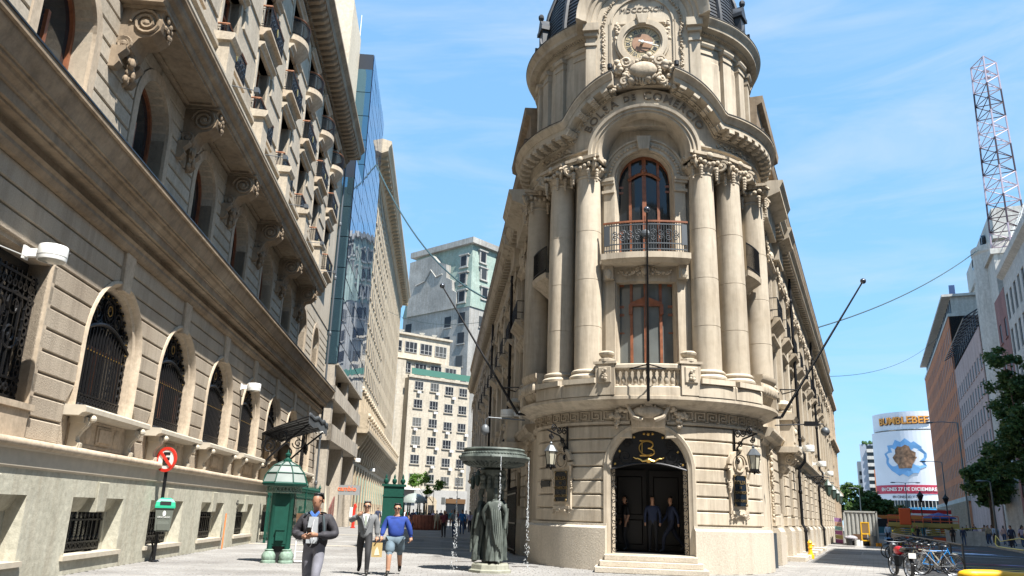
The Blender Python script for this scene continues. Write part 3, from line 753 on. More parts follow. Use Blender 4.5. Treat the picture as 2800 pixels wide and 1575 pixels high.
    for z in (3, 6, 9.5, 13, 17, 21): dp.lathe([(0.09, 0), (0.11, 0.05), (0.11, 0.2), (0.09, 0.25)], 8, (U1 - 0.15, -0.18, z))
    dp.build("downpipe", M_IRONG, B)
    return B
PALACE = left_palace()
m = MB()
for a, b in (((0, 0), (0.04, 0.2)), ((0.04, 0.2), (0.12, 0.02)), ((0.16, 0.18), (0.3, 0.18)), ((0.18, 0.02), (0.3, 0.1)), ((0.05, -0.12), (0.28, -0.08)), ((0.1, -0.22), (0.24, -0.3)), ((0.24, -0.3), (0.26, -0.14)), ((-0.1, 0.1), (0.02, 0.06))): m.tube([(33.6 + a[0], -0.254, 1.55 + a[1]), (33.6 + b[0], -0.254, 1.55 + b[1])], 0.012, 4)
m.build("graffiti_tag", M_BLK, PALACE)
m = MB(); m.box(-34, 8.0, 0, 14, 0, 26.5); m.build("added_rear_wall", M_LB, PALACE)  # unseen stretch of the palace, added to hold back sky light
# ================================================================== exchange building on the wedge between the streets
XAZ = radians(9.75); XC = (29.4 * sin(XAZ), 29.4 * cos(XAZ), 0.0); XROT = radians(-8.75)
ALR, ALL_ = radians(15.15), radians(13.46)
XB = thing("exchange_building", "ornate beige stone exchange building with rounded columned corner, clock and black dome", "building", XC, XROT)
D2R = pi / 180
def bend(R): return lambda p: ((R - p[1]) * sin(p[0] / R), -(R - p[1]) * cos(p[0] / R), p[2])
def bt_(R, t0): return lambda p: ((R - p[1]) * sin(t0 + p[0] / R), -(R - p[1]) * cos(t0 + p[0] / R), p[2])

def patch(mb, xl, xr, z0, z1, yf, yb, c, nx=8, nz=3):
    """block with curved-following ends: front grid, chamfered rim, sides"""
    def X(i, z, ins): a, b = xl(z) + ins, xr(z) - ins; return a + (b - a) * i / nx
    vs_ = []; idx = {}
    for j in range(nz + 1):
        z = z0 + c + (z1 - z0 - 2 * c) * j / nz
        for i in range(nx + 1): idx[(i, j)] = len(vs_); vs_.append((X(i, z, c), yf, z))
    fs = [(idx[(i, j)], idx[(i + 1, j)], idx[(i + 1, j + 1)], idx[(i, j + 1)]) for j in range(nz) for i in range(nx)]
    rim = [(i, 0) for i in range(nx)] + [(nx, j) for j in range(nz)] + [(i, nz) for i in range(nx, 0, -1)] + [(0, j) for j in range(nz, 0, -1)]
    def outer(i, j): z = z0 + (z1 - z0) * j / nz; return (X(i, z, 0), z)
    o1 = len(vs_)
    for i, j in rim: x, z = outer(i, j); vs_.append((x, yf + c, z))
    o2 = len(vs_)
    for i, j in rim: x, z = outer(i, j); vs_.append((x, yb, z))
    n = len(rim)
    for q in range(n):
        r = (q + 1) % n
        fs.append((idx[rim[r]], idx[rim[q]], o1 + q, o1 + r)); fs.append((o1 + r, o1 + q, o2 + q, o2 + r))
    return mb.add(vs_, fs)
def spandrel(mb, x0, x1, zlo, zhi, yf, yb, n=16):
    vs_ = []; fs = []
    for i in range(n + 1):
        x = x0 + (x1 - x0) * i / n
        a, b = zlo(x), max(zhi(x), zlo(x) + 0.001)
        vs_ += [(x, yf, a), (x, yf, b), (x, yb, b), (x, yb, a)]
    for i in range(n):
        for q in range(4): fs.append((i * 4 + q, (i + 1) * 4 + q, (i + 1) * 4 + (q + 1) % 4, i * 4 + (q + 1) % 4))
    fs += [(0, 1, 2, 3), (n * 4 + 3, n * 4 + 2, n * 4 + 1, n * 4)]
    return mb.add(vs_, fs)
def garland(mb, pts, r, seed=1, n=6, m=4):
    rg = random.Random(seed)
    for p in pts:
        for q in range(3):
            a = rg.uniform(0, 2 * pi); k = rg.uniform(0.3, 0.9) * r
            mb.ball((p[0] + k * cos(a), p[1] - rg.uniform(0, 0.4) * r, p[2] + k * sin(a)), r * rg.uniform(0.5, 0.8), (1, 0.8, 1), n, m)
    return mb

# ---------------- steps and plinth
st = MB()
for i in range(3):
    st = MB(); h = 0.16; w = 1.62 - 0.13 * i; yd = -4.95 + 0.30 * i
    st.poly([(-w, i * h + 0.002), (w, i * h + 0.002), (w, (i + 1) * h), (-w, (i + 1) * h)], yd, -3.4 + 0.01 * i, 0.015)
    st.build("step", M_EXP, XB)
th_ = MB(); th_.box(-1.35, 1.35, -3.9, -1.2, 0.3, 0.50); th_.build("threshold", M_EXP, XB)
DW = 1.30; DS = 3.0
for s_ in (-1, 1):
    p = MB(); t0 = 18.8 * D2R
    p.asw([(4.17, 0), (4.17, 1.22), (4.12, 1.27), (4.06, 1.29), (4.06, 1.36), (3.4, 1.36), (3.4, 0)], s_ * t0, s_ * 118 * D2R, 30)
    p.build("plinth", M_EXP, XB, 25)
    c = MB(); c.asw([(3.93, 1.3), (3.93, 4.85), (3.3, 4.85), (3.3, 1.3)], s_ * 20.4 * D2R, s_ * 118 * D2R, 30)
    gfw = c.build("ground_floor_wall", M_EX, XB, 25)
    NC = 7; hc = (4.34 - 1.37) / NC
    for j in range(NC):
        za, zb = 1.37 + j * hc + 0.02, 1.37 + (j + 1) * hc - 0.02
        def inner(z, R=1.40):
            if z <= DS: return R
            d = R * R - (z - DS) ** 2
            return max(sqrt(d) if d > 0 else 0, 0.28)
        if j == NC - 1: inner = lambda z: 0.52
        b = MB(T=bend(4.02), flip=False)
        if s_ > 0: patch(b, inner, lambda z: 4.72, za, zb, 0.0, 0.12, 0.028, 12, 3)
        else: patch(b, lambda z: -4.72, lambda z, f=inner: -f(z), za, zb, 0.0, 0.12, 0.028, 12, 3)
        b.build("stone_block", M_EX, gfw)
    # rounded pier beyond the gap, towards the wing
# wall above the door
dw = MB(T=bend(3.93))
spandrel(dw, -1.42, 1.42, lambda x: DS + sqrt(max(1.40 ** 2 - x * x, 0)), lambda x: 4.85, 0.0, 0.5, 24)
dw.build("door_wall", M_EX, XB)
# door surround
ar = MB(T=bend(4.0))
prof = [(1.44, -0.03), (1.40, -0.06), (1.32, -0.03), (1.28, 0.03), (1.22, 0.06), (1.20, 0.45), (1.44, 0.45)]
N = 24; path = [(-1, 0.0)] + [(None, pi - pi * i / N) for i in range(N + 1)] + [(1, 0.0)]; vs_ = []; fs = []; m = len(prof)
for sg, a in path:
    for r, y in prof: vs_.append((r * cos(a), y, DS + r * sin(a)) if sg is None else (sg * r, y, a))
for i in range(len(path) - 1):
    for j in range(m): fs.append((i * m + j, i * m + (j + 1) % m, (i + 1) * m + (j + 1) % m, (i + 1) * m + j))
ar.add(vs_, fs); ar.build("door_surround", M_EX, XB, 35)
# doorway interior, iron gate leaf, lunette
it = MB(); it.box(-1.35, 1.35, -1.25, -1.2, 0.5, 4.4); it.box(-1.4, -1.22, -3.6, -1.2, 0.5, 4.4); it.box(1.22, 1.4, -3.6, -1.2, 0.5, 4.4); it.box(-1.4, 1.4, -3.6, -1.2, 4.3, 4.5); it.box(-1.4, 1.4, -3.5, -1.2, 0.46, 0.504)
it.build("entrance_hall", M_VOID, XB)
dr = MB()
for s_ in (-1, 1):
    dr.box(s_ * 0.60 - 0.55, s_ * 0.60 + 0.55, -1.36, -1.3, 0.52, 3.1)
dd = dr.build("inner_door", plain("dark_wood_door", (0.012, 0.009, 0.008), 0.4), XB)
dr = MB()
for s_ in (-1, 1):
    for z0_, z1_ in ((0.7, 1.5), (1.65, 2.9)): dr.cbox(s_ * 0.60 - 0.42, s_ * 0.60 + 0.42, -1.40, -1.36, z0_, z1_, 0.03)
dr.build("door_panel", MATS["dark_wood_door"], dd)
lu = MB(); N = 20
lu.poly([(-1.2, 3.02)] + [(-1.2 + 2.4 * i / 12, 3.02 - 0.0 + 0.20 * sin(pi * i / 12)) for i in range(13)] + [(1.2 * cos(pi * i / N), DS + 1.2 * sin(pi * i / N)) for i in range(1, N)], -3.66, -3.62)
lun = lu.build("door_lunette", M_BLK, XB)
li = MB()
li.tube([(-1.2 + 2.4 * i / 20, -3.7, 2.98 + 0.22 * sin(pi * i / 20)) for i in range(21)], 0.035, 6)
for s_ in (-1, 1):
    li.scroll((s_ * 0.72, 3.38), 0.26, 1.6, -3.7, -3.7, 0.018, s_); li.scroll((s_ * 0.98, 3.22), 0.15, 1.4, -3.7, -3.7, 0.015, -s_); li.scroll((s_ * 0.66, 3.78), 0.17, 1.5, -3.7, -3.7, 0.015, -s_)
    li.tube([(s_ * 1.18, -3.7, 0.5), (s_ * 1.18, -3.7, 3.0)], 0.035, 6)
    for q in range(12): li.scroll((s_ * 1.08, 0.62 + 0.2 * q), 0.08, 1.2, -3.7, -3.7, 0.012, s_ * (-1) ** q, n=4)
li.build("iron_scrollwork", M_IRON, lun)
go = MB()
for s_ in (-1, 1):
    go.tube([(s_ * (0.05 + 0.07 * i), -3.74, 3.28 + (0.0, -0.02, -0.03, 0.02, 0.05, 0.05, 0.09)[i]) for i in range(7)], 0.035, 6, 0.015)
    for a, r in ((0.55, 1.05), (1.15, 1.08), (0.15, 1.05), (1.45, 1.1)): go.ball((s_ * r * cos(a), -3.7, DS + r * sin(a)), 0.04, (1, 0.5, 1), 6, 4)
go.ball((0, -3.74, 3.27), 0.08, (1.2, 0.6, 1), 8, 5); go.ball((0, -3.7, 4.08), 0.05, (1, 0.5, 1), 6, 4)
go.build("gilt_swag", M_GILT, lun)
# monogram: B interlaced with C
mo = MB()
mo.tube([(-0.20, -3.72, 3.42), (-0.20, -3.72, 3.88)], 0.022, 5)
for z in (3.42, 3.88): mo.tube([(-0.27, -3.72, z), (-0.02, -3.72, z)], 0.020, 5)
mo.tube([(-0.02 + 0.16 * sin(pi * i / 10), -3.72, 3.765 + 0.115 * cos(pi * i / 10)) for i in range(11)], 0.022, 5)
mo.tube([(-0.02 + 0.20 * sin(pi * i / 10), -3.72, 3.535 + 0.115 * cos(pi * i / 10)) for i in range(11)], 0.022, 5)
mo.tube([(-0.05 + 0.24 * cos(a), -3.74, 3.65 + 0.21 * sin(a)) for a in [0.9 + i * (2 * pi - 1.8) / 16 for i in range(17)]], 0.02, 5)
mo.build("gilt_monogram", M_GILT, lun)

# ---------------- Greek key frieze and ledge
for s_ in (-1, 1):
    k = MB(T=bt_(4.0, 0)); x = 0.62; y0 = -0.055
    unit = 0.42; h0, h1 = 4.47, 4.78; t = 0.030
    while x < 4.9:
        X = lambda a: s_ * (x + a)
        def hb(a, b, z): q = sorted((X(a), X(b))); k.box(q[0], q[1], y0, 0.02, z, z + t)
        def vb(a, za, zb): q = sorted((X(a), X(a + t))); k.box(q[0], q[1], y0, 0.02, za, zb)
        H = h1 - h0
        hb(0.0, 0.34, h1 - t); vb(0.0, h0, h1); vb(0.31, h0 + 0.07, h1); hb(0.10, 0.34, h0 + 0.07); vb(0.10, h0 + 0.07, h1 - 0.10); hb(0.10, 0.24, h1 - 0.13); vb(0.21, h0 + 0.15, h1 - 0.10); hb(0.0 - 0.08, 0.03, h0)
        x += unit
    k.build("greek_key_frieze", M_EXR, XB)
    b = MB(); b.asw([(3.98, 4.36), (4.06, 4.38), (4.06, 4.45), (4.00, 4.46), (4.0, 4.80), (4.06, 4.82), (4.06, 4.86), (3.3, 4.86), (3.3, 4.36)], s_ * 8 * D2R, s_ * 118 * D2R, 30)
    b.build("frieze_band", M_EX, XB, 25)
ld = MB()
ld.asw([(4.0, 4.84), (4.12, 4.86), (4.20, 4.93), (4.36, 4.97), (4.40, 5.0), (4.50, 5.04), (4.54, 5.08), (4.54, 5.18), (4.44, 5.22), (3.3, 5.24), (3.3, 4.84)], -122 * D2R, 122 * D2R, 80)
ld.build("ledge_cornice", M_EX, XB, 25)
# cartouche over the door
ca = MB(T=bend(4.05))
ca.ball((0, -0.14, 4.72), 0.36, (1.35, 0.5, 0.55), 14, 8)
for s_ in (-1, 1):
    ca.tube([(s_ * 0.18, -0.22, 4.46), (s_ * 0.42, -0.24, 4.56), (s_ * 0.56, -0.2, 4.80), (s_ * 0.62, -0.14, 5.0)], 0.075, 6, 0.05)
    ca.scroll((s_ * 0.60, 5.0), 0.11, 1.3, -0.2, -0.12, 0.04, s_)
    garland(ca, [(s_ * (0.7 + 0.09 * i), -0.06, 4.78 + 0.05 * cos(i) - 0.03 * i) for i in range(6)], 0.11, 3 + s_)
    garland(ca, [(s_ * (0.95), -0.04, 4.62 - 0.1 * i) for i in range(4)], 0.09, 8 + s_)
ca.ball((0, -0.22, 5.0), 0.13, (1, 0.7, 1), 8, 6)
for a in range(5): ca.ball((0.10 * (a - 2), -0.22, 4.95 - 0.05 * abs(a - 2)), 0.07, (0.6, 0.6, 1.6), 6, 4)
ca.poly([(-0.50, 4.25), (0.50, 4.25), (0.62, 4.86), (-0.62, 4.86)], -0.05, 0.1, 0.02)
ca.build("door_cartouche", M_EXR, XB, 50)

# ---------------- pedestals and columns
CANG = [28.3, 45.5, 80.0, 97.0]
CR = 4.02
def column_meshes():
    b = MB()
    b.box(-0.60, 0.60, -0.60, 0.60, 0.0, 0.16)
    b.lathe([(0.56, 0.16), (0.60, 0.20), (0.61, 0.26), (0.57, 0.31), (0.52, 0.34), (0.52, 0.37), (0.55, 0.40), (0.55, 0.44), (0.50, 0.48), (0.46, 0.50)], 28)
    sh = MB(); sh.lathe([(0.455, 0.48), (0.455, 1.9), (0.446, 1.905), (0.446, 1.925), (0.455, 1.93), (0.448, 3.5), (0.439, 3.505), (0.439, 3.525), (0.447, 3.53), (0.432, 5.2), (0.423, 5.205), (0.423, 5.225), (0.431, 5.23), (0.40, 7.14), (0.43, 7.16), (0.43, 7.22)], 28)
    c = MB(); z = 7.22
    c.lathe([(0.40, z), (0.46, z + 0.08), (0.54, z + 0.2), (0.50, z + 0.36), (0.45, z + 0.48)], 16)
    c.box(-0.60, 0.60, -0.60, 0.60, z + 0.54, z + 0.64); c.box(-0.54, 0.54, -0.54, 0.54, z + 0.46, z + 0.55)
    for sx in (-1, 1):
        for sy in (-1, 1):
            q = [(sx * (0.50 + r * cos(a)), sy * (0.50 + r * cos(a)), z + 0.27 + 1.25 * r * sin(a)) for a, r in [(0.3 + i * 0.42, 0.17 * (1 - 0.8 * i / 26)) for i in range(27)]]
            c.tube(q, 0.055, 5); c.ball((sx * 0.50, sy * 0.50, z + 0.27), 0.08, (1, 1, 1), 7, 5)
    for t in range(4):
        a = t * pi / 2
        for q in range(5):
            dx = (q - 2) * 0.17; p = Vector((dx, -0.52, z + 0.36 - 0.05 * (2 - abs(q - 2)))); p.rotate(Matrix.Rotation(a, 3, 'Z')); c.ball(tuple(p), 0.09, (1, 1, 1), 6, 4)
        for q in range(5):
            for dx in (-0.30, 0.30):
                p = Vector((dx, -0.50, z + 0.12 - 0.09 * q)); p.rotate(Matrix.Rotation(a, 3, 'Z')); c.ball(tuple(p), 0.085 - 0.009 * q, (1, 1, 1.1), 6, 4)
        p = Vector((0, -0.58, z + 0.56)); p.rotate(Matrix.Rotation(a, 3, 'Z')); c.ball(tuple(p), 0.12, (1.1, 0.8, 1), 8, 5)
    return b.mesh("column_base", M_EX, 30), sh.mesh("column", M_EX, 30), c.mesh("capital", M_EXR, 50)
cb_me, cs_me, cc_me = column_meshes()
for s_ in (-1, 1):
    for a in CANG:
        t = s_ * a * D2R
        pe = MB(); dt = 8.4 * D2R
        pe.asw([(4.56, 5.2), (4.56, 5.56), (4.53, 5.60), (3.5, 5.60), (3.5, 5.2)], t - dt, t + dt, 6); pe.build("pedestal", M_EX, XB)
        o = inst("column", cs_me, XB, (CR * sin(t), -CR * cos(t), 5.60), (0, 0, t)); inst("column_base", cb_me, o); inst("capital", cc_me, o)

# ---------------- upper wall behind the columns with its windows
RW = 3.62
uw = MB(T=bend(RW)); hx = 0.97
def zt_arch(x): return 12.78 + sqrt(max(hx * hx - x * x, 0))
spandrel(uw, -hx, hx, lambda x: 5.2, lambda x: 6.28, 0, 0.4, 8); spandrel(uw, -hx, hx, lambda x: 9.12, lambda x: 10.12, 0, 0.4, 8)
spandrel(uw, -hx, hx, zt_arch, lambda x: 15.2, 0, 0.4, 24)
xe = 118 * D2R * RW
for s_ in (-1, 1):
    # plain to 58 deg, then a side bay window 58-68 deg, then on
    a1, a2 = 56 * D2R * RW, 70 * D2R * RW
    for x0, x1, z0, z1, n in ((hx, a1, 5.2, 14.4, 14), (a2, xe, 5.2, 14.4, 10), (a1, a2, 5.2, 6.3, 4), (a1, a2, 9.1, 10.1, 4), (a1, a2, 12.9, 14.4, 4)):
        q = sorted((s_ * x0, s_ * x1)); spandrel(uw, q[0], q[1], lambda x, z=z0: z, lambda x, z=z1: z, 0, 0.4, n)
upw = uw.build("upper_wall", M_EX, XB, 25)
def sash(name, x0, x1, z0, z1, arch, R, t0=0.0, panes=4, glassm=None):
    g = MB(T=bt_(R - 0.36, t0)); n = 10
    top = (lambda x: z1 + sqrt(max(arch * arch - x * x, 0))) if arch else (lambda x: z1)
    spandrel(g, x0, x1, lambda x: z0, top, 0, 0.03, 12)
    w_ = g.build(name, glassm or M_GLASS, XB)
    f = MB(T=bt_(R - 0.30, t0)); W = x1 - x0
    for i in range(panes + 1):
        x = x0 + W * i / panes; ww = 0.07 if i in (0, panes, panes // 2) else 0.045
        f.box(x - ww, x + ww, 0, 0.07, z0, top(min(max(x, x0 + 0.02), x1 - 0.02)))
    return w_, f, top
w1_, f, top = sash("lower_window", -hx, hx, 6.28, 9.12, 0, RW, 0, 4, M_GLASSC)
for z in (6.30, 7.42, 8.02, 8.30, 9.04): f.box(-hx, hx, 0, 0.075, z, z + (0.05 if z == 7.42 else 0.09))
f.poly([(-0.52, 8.34), (0.52, 8.34), (0.52, 8.44), (0, 8.66), (-0.52, 8.44)], -0.08, 0.05)
for x in (-0.5, 0.5): f.box(x - 0.06, x + 0.06, -0.06, 0.05, 8.05, 8.4)
f.build("wooden_frame", M_WOOD, w1_)
gx = MB(T=bt_(RW - 0.33, 0)); gx.box(-hx, hx, 0.0, 0.02, 8.4, 9.1); gx.build("transom_glass", M_GLASS, w1_)
w2_, f, top = sash("arched_window", -hx, hx, 10.12, 12.78, hx, RW, 0, 4, M_GLASS)
for z in (10.15, 10.95, 12.42, 12.62): f.box(-hx, hx, 0, 0.075, z, z + 0.08)
f.ring((0, 12.78), hx - 0.10, 0, 0.07, hx, 20, 0, pi)
f.tube([(-0.55 + 1.1 * i / 12, -0.02, 12.86 + 0.24 * sin(pi * i / 12)) for i in range(13)], 0.055, 5); f.ball((0, -0.04, 13.18), 0.12, (1, 0.6, 1), 8, 5)
f.box(-hx, hx, 0.02, 0.06, 10.15, 10.95)
f.build("wooden_frame", M_WOOD, w2_)
for s_ in (-1, 1):
    for z0, z1 in ((6.3, 9.1), (10.1, 12.9)):
        w_, f, top = sash("side_window", -0.44, 0.44, z0, z1, 0, RW, s_ * 63 * D2R, 2)
        f.box(-0.44, 0.44, 0, 0.07, z1 - 0.7, z1 - 0.62); f.build("wooden_frame", M_WOOD, w_)
    # side balcony: bowed iron railing on a carved bracket
    sb = MB(); t0 = s_ * 63 * D2R
    sb.asw([(3.6, 9.1), (4.0, 9.45), (4.28, 9.62), (4.30, 9.80), (3.6, 9.82)], t0 - 0.16, t0 + 0.16, 6); o = sb.build("side_balcony", M_EXR, XB)
    rl = MB()
    for z in (9.9, 10.75): rl.asw([(4.24, z), (4.27, z), (4.27, z + 0.04), (4.24, z + 0.04)], t0 - 0.15, t0 + 0.15, 6)
    for i in range(15):
        t = t0 - 0.15 + 0.3 * i / 14; rl.tube([(4.25 * sin(t), -4.25 * cos(t), 9.8), (4.25 * sin(t), -4.25 * cos(t), 10.8)], 0.014, 4)
    rl.build("iron_railing", M_IRON, o)
# stone surround of the front windows
su = MB(T=bend(RW))
for s_ in (-1, 1):
    a, b = sorted((s_ * 0.99, s_ * 1.30)); su.box(a, b, -0.16, 0.05, 5.6, 9.14); a, b = sorted((s_ * 1.30, s_ * 1.46)); su.box(a, b, -0.10, 0.05, 5.6, 9.6)
    a, b = sorted((s_ * 0.985, s_ * 1.36)); su.box(a, b, -0.14, 0.05, 10.12, 12.32)
    for w, z0, z1 in ((0.05, 12.30, 12.40), (0.0, 12.40, 12.62), (0.06, 12.62, 12.72), (0.10, 12.72, 12.84)):
        a, b = sorted((s_ * (0.985 - 0 * w), s_ * (1.36 + w))); su.box(a, b, -0.16 - w, 0.05, z0, z1)
    a, b = sorted((s_ * 1.0, s_ * 1.30)); su.box(a, b, -0.34, 0.05, 9.15, 9.62); su.ball(((a + b) / 2, -0.36, 9.32), 0.13, (0.9, 0.6, 1.4), 8, 5)
su.box(-1.34, 1.34, -0.20, 0.05, 9.10, 9.20); su.box(-1.0, 1.0, -0.10, 0.05, 9.20, 9.62)
su.ring((0, 12.82), hx + 0.02, -0.14, 0.05, hx + 0.36, 24, 0, pi); su.ring((0, 12.82), hx + 0.36, -0.20, 0.05, hx + 0.42, 24, 0, pi)
su.poly([(-0.17, 13.76), (0.17, 13.76), (0.24, 14.28), (-0.24, 14.28)], -0.32, 0.05, 0.02)
su.build("window_surround", M_EX, XB)
sg = MB(T=bend(RW))
garland(sg, [(x, -0.14, 9.50 - 0.16 * (1 - ((abs(x) - 0.55) / 0.35) ** 2)) for x in [s_ * (0.2 + 0.08 * i) for s_ in (-1, 1) for i in range(9)]], 0.06, 5)
sg.ball((0, -0.18, 9.45), 0.16, (1, 0.7, 1.1), 10, 6); garland(sg, [(0.26 * cos(a), -0.14, 9.46 + 0.16 * sin(a)) for a in [i * pi / 5 for i in range(10)]], 0.07, 6)
for i in range(30):
    a = pi * (i + 0.5) / 30; sg.ball(((hx + 0.19) * cos(a), -0.16, 12.82 + (hx + 0.19) * sin(a)), 0.07, (1, 0.5, 1), 6, 4)
sg.build("carved_swags", M_EXR, XB, 60)
# upper front balcony
ub = MB()
ub.asw([(3.6, 9.60), (4.15, 9.62), (4.22, 9.70), (4.30, 9.74), (4.30, 9.94), (3.6, 9.97)], -20 * D2R, 20 * D2R, 16)
ubo = ub.build("front_balcony", M_EX, XB, 25)
rl = MB(); RB = 4.24
for z in (10.02, 10.22, 10.88): rl.asw([(RB - 0.015, z), (RB + 0.015, z), (RB + 0.015, z + 0.035), (RB - 0.015, z + 0.035)], -18.6 * D2R, 18.6 * D2R, 16)
for i in range(33):
    t = (-18.6 + 37.2 * i / 32) * D2R; rl.tube([(RB * sin(t), -RB * cos(t), 9.96), (RB * sin(t), -RB * cos(t), 10.98)], 0.013, 4)
rT = MB(T=bend(RB))
for i in range(9):
    x = -1.0 + 0.25 * i
    for zz, sg_ in ((10.62, 1), (10.44, -1)): rT.scroll((x, zz), 0.11, 1.4, -0.02, 0.02, 0.018, sg_ * (1 if i % 2 else -1), n=4)
rT.ball((0, -0.05, 10.55), 0.15, (1, 0.5, 1), 10, 6)
for s_ in (-1, 1):
    rT.box(s_ * 1.28 - 0.09, s_ * 1.28 + 0.09, -0.03, 0.03, 10.2, 10.9)
rl.v += rT.v and []; o_ = rl.build("iron_railing", M_IRONG, ubo); rT.build("iron_scrollwork", M_IRONG, o_)
hr = MB(); hr.asw([(RB - 0.035, 10.97), (RB + 0.035, 10.97), (RB + 0.035, 11.03), (RB - 0.035, 11.03)], -19 * D2R, 19 * D2R, 16); hr.build("handrail", M_WOOD, o_)
# lower front balustrade
bs = MB(); bs.asw([(4.50, 5.2), (4.50, 5.46), (4.46, 5.50), (4.10, 5.50), (4.10, 5.2)], -19.6 * D2R, 19.6 * D2R, 14); bso = bs.build("balustrade", M_EX, XB, 25)
rl = MB(); rl.asw([(4.48, 6.02), (4.52, 6.06), (4.52, 6.16), (4.46, 6.20), (4.14, 6.20), (4.14, 6.02)], -19.4 * D2R, 19.4 * D2R, 14); rl.build("balustrade_rail", M_EX, bso, 25)
bl = MB(); bl.lathe([(0.075, 0), (0.075, 0.05), (0.05, 0.07), (0.075, 0.14), (0.085, 0.20), (0.065, 0.27), (0.04, 0.34), (0.055, 0.38), (0.045, 0.43), (0.07, 0.46), (0.07, 0.53)], 10); bl_me = bl.mesh("baluster", M_EX, 40)
for i in range(11):
    t = (-12.6 + 25.2 * i / 10) * D2R; inst("baluster", bl_me, bso, (4.32 * sin(t), -4.32 * cos(t), 5.50), (0, 0, t))
for s_ in (-1, 1):
    pd = MB(T=bt_(4.4, s_ * 17.0 * D2R)); pd.box(-0.30, 0.30, -0.16, 0.30, 5.22, 6.20); pd.box(-0.36, 0.36, -0.20, 0.34, 6.20, 6.28); pd.cbox(-0.2, 0.2, -0.20, 0, 5.6, 6.1, 0.02)
    garland(pd, [(0, -0.22, 5.98 - 0.08 * i) for i in range(4)], 0.08, 4)
    pd.lathe([(0.26, 6.28), (0.26, 6.36), (0.16, 6.40), (0.24, 6.50), (0.26, 6.56), (0.2, 6.62)], 12, (0, 0.05, 0)); pd.build("balustrade_pier", M_EX, bso)
    sb = MB(); t0 = s_ * 62.5 * D2R     # bowed stone balcony front beside the columns
    sb.asw([(4.30, 5.2), (4.42, 5.4), (4.56, 5.7), (4.52, 5.95), (4.60, 6.05), (4.60, 6.18), (4.1, 6.2), (4.1, 5.2)], t0 - 8.5 * D2R, t0 + 8.5 * D2R, 8)
    for i in range(6):
        t = t0 + (-6.5 + 2.6 * i) * D2R; sb.ball((4.56 * sin(t), -4.56 * cos(t), 5.68), 0.10, (1, 1, 2.0), 6, 5)
    sb.build("bowed_parapet", M_EXR, XB, 40)

# ---------------- entablature with its arch, lettering and cornice
TS = 34 * D2R; TC = 12.5 * D2R
def zraise(t):
    x = abs(t) * 5.0
    if abs(t) >= TS: return 0.0
    return max(0.0, 12.95 + sqrt(3.52 ** 2 - x * x) - 14.85)
RE = 4.30
AZ, AR0, AR1 = 13.55, 1.50, 1.88
for s_ in (-1, 1):
    e = MB(); a0 = 23.5 * D2R
    e.asw([(4.30, 13.42), (4.30, 13.58), (4.34, 13.59), (4.34, 13.72), (4.42, 13.76), (4.42, 13.80), (3.5, 13.80), (3.5, 13.42)], s_ * a0, s_ * 122 * D2R, 34)
    e.build("architrave", M_EX, XB, 25)
    e = MB(); e.asw([(RE, 13.8), (RE, 14.22), (3.5, 14.22), (3.5, 13.8)], s_ * TS, s_ * 122 * D2R, 30); e.build("frieze", M_EX, XB, 25)
    fo = MB(T=bend(RE))
    garland(fo, [(s_ * (2.72 + 0.13 * i), 0.0, 13.98 + 0.05 * sin(i * 1.7)) for i in range(13)], 0.09, 11 + s_)
    fo.build("frieze_carving", M_EXR, XB, 60)
sp = MB(T=bend(RE))
AF = 0.86
def arch_out(x): return AZ + AF * sqrt(max(AR1 ** 2 - x * x, 0)) if abs(x) < AR1 else 13.8
spandrel(sp, -TS * RE, TS * RE, arch_out, lambda x: 14.22 + zraise(x / RE), 0, 0.5, 64)
sp.build("arched_frieze", M_EX, XB, 25)
av = MB(T=bend(RE + 0.04))
N = 30; prof = [(AR0, -0.02), (AR0 + 0.05, -0.10), (AR0 + 0.13, -0.10), (AR0 + 0.14, -0.16), (AR0 + 0.24, -0.16), (AR0 + 0.26, -0.22), (AR1 - 0.02, -0.24), (AR1, -0.18), (AR1, 0.1), (AR0 + 0.1, 0.72), (AR0, 0.72)]
path = [(-1, 13.45)] + [(None, pi - pi * i / N) for i in range(N + 1)] + [(1, 13.45)]; vs_ = []; fs = []; m = len(prof)
for sg_, a in path:
    for r, y in prof: vs_.append((r * cos(a), y, AZ + AF * r * sin(a)) if sg_ is None else (sg_ * r, y, a))
for i in range(len(path) - 1):
    for j in range(m): fs.append((i * m + j, i * m + (j + 1) % m, (i + 1) * m + (j + 1) % m, (i + 1) * m + j))
fs += [tuple(range(m)), tuple(reversed(range(len(vs_) - m, len(vs_))))]
av.add(vs_, fs); av.build("great_archivolt", M_EX, XB, 35)
for s_ in (-1, 1):   # blocks the arch springs from
    im = MB(T=bend(RE)); a, b = sorted((s_ * 1.46, s_ * 2.5)); im.box(a, b, -0.30, 0.5, 13.40, 13.50); im.box(a, b, -0.22, 0.5, 13.28, 13.40); im.build("impost_block", M_EX, XB)
cprof = [(RE, 14.20), (RE + 0.05, 14.22), (RE + 0.05, 14.30), (RE + 0.16, 14.34), (RE + 0.16, 14.40), (4.82, 14.42), (4.82, 14.60), (4.86, 14.61), (4.88, 14.66), (4.98, 14.78), (5.0, 14.79), (5.0, 14.86), (3.4, 14.92), (3.4, 14.20)]
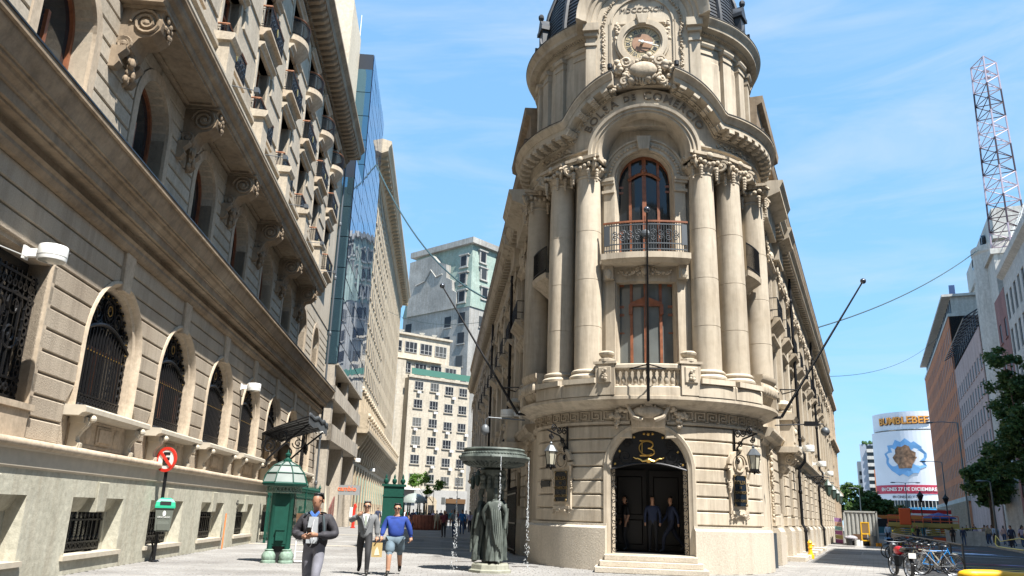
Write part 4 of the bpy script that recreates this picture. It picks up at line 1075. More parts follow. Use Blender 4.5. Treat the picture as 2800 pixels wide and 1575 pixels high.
for s_ in (-1, 1):
    c = MB(); c.asw(cprof, s_ * TC, s_ * 124 * D2R, 90, zraise); co_ = c.build("main_cornice", M_EX, XB, 30)
    fl = MB(); fl.asw([(5.015, 14.85), (5.015, 14.88), (3.4, 14.96), (3.4, 14.94)], s_ * (TC - 0.004), s_ * 124 * D2R, 90, zraise); fl.build("lead_flashing", M_LEAD, co_)
    md = MB(); md.box(-0.12, 0.12, -0.38, 0, 0, 0.13); md.box(-0.10, 0.10, -0.30, 0, -0.05, 0.0); md.box(-0.10, 0.10, -0.18, 0, -0.09, -0.05); md_me = md.mesh("modillion", M_EX)
    a = TC + 0.06
    while a < 110 * D2R:
        t = s_ * a; r0 = RE + 0.14
        sl = (zraise(t + 0.01) - zraise(t - 0.01)) / (0.02 * 4.6)
        inst("modillion", md_me, co_, (r0 * sin(t), -r0 * cos(t), 14.29 + zraise(t)), Matrix.Rotation(t, 3, 'Z').to_euler()[:] if abs(sl) < 0.01 else (Matrix.Rotation(t, 3, 'Z') @ Matrix.Rotation(-math.atan(sl), 3, 'Y')).to_euler()[:])
        a += 5.6 * D2R
    de = MB(); a = TC + 0.02
    while a < 112 * D2R:
        t = s_ * a; z = 14.235 + zraise(t)
        de.asw([(RE + 0.02, z), (RE + 0.12, z), (RE + 0.12, z + 0.07), (RE + 0.02, z + 0.07)], t, t + 0.012, 1); a += 0.024
    de.build("dentil_row", M_EX, co_, kind="stuff")

# temporary scene used to turn text and skinned figures into plain meshes
TMP = bpy.data.scenes.new("tmp_eval")
def eval_mesh(o):
    TMP.collection.objects.link(o); vl = TMP.view_layers[0]; vl.update()
    dg = vl.depsgraph
    me = bpy.data.meshes.new_from_object(o.evaluated_get(dg))
    TMP.collection.objects.unlink(o); d = o.data; t = o.type
    bpy.data.objects.remove(o)
    return me
def text_mesh(s, size=1.0, ext=0.02, bold=0.0, shear=0.0, align='CENTER'):
    cu = bpy.data.curves.new("txt", 'FONT'); cu.body = s; cu.size = size; cu.extrude = ext; cu.align_x = align; cu.align_y = 'CENTER'; cu.offset = bold; cu.shear = shear
    cu.resolution_u = 3
    me = eval_mesh(bpy.data.objects.new("txt", cu)); bpy.data.curves.remove(cu)
    return me
def text_obj(name, s, mat, parent, loc, rot, size, ext=0.015, bold=0.0, T=None, sx=1.0, shear=0.0):
    me = text_mesh(s, size, ext, bold, shear); me.name = name
    me.materials.clear(); me.materials.append(mat)
    if sx != 1.0:
        for v in me.vertices: v.co.x *= sx
    o = inst(name, me, parent, loc, rot)
    if T:
        mw = Matrix.Translation(loc) @ Matrix.Rotation(rot[2], 4, 'Z') @ Matrix.Rotation(rot[1], 4, 'Y') @ Matrix.Rotation(rot[0], 4, 'X')
        for v in me.vertices: v.co = Vector(T(tuple(mw @ v.co)))
        o.location = (0, 0, 0); o.rotation_euler = (0, 0, 0)
    return o
M_LET = plain("bronze_letters", (0.17, 0.14, 0.105), 0.7)
txt = "BOLSA DE COMERCIO"; wid = {'B': .9, 'O': 1.05, 'L': .75, 'S': .8, 'A': .95, ' ': .55, 'D': .72, 'E': .68, 'C': .95, 'M': 1.1, 'R': .9, 'I': .42}
tot = sum(wid[c] for c in txt); acc = 0
for i, c in enumerate(txt):
    ph = (-60 + 120 * (acc + wid[c] / 2) / tot) * D2R; acc += wid[c]
    if c == ' ': continue
    small = i in (6, 7)
    x, z = 2.34 * sin(ph), 13.40 + 2.16 * cos(ph)
    mm = text_mesh(c, 0.30 if small else 0.42, 0.025, 0.004); mm.materials.clear(); mm.materials.append(M_LET); mm.name = "letter"
    R_ = Matrix.Translation((x, -0.02, z)) @ Matrix.Rotation(ph, 4, 'Y') @ Matrix.Rotation(pi / 2, 4, 'X')
    T = bend(RE)
    for v in mm.vertices: v.co = Vector(T(tuple(R_ @ v.co)))
    inst("letter", mm, XB)

# cartouche in the broken pediment
ca = MB(T=bend(4.55)); rg = random.Random(21)
ca.ball((0, -0.22, 16.32), 0.40, (1.15, 0.45, 0.78), 16, 9)
for i in range(26):
    a = 2 * pi * i / 26; ca.ball((0.56 * cos(a), -0.12, 16.32 + 0.42 * sin(a)), 0.085, (1, 0.9, 1), 6, 5)
for i in range(34):
    a = rg.uniform(0, 2 * pi); r = rg.uniform(0.62, 0.92)
    ca.ball((r * 1.12 * cos(a), -rg.uniform(0.0, 0.2), 16.42 + 0.60 * r * sin(a)), rg.uniform(0.07, 0.14), (1, 0.8, 1), 7, 5)
for s_ in (-1, 1):
    ca.scroll((s_ * 0.55, 16.72), 0.22, 1.5, -0.2, -0.1, 0.065, s_); ca.scroll((s_ * 0.62, 15.98), 0.16, 1.4, -0.2, -0.1, 0.055, -s_)
    garland(ca, [(s_ * (0.35 + 0.12 * i), -0.08, 15.96 - 0.035 * i) for i in range(7)], 0.10, 31 + s_)
    garland(ca, [(s_ * (0.6 + 0.1 * i), -0.06, 16.80 - 0.10 * i) for i in range(6)], 0.14, 41 + s_)
for i in range(9): ca.ball((0.11 * (i - 4), -0.2, 15.98 + 0.03 * abs(i - 4)), 0.10, (0.55, 0.7, 1.5), 6, 5, Matrix.Rotation(0.18 * (i - 4), 3, 'Y'))
ca.box(-1.0, 1.0, 0.0, 0.4, 15.9, 16.95)
ca.build("pediment_cartouche", M_EXR, XB, 60)
for s_ in (-1, 1):   # spotlights on the pediment ends
    sp_ = MB(T=bt_(4.85, s_ * 13.5 * D2R)); sp_.lathe([(0.07, 0), (0.09, 0.05), (0.09, 0.2), (0.06, 0.22)], 10, (0, 0, 16.42)); o = sp_.build("spotlight", M_BLK, XB)

# ---------------- drum, clock dormer, dome
dr = MB(); RD = 4.02
dr.asw([(RD, 14.6), (RD, 18.5), (3.4, 18.5), (3.4, 14.6)], -125 * D2R, 125 * D2R, 80); dr.build("drum_wall", M_EX, XB, 25)
for s_ in (-1, 1):
    for a, wd in ((32, 4.0), (47, 3.2), (61, 3.2), (75, 3.2), (89, 3.2)):
        t = s_ * a * D2R; d = wd * D2R
        p = MB(); p.asw([(RD + 0.16, 14.8), (RD + 0.16, 17.55), (RD, 17.55), (RD, 14.8)], t - d, t + d, 4)
        p.asw([(RD + 0.20, 17.55), (RD + 0.20, 17.63), (RD, 17.63), (RD, 17.55)], t - d * 1.1, t + d * 1.1, 4); p.asw([(RD + 0.17, 17.63), (RD + 0.17, 17.82), (RD, 17.82), (RD, 17.63)], t - d, t + d, 4)
        p.asw([(RD + 0.24, 17.82), (RD + 0.28, 17.90), (RD + 0.28, 17.96), (RD, 17.98), (RD, 17.82)], t - d * 1.2, t + d * 1.2, 4)
        p.build("drum_pilaster", M_EX, XB)
    q = MB()
    for a in (39.5, 54, 68): t = s_ * a * D2R; q.asw([(RD - 0.0, 15.0), (RD + 0.03, 15.05), (RD + 0.03, 17.4), (RD, 17.45)], t - 0.055, t + 0.055, 4)
    q.build("drum_panel", M_EX, XB)
    for a in (82,):
        v_ = MB(); t = s_ * a * D2R; v_.asw([(RD + 0.05, 15.2), (RD + 0.05, 17.3), (RD - 0.1, 17.3), (RD - 0.1, 15.2)], t - 0.07, t + 0.07, 4); v_.build("drum_window", M_GLASS, XB)
dc = MB()
dcp = [(RD, 17.98), (RD + 0.06, 18.0), (RD + 0.06, 18.12), (RD + 0.12, 18.16), (RD + 0.12, 18.30), (RD + 0.2, 18.36), (4.50, 18.42), (4.52, 18.54), (4.62, 18.66), (4.66, 18.74), (4.66, 18.80), (3.3, 18.9), (3.3, 17.98)]
for s_ in (-1, 1):
    dc = MB(); dc.asw(dcp, s_ * 29 * D2R, s_ * 125 * D2R, 50); o = dc.build("drum_cornice", M_EX, XB, 25)
    fl = MB(); fl.asw([(4.675, 18.79), (4.675, 18.82), (3.3, 18.925), (3.3, 18.905)], s_ * 29 * D2R, s_ * 125 * D2R, 50); fl.build("lead_flashing", M_LEAD, o)
    de = MB(); a = 30 * D2R
    while a < 110 * D2R:
        t = s_ * a; de.asw([(RD + 0.18, 18.30), (RD + 0.28, 18.30), (RD + 0.28, 18.38), (RD + 0.18, 18.38)], t, t + 0.012, 1); a += 0.024
    de.build("dentil_row", M_EX, o, kind="stuff")
do = MB(); FY = -4.34; hw = 1.62
N = 22
do.poly([(-hw, 15.98), (hw, 15.98)] + [(hw * cos(pi * i / N), 18.4 + hw * sin(pi * i / N)) for i in range(N + 1)], FY, -2.8)
dor = do.build("clock_dormer", M_EX, XB)
da = MB(); prof = [(1.62, FY - 0.02), (1.68, FY - 0.10), (1.78, FY - 0.12), (1.80, FY - 0.20), (1.92, FY - 0.22), (1.96, FY - 0.36), (2.10, FY - 0.42), (2.24, FY - 0.56), (2.30, FY - 0.58), (2.32, FY - 0.50), (2.32, -2.6), (1.62, -2.6)]
vs_ = []; fs = []; m = len(prof); N = 28
for i in range(N + 1):
    a = pi - pi * i / N
    for r, y in prof: vs_.append((r * cos(a), y, 18.42 + r * sin(a)))
for i in range(N):
    for j in range(m): fs.append((i * m + j, i * m + (j + 1) % m, (i + 1) * m + (j + 1) % m, (i + 1) * m + j))
fs += [tuple(range(m)), tuple(reversed(range(N * m, N * m + m)))]
da.add(vs_, fs)
da.build("dormer_arch", M_EX, dor, 30)
jm = MB()
for s_ in (-1, 1):
    a, b = sorted((s_ * 1.62, s_ * 1.98)); jm.box(a, b, FY - 0.05, -3.2, 15.9, 17.6); jm.box(a - 0.03, b + 0.03, FY - 0.10, -3.2, 17.6, 17.7); jm.box(a, b, FY - 0.06, -3.2, 17.7, 17.95); jm.box(a - 0.06, b + 0.06, FY - 0.16, -3.2, 17.95, 18.12); jm.box(a - 0.1, b + 0.1, FY - 0.26, -3.2, 18.12, 18.42)
    a, b = sorted((s_ * 1.06, s_ * 1.12)); jm.box(a, b, FY - 0.05, FY, 16.2, 18.5); a, b = sorted((s_ * 1.14, s_ * 1.17)); jm.box(a, b, FY - 0.03, FY, 16.2, 18.5)
jm.ring((0, 18.4), 1.06, FY - 0.05, FY, 1.12, 20, 0, pi)
jm.box(-0.9, 0.9, FY - 0.04, FY, 18.42, 18.46)
jm.poly([(-0.13, 18.30), (0.13, 18.30), (0.22, 18.70), (-0.22, 18.70)], FY - 0.24, FY, 0.02)
jm.build("dormer_mouldings", M_EX, dor)
gl = MB()
for s_ in (-1, 1):
    garland(gl, [(s_ * 1.36, FY - 0.03, 16.2 + 0.11 * i) for i in range(20)], 0.06, 51 + s_); garland(gl, [(s_ * 0.86, FY - 0.05, 18.36 - 0.10 * i) for i in range(7)], 0.10 , 61 + s_)
garland(gl, [(1.36 * cos(a), FY - 0.03, 18.4 + 1.36 * sin(a)) for a in [pi * i / 34 for i in range(35)]], 0.055, 71)
garland(gl, [(0.09 * (i - 3), FY - 0.08, 19.60 - 0.03 * abs(i - 3) ** 1.5) for i in range(7)], 0.10, 72)
gl.build("carved_garlands", M_EXR, dor, 60)
text_obj("year_inscription", "MDCCCXCIII", M_LET, dor, (0, FY - 0.012, 18.98), (pi / 2, 0, 0), 0.27, 0.012, 0.0)
CZ = 17.62
ck = MB(); ck.ring((0, CZ), 0.70, FY - 0.16, FY, 0.88, 40); ck.ring((0, CZ), 0.64, FY - 0.10, FY, 0.70, 40); ck.ring((0, CZ), 0.86, FY - 0.10, FY, 0.95, 40)
cko = ck.build("clock_surround", M_EX, dor, 30)
dl = MB(); dl.disc((0, CZ), 0.66, FY - 0.03, FY, 40); dlo = dl.build("clock_dial", plain("dial_cream", (0.42, 0.34, 0.20), 0.5, var=0.25, scale=3), cko)
dl = MB(); dl.disc((0, CZ), 0.36, FY - 0.045, FY - 0.03, 32); dl.build("dial_centre", plain("dial_copper", (0.30, 0.17, 0.10), 0.5, 0.1, var=0.15, scale=5), dlo)
M_DBL = plain("dial_ink", (0.03, 0.045, 0.06), 0.5)
dl = MB()
for r in (0.655, 0.37): dl.ring((0, CZ), r - 0.012, FY - 0.038, FY - 0.03, r, 40)
for i in range(60):
    a = 2 * pi * i / 60; dl.tube([(0.61 * cos(a), FY - 0.035, CZ + 0.61 * sin(a)), (0.645 * cos(a), FY - 0.035, CZ + 0.645 * sin(a))], 0.006, 4)
for i in range(12):
    a = 2 * pi * (i + 0.5) / 12; dl.tube([(0.38 * cos(a), FY - 0.035, CZ + 0.38 * sin(a)), (0.60 * cos(a), FY - 0.035, CZ + 0.60 * sin(a))], 0.005, 4)
dl.build("minute_track", M_DBL, dlo)
for i, s in enumerate(["XII", "I", "II", "III", "IIII", "V", "VI", "VII", "VIII", "IX", "X", "XI"]):
    a = 2 * pi * i / 12; o = text_obj("numeral", s, M_DBL, dlo, (0.49 * sin(a), FY - 0.034, CZ + 0.49 * cos(a)), (pi / 2, a, 0), 0.21, 0.003, 0.004, sx=0.72)
    o.rotation_mode = 'QUATERNION'; o.rotation_quaternion = (Matrix.Rotation(a, 3, 'Y') @ Matrix.Rotation(pi / 2, 3, 'X')).to_quaternion()
for nm, ang, ln, w in (("hour_hand", 100, 0.38, 0.028), ("minute_hand", 112, 0.60, 0.022)):
    h = MB(); a = radians(ang); d = (sin(a), cos(a)); yy = FY - (0.13 if nm[0] == 'h' else 0.16)
    pts = [(-0.14 * d[0] - w * d[1], -0.14 * d[1] + w * d[0]), (-0.14 * d[0] + w * d[1], -0.14 * d[1] - w * d[0]), (ln * d[0] + 0.5 * w * d[1], ln * d[1] - 0.5 * w * d[0]), (ln * d[0] - 0.5 * w * d[1], ln * d[1] + 0.5 * w * d[0])]
    h.poly([(p[0], CZ + p[1]) for p in pts], yy, yy + 0.015); h.disc((0, CZ), 0.05, yy - 0.01, FY - 0.03, 12); h.build(nm, M_CLEARW, dlo)
dm = MB(); prof = []
zz = 18.85
curve = [(4.05, 18.85), (4.02, 19.6), (3.93, 20.4), (3.75, 21.3), (3.42, 22.3), (2.95, 23.3), (2.3, 24.2), (1.5, 24.9), (0.9, 25.2)]
for i in range(len(curve) - 1):
    for q in range(5):
        k0, k1 = q / 5, (q + 1) / 5
        r0, z0 = curve[i][0] + (curve[i + 1][0] - curve[i][0]) * k0, curve[i][1] + (curve[i + 1][1] - curve[i][1]) * k0
        r1, z1 = curve[i][0] + (curve[i + 1][0] - curve[i][0]) * k1, curve[i][1] + (curve[i + 1][1] - curve[i][1]) * k1
        prof += [(r0 + 0.03, z0), (r1, z1)]
dm.lathe(prof + [(0.8, 25.6), (0.8, 27.2), (0.3, 27.8), (0.1, 29.5)], 48); dome = dm.build("dome", M_SLATE, XB, 20)
for i in range(12):
    a = radians(15 + 30 * i); rb = MB(); rb.tube([((r + 0.05) * cos(a), (r + 0.05) * sin(a), z) for r, z in curve], 0.10, 6); rb.build("dome_rib", M_SLATE, dome)
for a in (-68, 66, -112, 112, 180):
    t = a * D2R; e = MB(T=bt_(4.15, t)); e.box(-0.26, 0.26, -0.10, 0.6, 18.9, 20.1); e.box(-0.34, 0.34, -0.18, 0.6, 20.1, 20.25); e.poly([(-0.34, 20.25), (0.34, 20.25), (0, 20.7)], -0.15, 0.6); e.ball((0, -0.1, 20.8), 0.12, (1, 1, 1.3), 8, 5); e.tube([(-0.3, -0.2, 19.0), (-0.42, -0.2, 19.3), (-0.3, -0.2, 19.6)], 0.06, 5); e.tube([(0.3, -0.2, 19.0), (0.42, -0.2, 19.3), (0.3, -0.2, 19.6)], 0.06, 5)
    e.build("dome_dormer", M_SLATE, dome)

# ---------------- the two wings
def wing(side):
    al = ALR if side > 0 else ALL_
    d = Vector((side * sin(al), cos(al))); n = Vector((side * cos(al), -sin(al)))
    def T(p): return (n.x * (3.7 - p[1]) + d.x * p[0], n.y * (3.7 - p[1]) + d.y * p[0], p[2])
    def mk(): return MB(T=T, flip=side < 0)
    rz = atan2(d.y, d.x)
    UE = 60.0
    W = mk(); W.box(1.0, UE, 0.55, 3.0, 0, 16.8); W.build("wing_core", M_VOID, XB)
    # bay layout: pier centres
    piers = [5.3, 9.9] + [13.6 + 4.2 * i for i in range(12)]
    wins = [(piers[i] + piers[i + 1]) / 2 for i in range(len(piers) - 1)]
    hwid = [1.05 if i == 0 else 0.95 for i in range(len(wins))]
    # openings cut by stacking wall pieces
    w = mk(); xs = 2.0
    lv = [(1.9, 3.75), (6.2, 8.9), (10.0, 12.5)]
    for u, h in zip(wins, hwid):
        w.box(xs, u - h, 0.0, 0.6, 0, 15.0); zz = 0.0
        for a, b in lv: w.box(u - h, u + h, 0.0, 0.6, zz, a); zz = b
        w.box(u - h, u + h, 0.0, 0.6, zz, 15.0); xs = u + h
    w.box(xs, UE, 0.0, 0.6, 0, 15.0)
    wo_ = w.build("wing_wall", M_EX, XB)
    p = mk()
    for u, h in zip(piers, [1.15] * 20): p.mould([(0.30, 0), (0.30, 1.2), (0.2, 1.34), (0.0, 1.36), (-0.1, 1.36), (-0.1, 0)], u - 0.95, u + 0.95)
    p.mould([(0.1, 0), (0.1, 1.0), (0, 1.05), (-0.1, 1.05), (-0.1, 0)], 2.0, UE); p.build("wing_plinth", M_EXP, wo_)
    b = MB(); b.cbox(-0.86, 0.86, -0.17, 0.05, 0.02, 0.40, 0.03); bme = b.mesh("stone_block", M_EX)
    R3 = Matrix.Rotation(rz, 3, 'Z')
    for u in piers:
        for j in range(7):
            o = inst("stone_block", bme, wo_)
            if side > 0: o.location = T((u, 0, 1.38 + 0.42 * j)); o.rotation_euler = (0, 0, rz)
            else: o.location = T((u, 0, 1.38 + 0.42 * j)); o.rotation_euler = (0, 0, rz + pi)
    c = mk(); c.mould([(0.0, 4.32), (0.10, 4.36), (0.14, 4.50), (0.34, 4.56), (0.42, 4.70), (0.48, 4.74), (0.48, 4.84), (-0.1, 4.92), (-0.1, 4.32)], 2.0, UE); c.build("string_cornice", M_EX, XB, 25)
    # giant pilasters
    for u in piers:
        q = mk(); q.box(u - 0.62, u + 0.62, -0.34, 0.1, 4.9, 5.6); q.box(u - 0.48, u + 0.48, -0.24, 0.1, 5.6, 12.6); q.box(u - 0.55, u + 0.55, -0.30, 0.1, 5.6, 5.8)
        q.box(u - 0.60, u + 0.60, -0.36, 0.1, 13.2, 13.35); o = q.build("pilaster", M_EX, XB)
        q = mk(); q.box(u - 0.5, u + 0.5, -0.28, 0.1, 12.6, 13.2)
        for s_ in (-1, 1): q.scroll((u + s_ * 0.42, 13.0), 0.2, 1.4, -0.36, -0.3, 0.07, s_)
        garland(q, [(u + 0.16 * (i - 2), -0.32, 12.85) for i in range(5)], 0.12, 4); garland(q, [(u, -0.34, 12.7 - 0.12 * i) for i in range(5)], 0.10, 5); q.build("capital", M_EXR, o, 60)
    # windows of three storeys
    for i, (u, h) in enumerate(zip(wins, hwid)):
        for li, (a, b) in enumerate(lv):
            g = mk(); g.box(u - h, u + h, 0.34, 0.38, a, b); o = g.build("window", M_GLASS, XB)
            f = mk()
            for x in (u - h, u - 0.05, u + h - 0.1): f.box(x, x + 0.1, 0.28, 0.34, a, b)
            f.box(u - h, u + h, 0.28, 0.34, b - 0.75, b - 0.67); f.build("window_frame", M_WOOD, o)
            s = mk()
            for s_ in (-1, 1): x0, x1 = sorted((u + s_ * h, u + s_ * (h + 0.22))); s.box(x0, x1, -0.10, 0.3, a, b)
            if li: s.mould([(0, b), (0.12, b + 0.04), (0.2, b + 0.2), (0.32, b + 0.26), (0.32, b + 0.34), (-0.1, b + 0.36), (-0.1, b)], u - h - 0.34, u + h + 0.34); s.mould([(0, a - 0.24), (0.3, a - 0.1), (0.34, a), (-0.1, a + 0.02), (-0.1, a - 0.24)], u - h - 0.3, u + h + 0.3)
            else: s.mould([(0, b), (0.16, b + 0.02), (0.22, b + 0.4), (-0.1, b + 0.4), (-0.1, b)], u - 0.3, u + 0.3)
            if li == 2:
                garland(s, [(u + 0.2 * (q - 3), -0.2, b + 0.55 - 0.03 * abs(q - 3)) for q in range(7)], 0.13, i); s.ball((u, -0.24, b + 0.6), 0.24, (1, 0.6, 1), 8, 6)
            s.build("window_surround", M_EXR if li == 2 else M_EX, o)
            if li == 2 and i < 9:
                r = mk(); d_ = 0.5
                for z in (a + 0.05, a + 0.9): r.tube([(u - h, 0, z), (u - h, -d_, z), (u + h, -d_, z), (u + h, 0, z)], 0.02, 4)
                for q in range(15): x = u - h + 2 * h * q / 14; r.box(x - 0.013, x + 0.013, -d_ - 0.013, -d_ + 0.013, a, a + 0.9)
                for q in range(4): r.scroll((u - h + 0.3 + 0.5 * q, a + 0.45), 0.15, 1.3, -d_, -d_, 0.018, (-1) ** q, n=4)
                r.build("iron_railing", M_IRON, o)
                r = mk(); r.mould([(0, a - 0.55), (0.15, a - 0.5), (0.5, a - 0.15), (0.58, a - 0.1), (0.58, a), (-0.05, a + 0.03)], u - h - 0.1, u + h + 0.1); r.build("balcony_slab", M_EXR, o)
    # entablature, cornice, attic
    e = mk(); e.mould([(0.24, 13.35), (0.28, 13.6), (0.28, 13.8), (0.2, 13.85), (0.2, 14.15), (0.36, 14.22), (0.36, 14.34), (0.80, 14.42), (0.80, 14.58), (0.96, 14.78), (0.96, 14.86), (-0.2, 14.95), (-0.2, 13.35)], 3.2, UE); eo = e.build("entablature", M_EX, XB, 25)
    m = MB(); m.box(0, 0.2, -0.72, -0.3, 14.24, 14.41); mme = m.mesh("modillion", M_EX); x = 3.6
    while x < UE: inst("modillion", mme, eo, T((x + (0 if side > 0 else 0.2), 0, 0)), (0, 0, rz if side > 0 else rz + pi)); x += 0.55
    pv = mk(); pv.mould([(0.24, 13.36), (0.62, 13.36), (0.62, 14.2), (1.16, 14.4), (1.16, 14.56), (1.30, 14.8), (1.30, 14.88), (-0.1, 14.98), (-0.1, 13.36)], 3.1, 6.4)
    pv.build("pavilion_cornice", M_EX, eo, 25); pv = mk(); pv.mould([(0.24, 13.36), (0.5, 13.36), (0.5, 14.2), (1.0, 14.4), (1.0, 14.56), (1.14, 14.8), (1.14, 14.88), (-0.1, 14.98), (-0.1, 13.36)], 8.9, 10.9)
    pv.build("pavilion_cornice", M_EX, eo, 25)
    a = mk(); a.box(3.0, UE, 0.0, 0.6, 14.9, 16.3)
    for u in piers: a.cbox(u - 0.7, u + 0.7, -0.16, 0.1, 14.95, 16.2, 0.02)
    ao = a.build("attic_wall", M_EX, XB)
    rf = mk(); rf.mould([(0.0, 16.2), (0.2, 16.25), (0.3, 16.45), (0.66, 16.55), (0.74, 16.8), (0.74, 16.9), (-0.3, 17.0), (-0.3, 16.2)], 2.4, UE); rf.build("attic_cornice", M_LBC, XB, 25)
    rf = mk(); rf.mould([(0.76, 16.88), (0.76, 16.93), (0.2, 17.0), (-0.4, 18.1), (-3.0, 18.4), (-3.0, 16.9)], 2.4, UE); rf.build("wing_roof", M_LEAD, XB)
    at = mk()     # raised roof block next to the drum
    at.mould([(0.5, 17.0), (0.55, 17.9), (0.75, 18.0), (0.8, 18.3), (-2.6, 18.4), (-2.6, 17.0)], 2.2, 8.5); at.build("roof_block", M_LBC, XB)
    for u in (18.0, 30.6, 43.2):
        q = mk(); q.cbox(u - 0.9, u + 0.9, -0.3, 1.0, 17.0, 18.3, 0.03); q.poly([(u - 1.1, 18.3), (u + 1.1, 18.3), (u, 18.9)], -0.4, 1.0); q.build("roof_dormer", M_EX, XB)
    # corner oriel: carved corbel, pedestal block and urn near the rotunda
    s = mk(); u = 6.9
    s.mould([(0.0, 3.3), (0.16, 3.3), (0.30, 3.6), (0.55, 3.95), (0.80, 4.2), (0.86, 4.3), (0, 4.3)], u - 0.55, u + 0.55)
    for s_ in (-1, 1):
        for (w_, z_, r_) in ((0.62, 4.0, 0.22), (0.32, 3.62, 0.16)):
            s.tube([(u + s_ * 0.56, -(w_ + r_ * (1 - 0.8 * q / 24) * cos(q * 0.55)), z_ + r_ * (1 - 0.8 * q / 24) * sin(q * 0.55)) for q in range(25)], 0.05, 5)
    oo = s.build("corbel", M_EXR, XB, 40)
    s = mk(); s.mould([(0, 4.28), (0.95, 4.28), (1.02, 4.36), (1.02, 4.5), (0, 4.52)], u - 0.95, u + 0.95); s.mould([(0, 4.5), (0.8, 4.5), (0.8, 5.6), (0, 5.6)], u - 0.6, u + 0.6); s.mould([(0, 5.6), (0.9, 5.6), (0.98, 5.75), (0.9, 5.85), (0, 5.9)], u - 0.72, u + 0.72)
    s.cbox(u - 0.4, u + 0.4, -0.84, -0.7, 4.7, 5.4, 0.03); s.ball((u, -0.86, 5.15), 0.14, (1, 0.6, 1), 8, 5)
    s.lathe([(0.3, 5.88), (0.34, 6.0), (0.22, 6.06), (0.36, 6.2), (0.38, 6.3), (0.25, 6.42), (0.1, 6.5)], 12, (u, -0.45, 0)); s.build("pedestal_urn", M_EX, oo, 40)
    # drop-carved pilaster strip by the corner
    g = mk(); garland(g, [(3.9, -0.12, 4.3 - 0.12 * i) for i in range(12)], 0.13, 9); garland(g, [(4.0, -0.1, 2.9 - 0.14 * i) for i in range(10)], 0.09, 10); g.box(3.7, 4.2, -0.12, 0, 4.0, 4.35); g.build("carved_drop", M_EXR, XB, 60)
    for u in ((15.7, 32.6) if side > 0 else (10.9, 26.0)):
        q = mk(); q.tube([(u, -0.62, 16.3), (u, -0.40, 15.9), (u, -0.40, 5.2), (u, -0.58, 4.95), (u, -0.58, 4.6), (u, -0.26, 4.2), (u, -0.26, 1.5), (u, -0.40, 1.25), (u, -0.40, 0.1)], 0.075, 8)
        for z in (13, 10.4, 8, 5.6, 3.0, 1.1): q.lathe([(0.09, 0), (0.10, 0.03), (0.10, 0.12), (0.09, 0.15)], 8, (u, -0.40 if z > 4.9 or z < 1.2 else -0.26, z))
        q.build("downpipe", M_IRON, XB)
    # end wall
    e = mk(); e.box(UE, UE + 0.5, 0.0, 6, 0, 16.8); e.build("end_wall", M_EX, XB)
    return T
TR = wing(1); TL = wing(-1)
XM = Matrix.Translation(XC) @ Matrix.Rotation(XROT, 4, 'Z')
def XW(p): v = XM @ Vector(p); return (v.x, v.y, v.z)
# ================================================================== buildings further down both streets
M_CONC = stone("raw_concrete", (0.36, 0.31, 0.25), (0.45, 0.40, 0.33), streak=0.3, fine=6, bump=0.3)
M_CREAM = stone("cream_render", (0.48, 0.41, 0.31), (0.55, 0.48, 0.375), streak=0.12, fine=4, bump=0.15)
M_BEIGE = stone("beige_block_render", (0.40, 0.325, 0.225), (0.47, 0.39, 0.285), streak=0.2, fine=4, bump=0.2)
M_PALE = stone("pale_block_render", (0.40, 0.355, 0.285), (0.48, 0.43, 0.35), streak=0.4, fine=3, bump=0.15, big=0.2)
M_GREYR = stone("stained_grey_render", (0.24, 0.235, 0.22), (0.40, 0.385, 0.355), streak=0.55, fine=3, bump=0.15, big=0.18)
M_COPPER = stone("green_copper", (0.19, 0.25, 0.215), (0.28, 0.34, 0.295), streak=0.4, fine=3, bump=0.2, big=0.3)
def glassm(name, col, rough=0.03):
    m, nt, b = new_mat(name); b.inputs["Base Color"].default_value = (*col, 1); b.inputs["Roughness"].default_value = rough; b.inputs["Metallic"].default_value = 0.85
    return m
M_BLUEG = glassm("blue_mirror_glass", (0.13, 0.20, 0.34))
M_TEALG = glassm("teal_mirror_glass", (0.13, 0.24, 0.31))
M_MULL = plain("dark_mullion", (0.03, 0.035, 0.045), 0.4, 0.4)
LROT = radians(90 + 4.71)
def ltown(name, label): return thing(name, label, "building", tuple(nL * -8.15), LROT)

# ---- glass office over a concrete frame
G = ltown("glass_office_building", "blue mirrored glass office block above open concrete floors, beside the stone palace")
m = MB(); m.box(57.3, 63.2, 0.75, 14, 11.5, 41.5); m.build("party_wall", M_CREAM, G)
m = MB(); m.box(57.4, 76.3, 0.8, 14, 0, 11.5); m.build("concrete_core", M_VOID, G)
for u in (57.5, 66.0, 75.3):
    m = MB(); m.box(u, u + 0.9, -0.35, 0.8, 0, 12.0); m.build("concrete_pier", M_CONC, G)
for z0, z1 in ((6.1, 7.25), (8.95, 9.95)):
    m = MB(); m.box(57.2, 76.3, -0.55, -0.25, z0, z1); m.box(57.2, 57.5, -0.55, 1.5, z0, z1)
    for i in range(10): m.box(58.6 + 1.4 * i, 58.63 + 1.4 * i, -0.565, -0.54, z0, z1)
    m.build("concrete_parapet", M_CONC, G)
    m = MB(); m.box(57.5, 76.3, -0.25, 1.6, z0 - 0.02, z0 + 0.25); m.build("floor_slab", M_CONC, G)
m = MB(); m.tube([(60.5, -0.2, 0.5), (60.5, 0.4, 6.2)], 0.16, 6); m.build("stair_string", M_CREAM, G)
m = MB(); m.box(57.5, 76.3, 0.3, 0.8, 0, 3.2); m.build("shopfront", M_CONC, G)
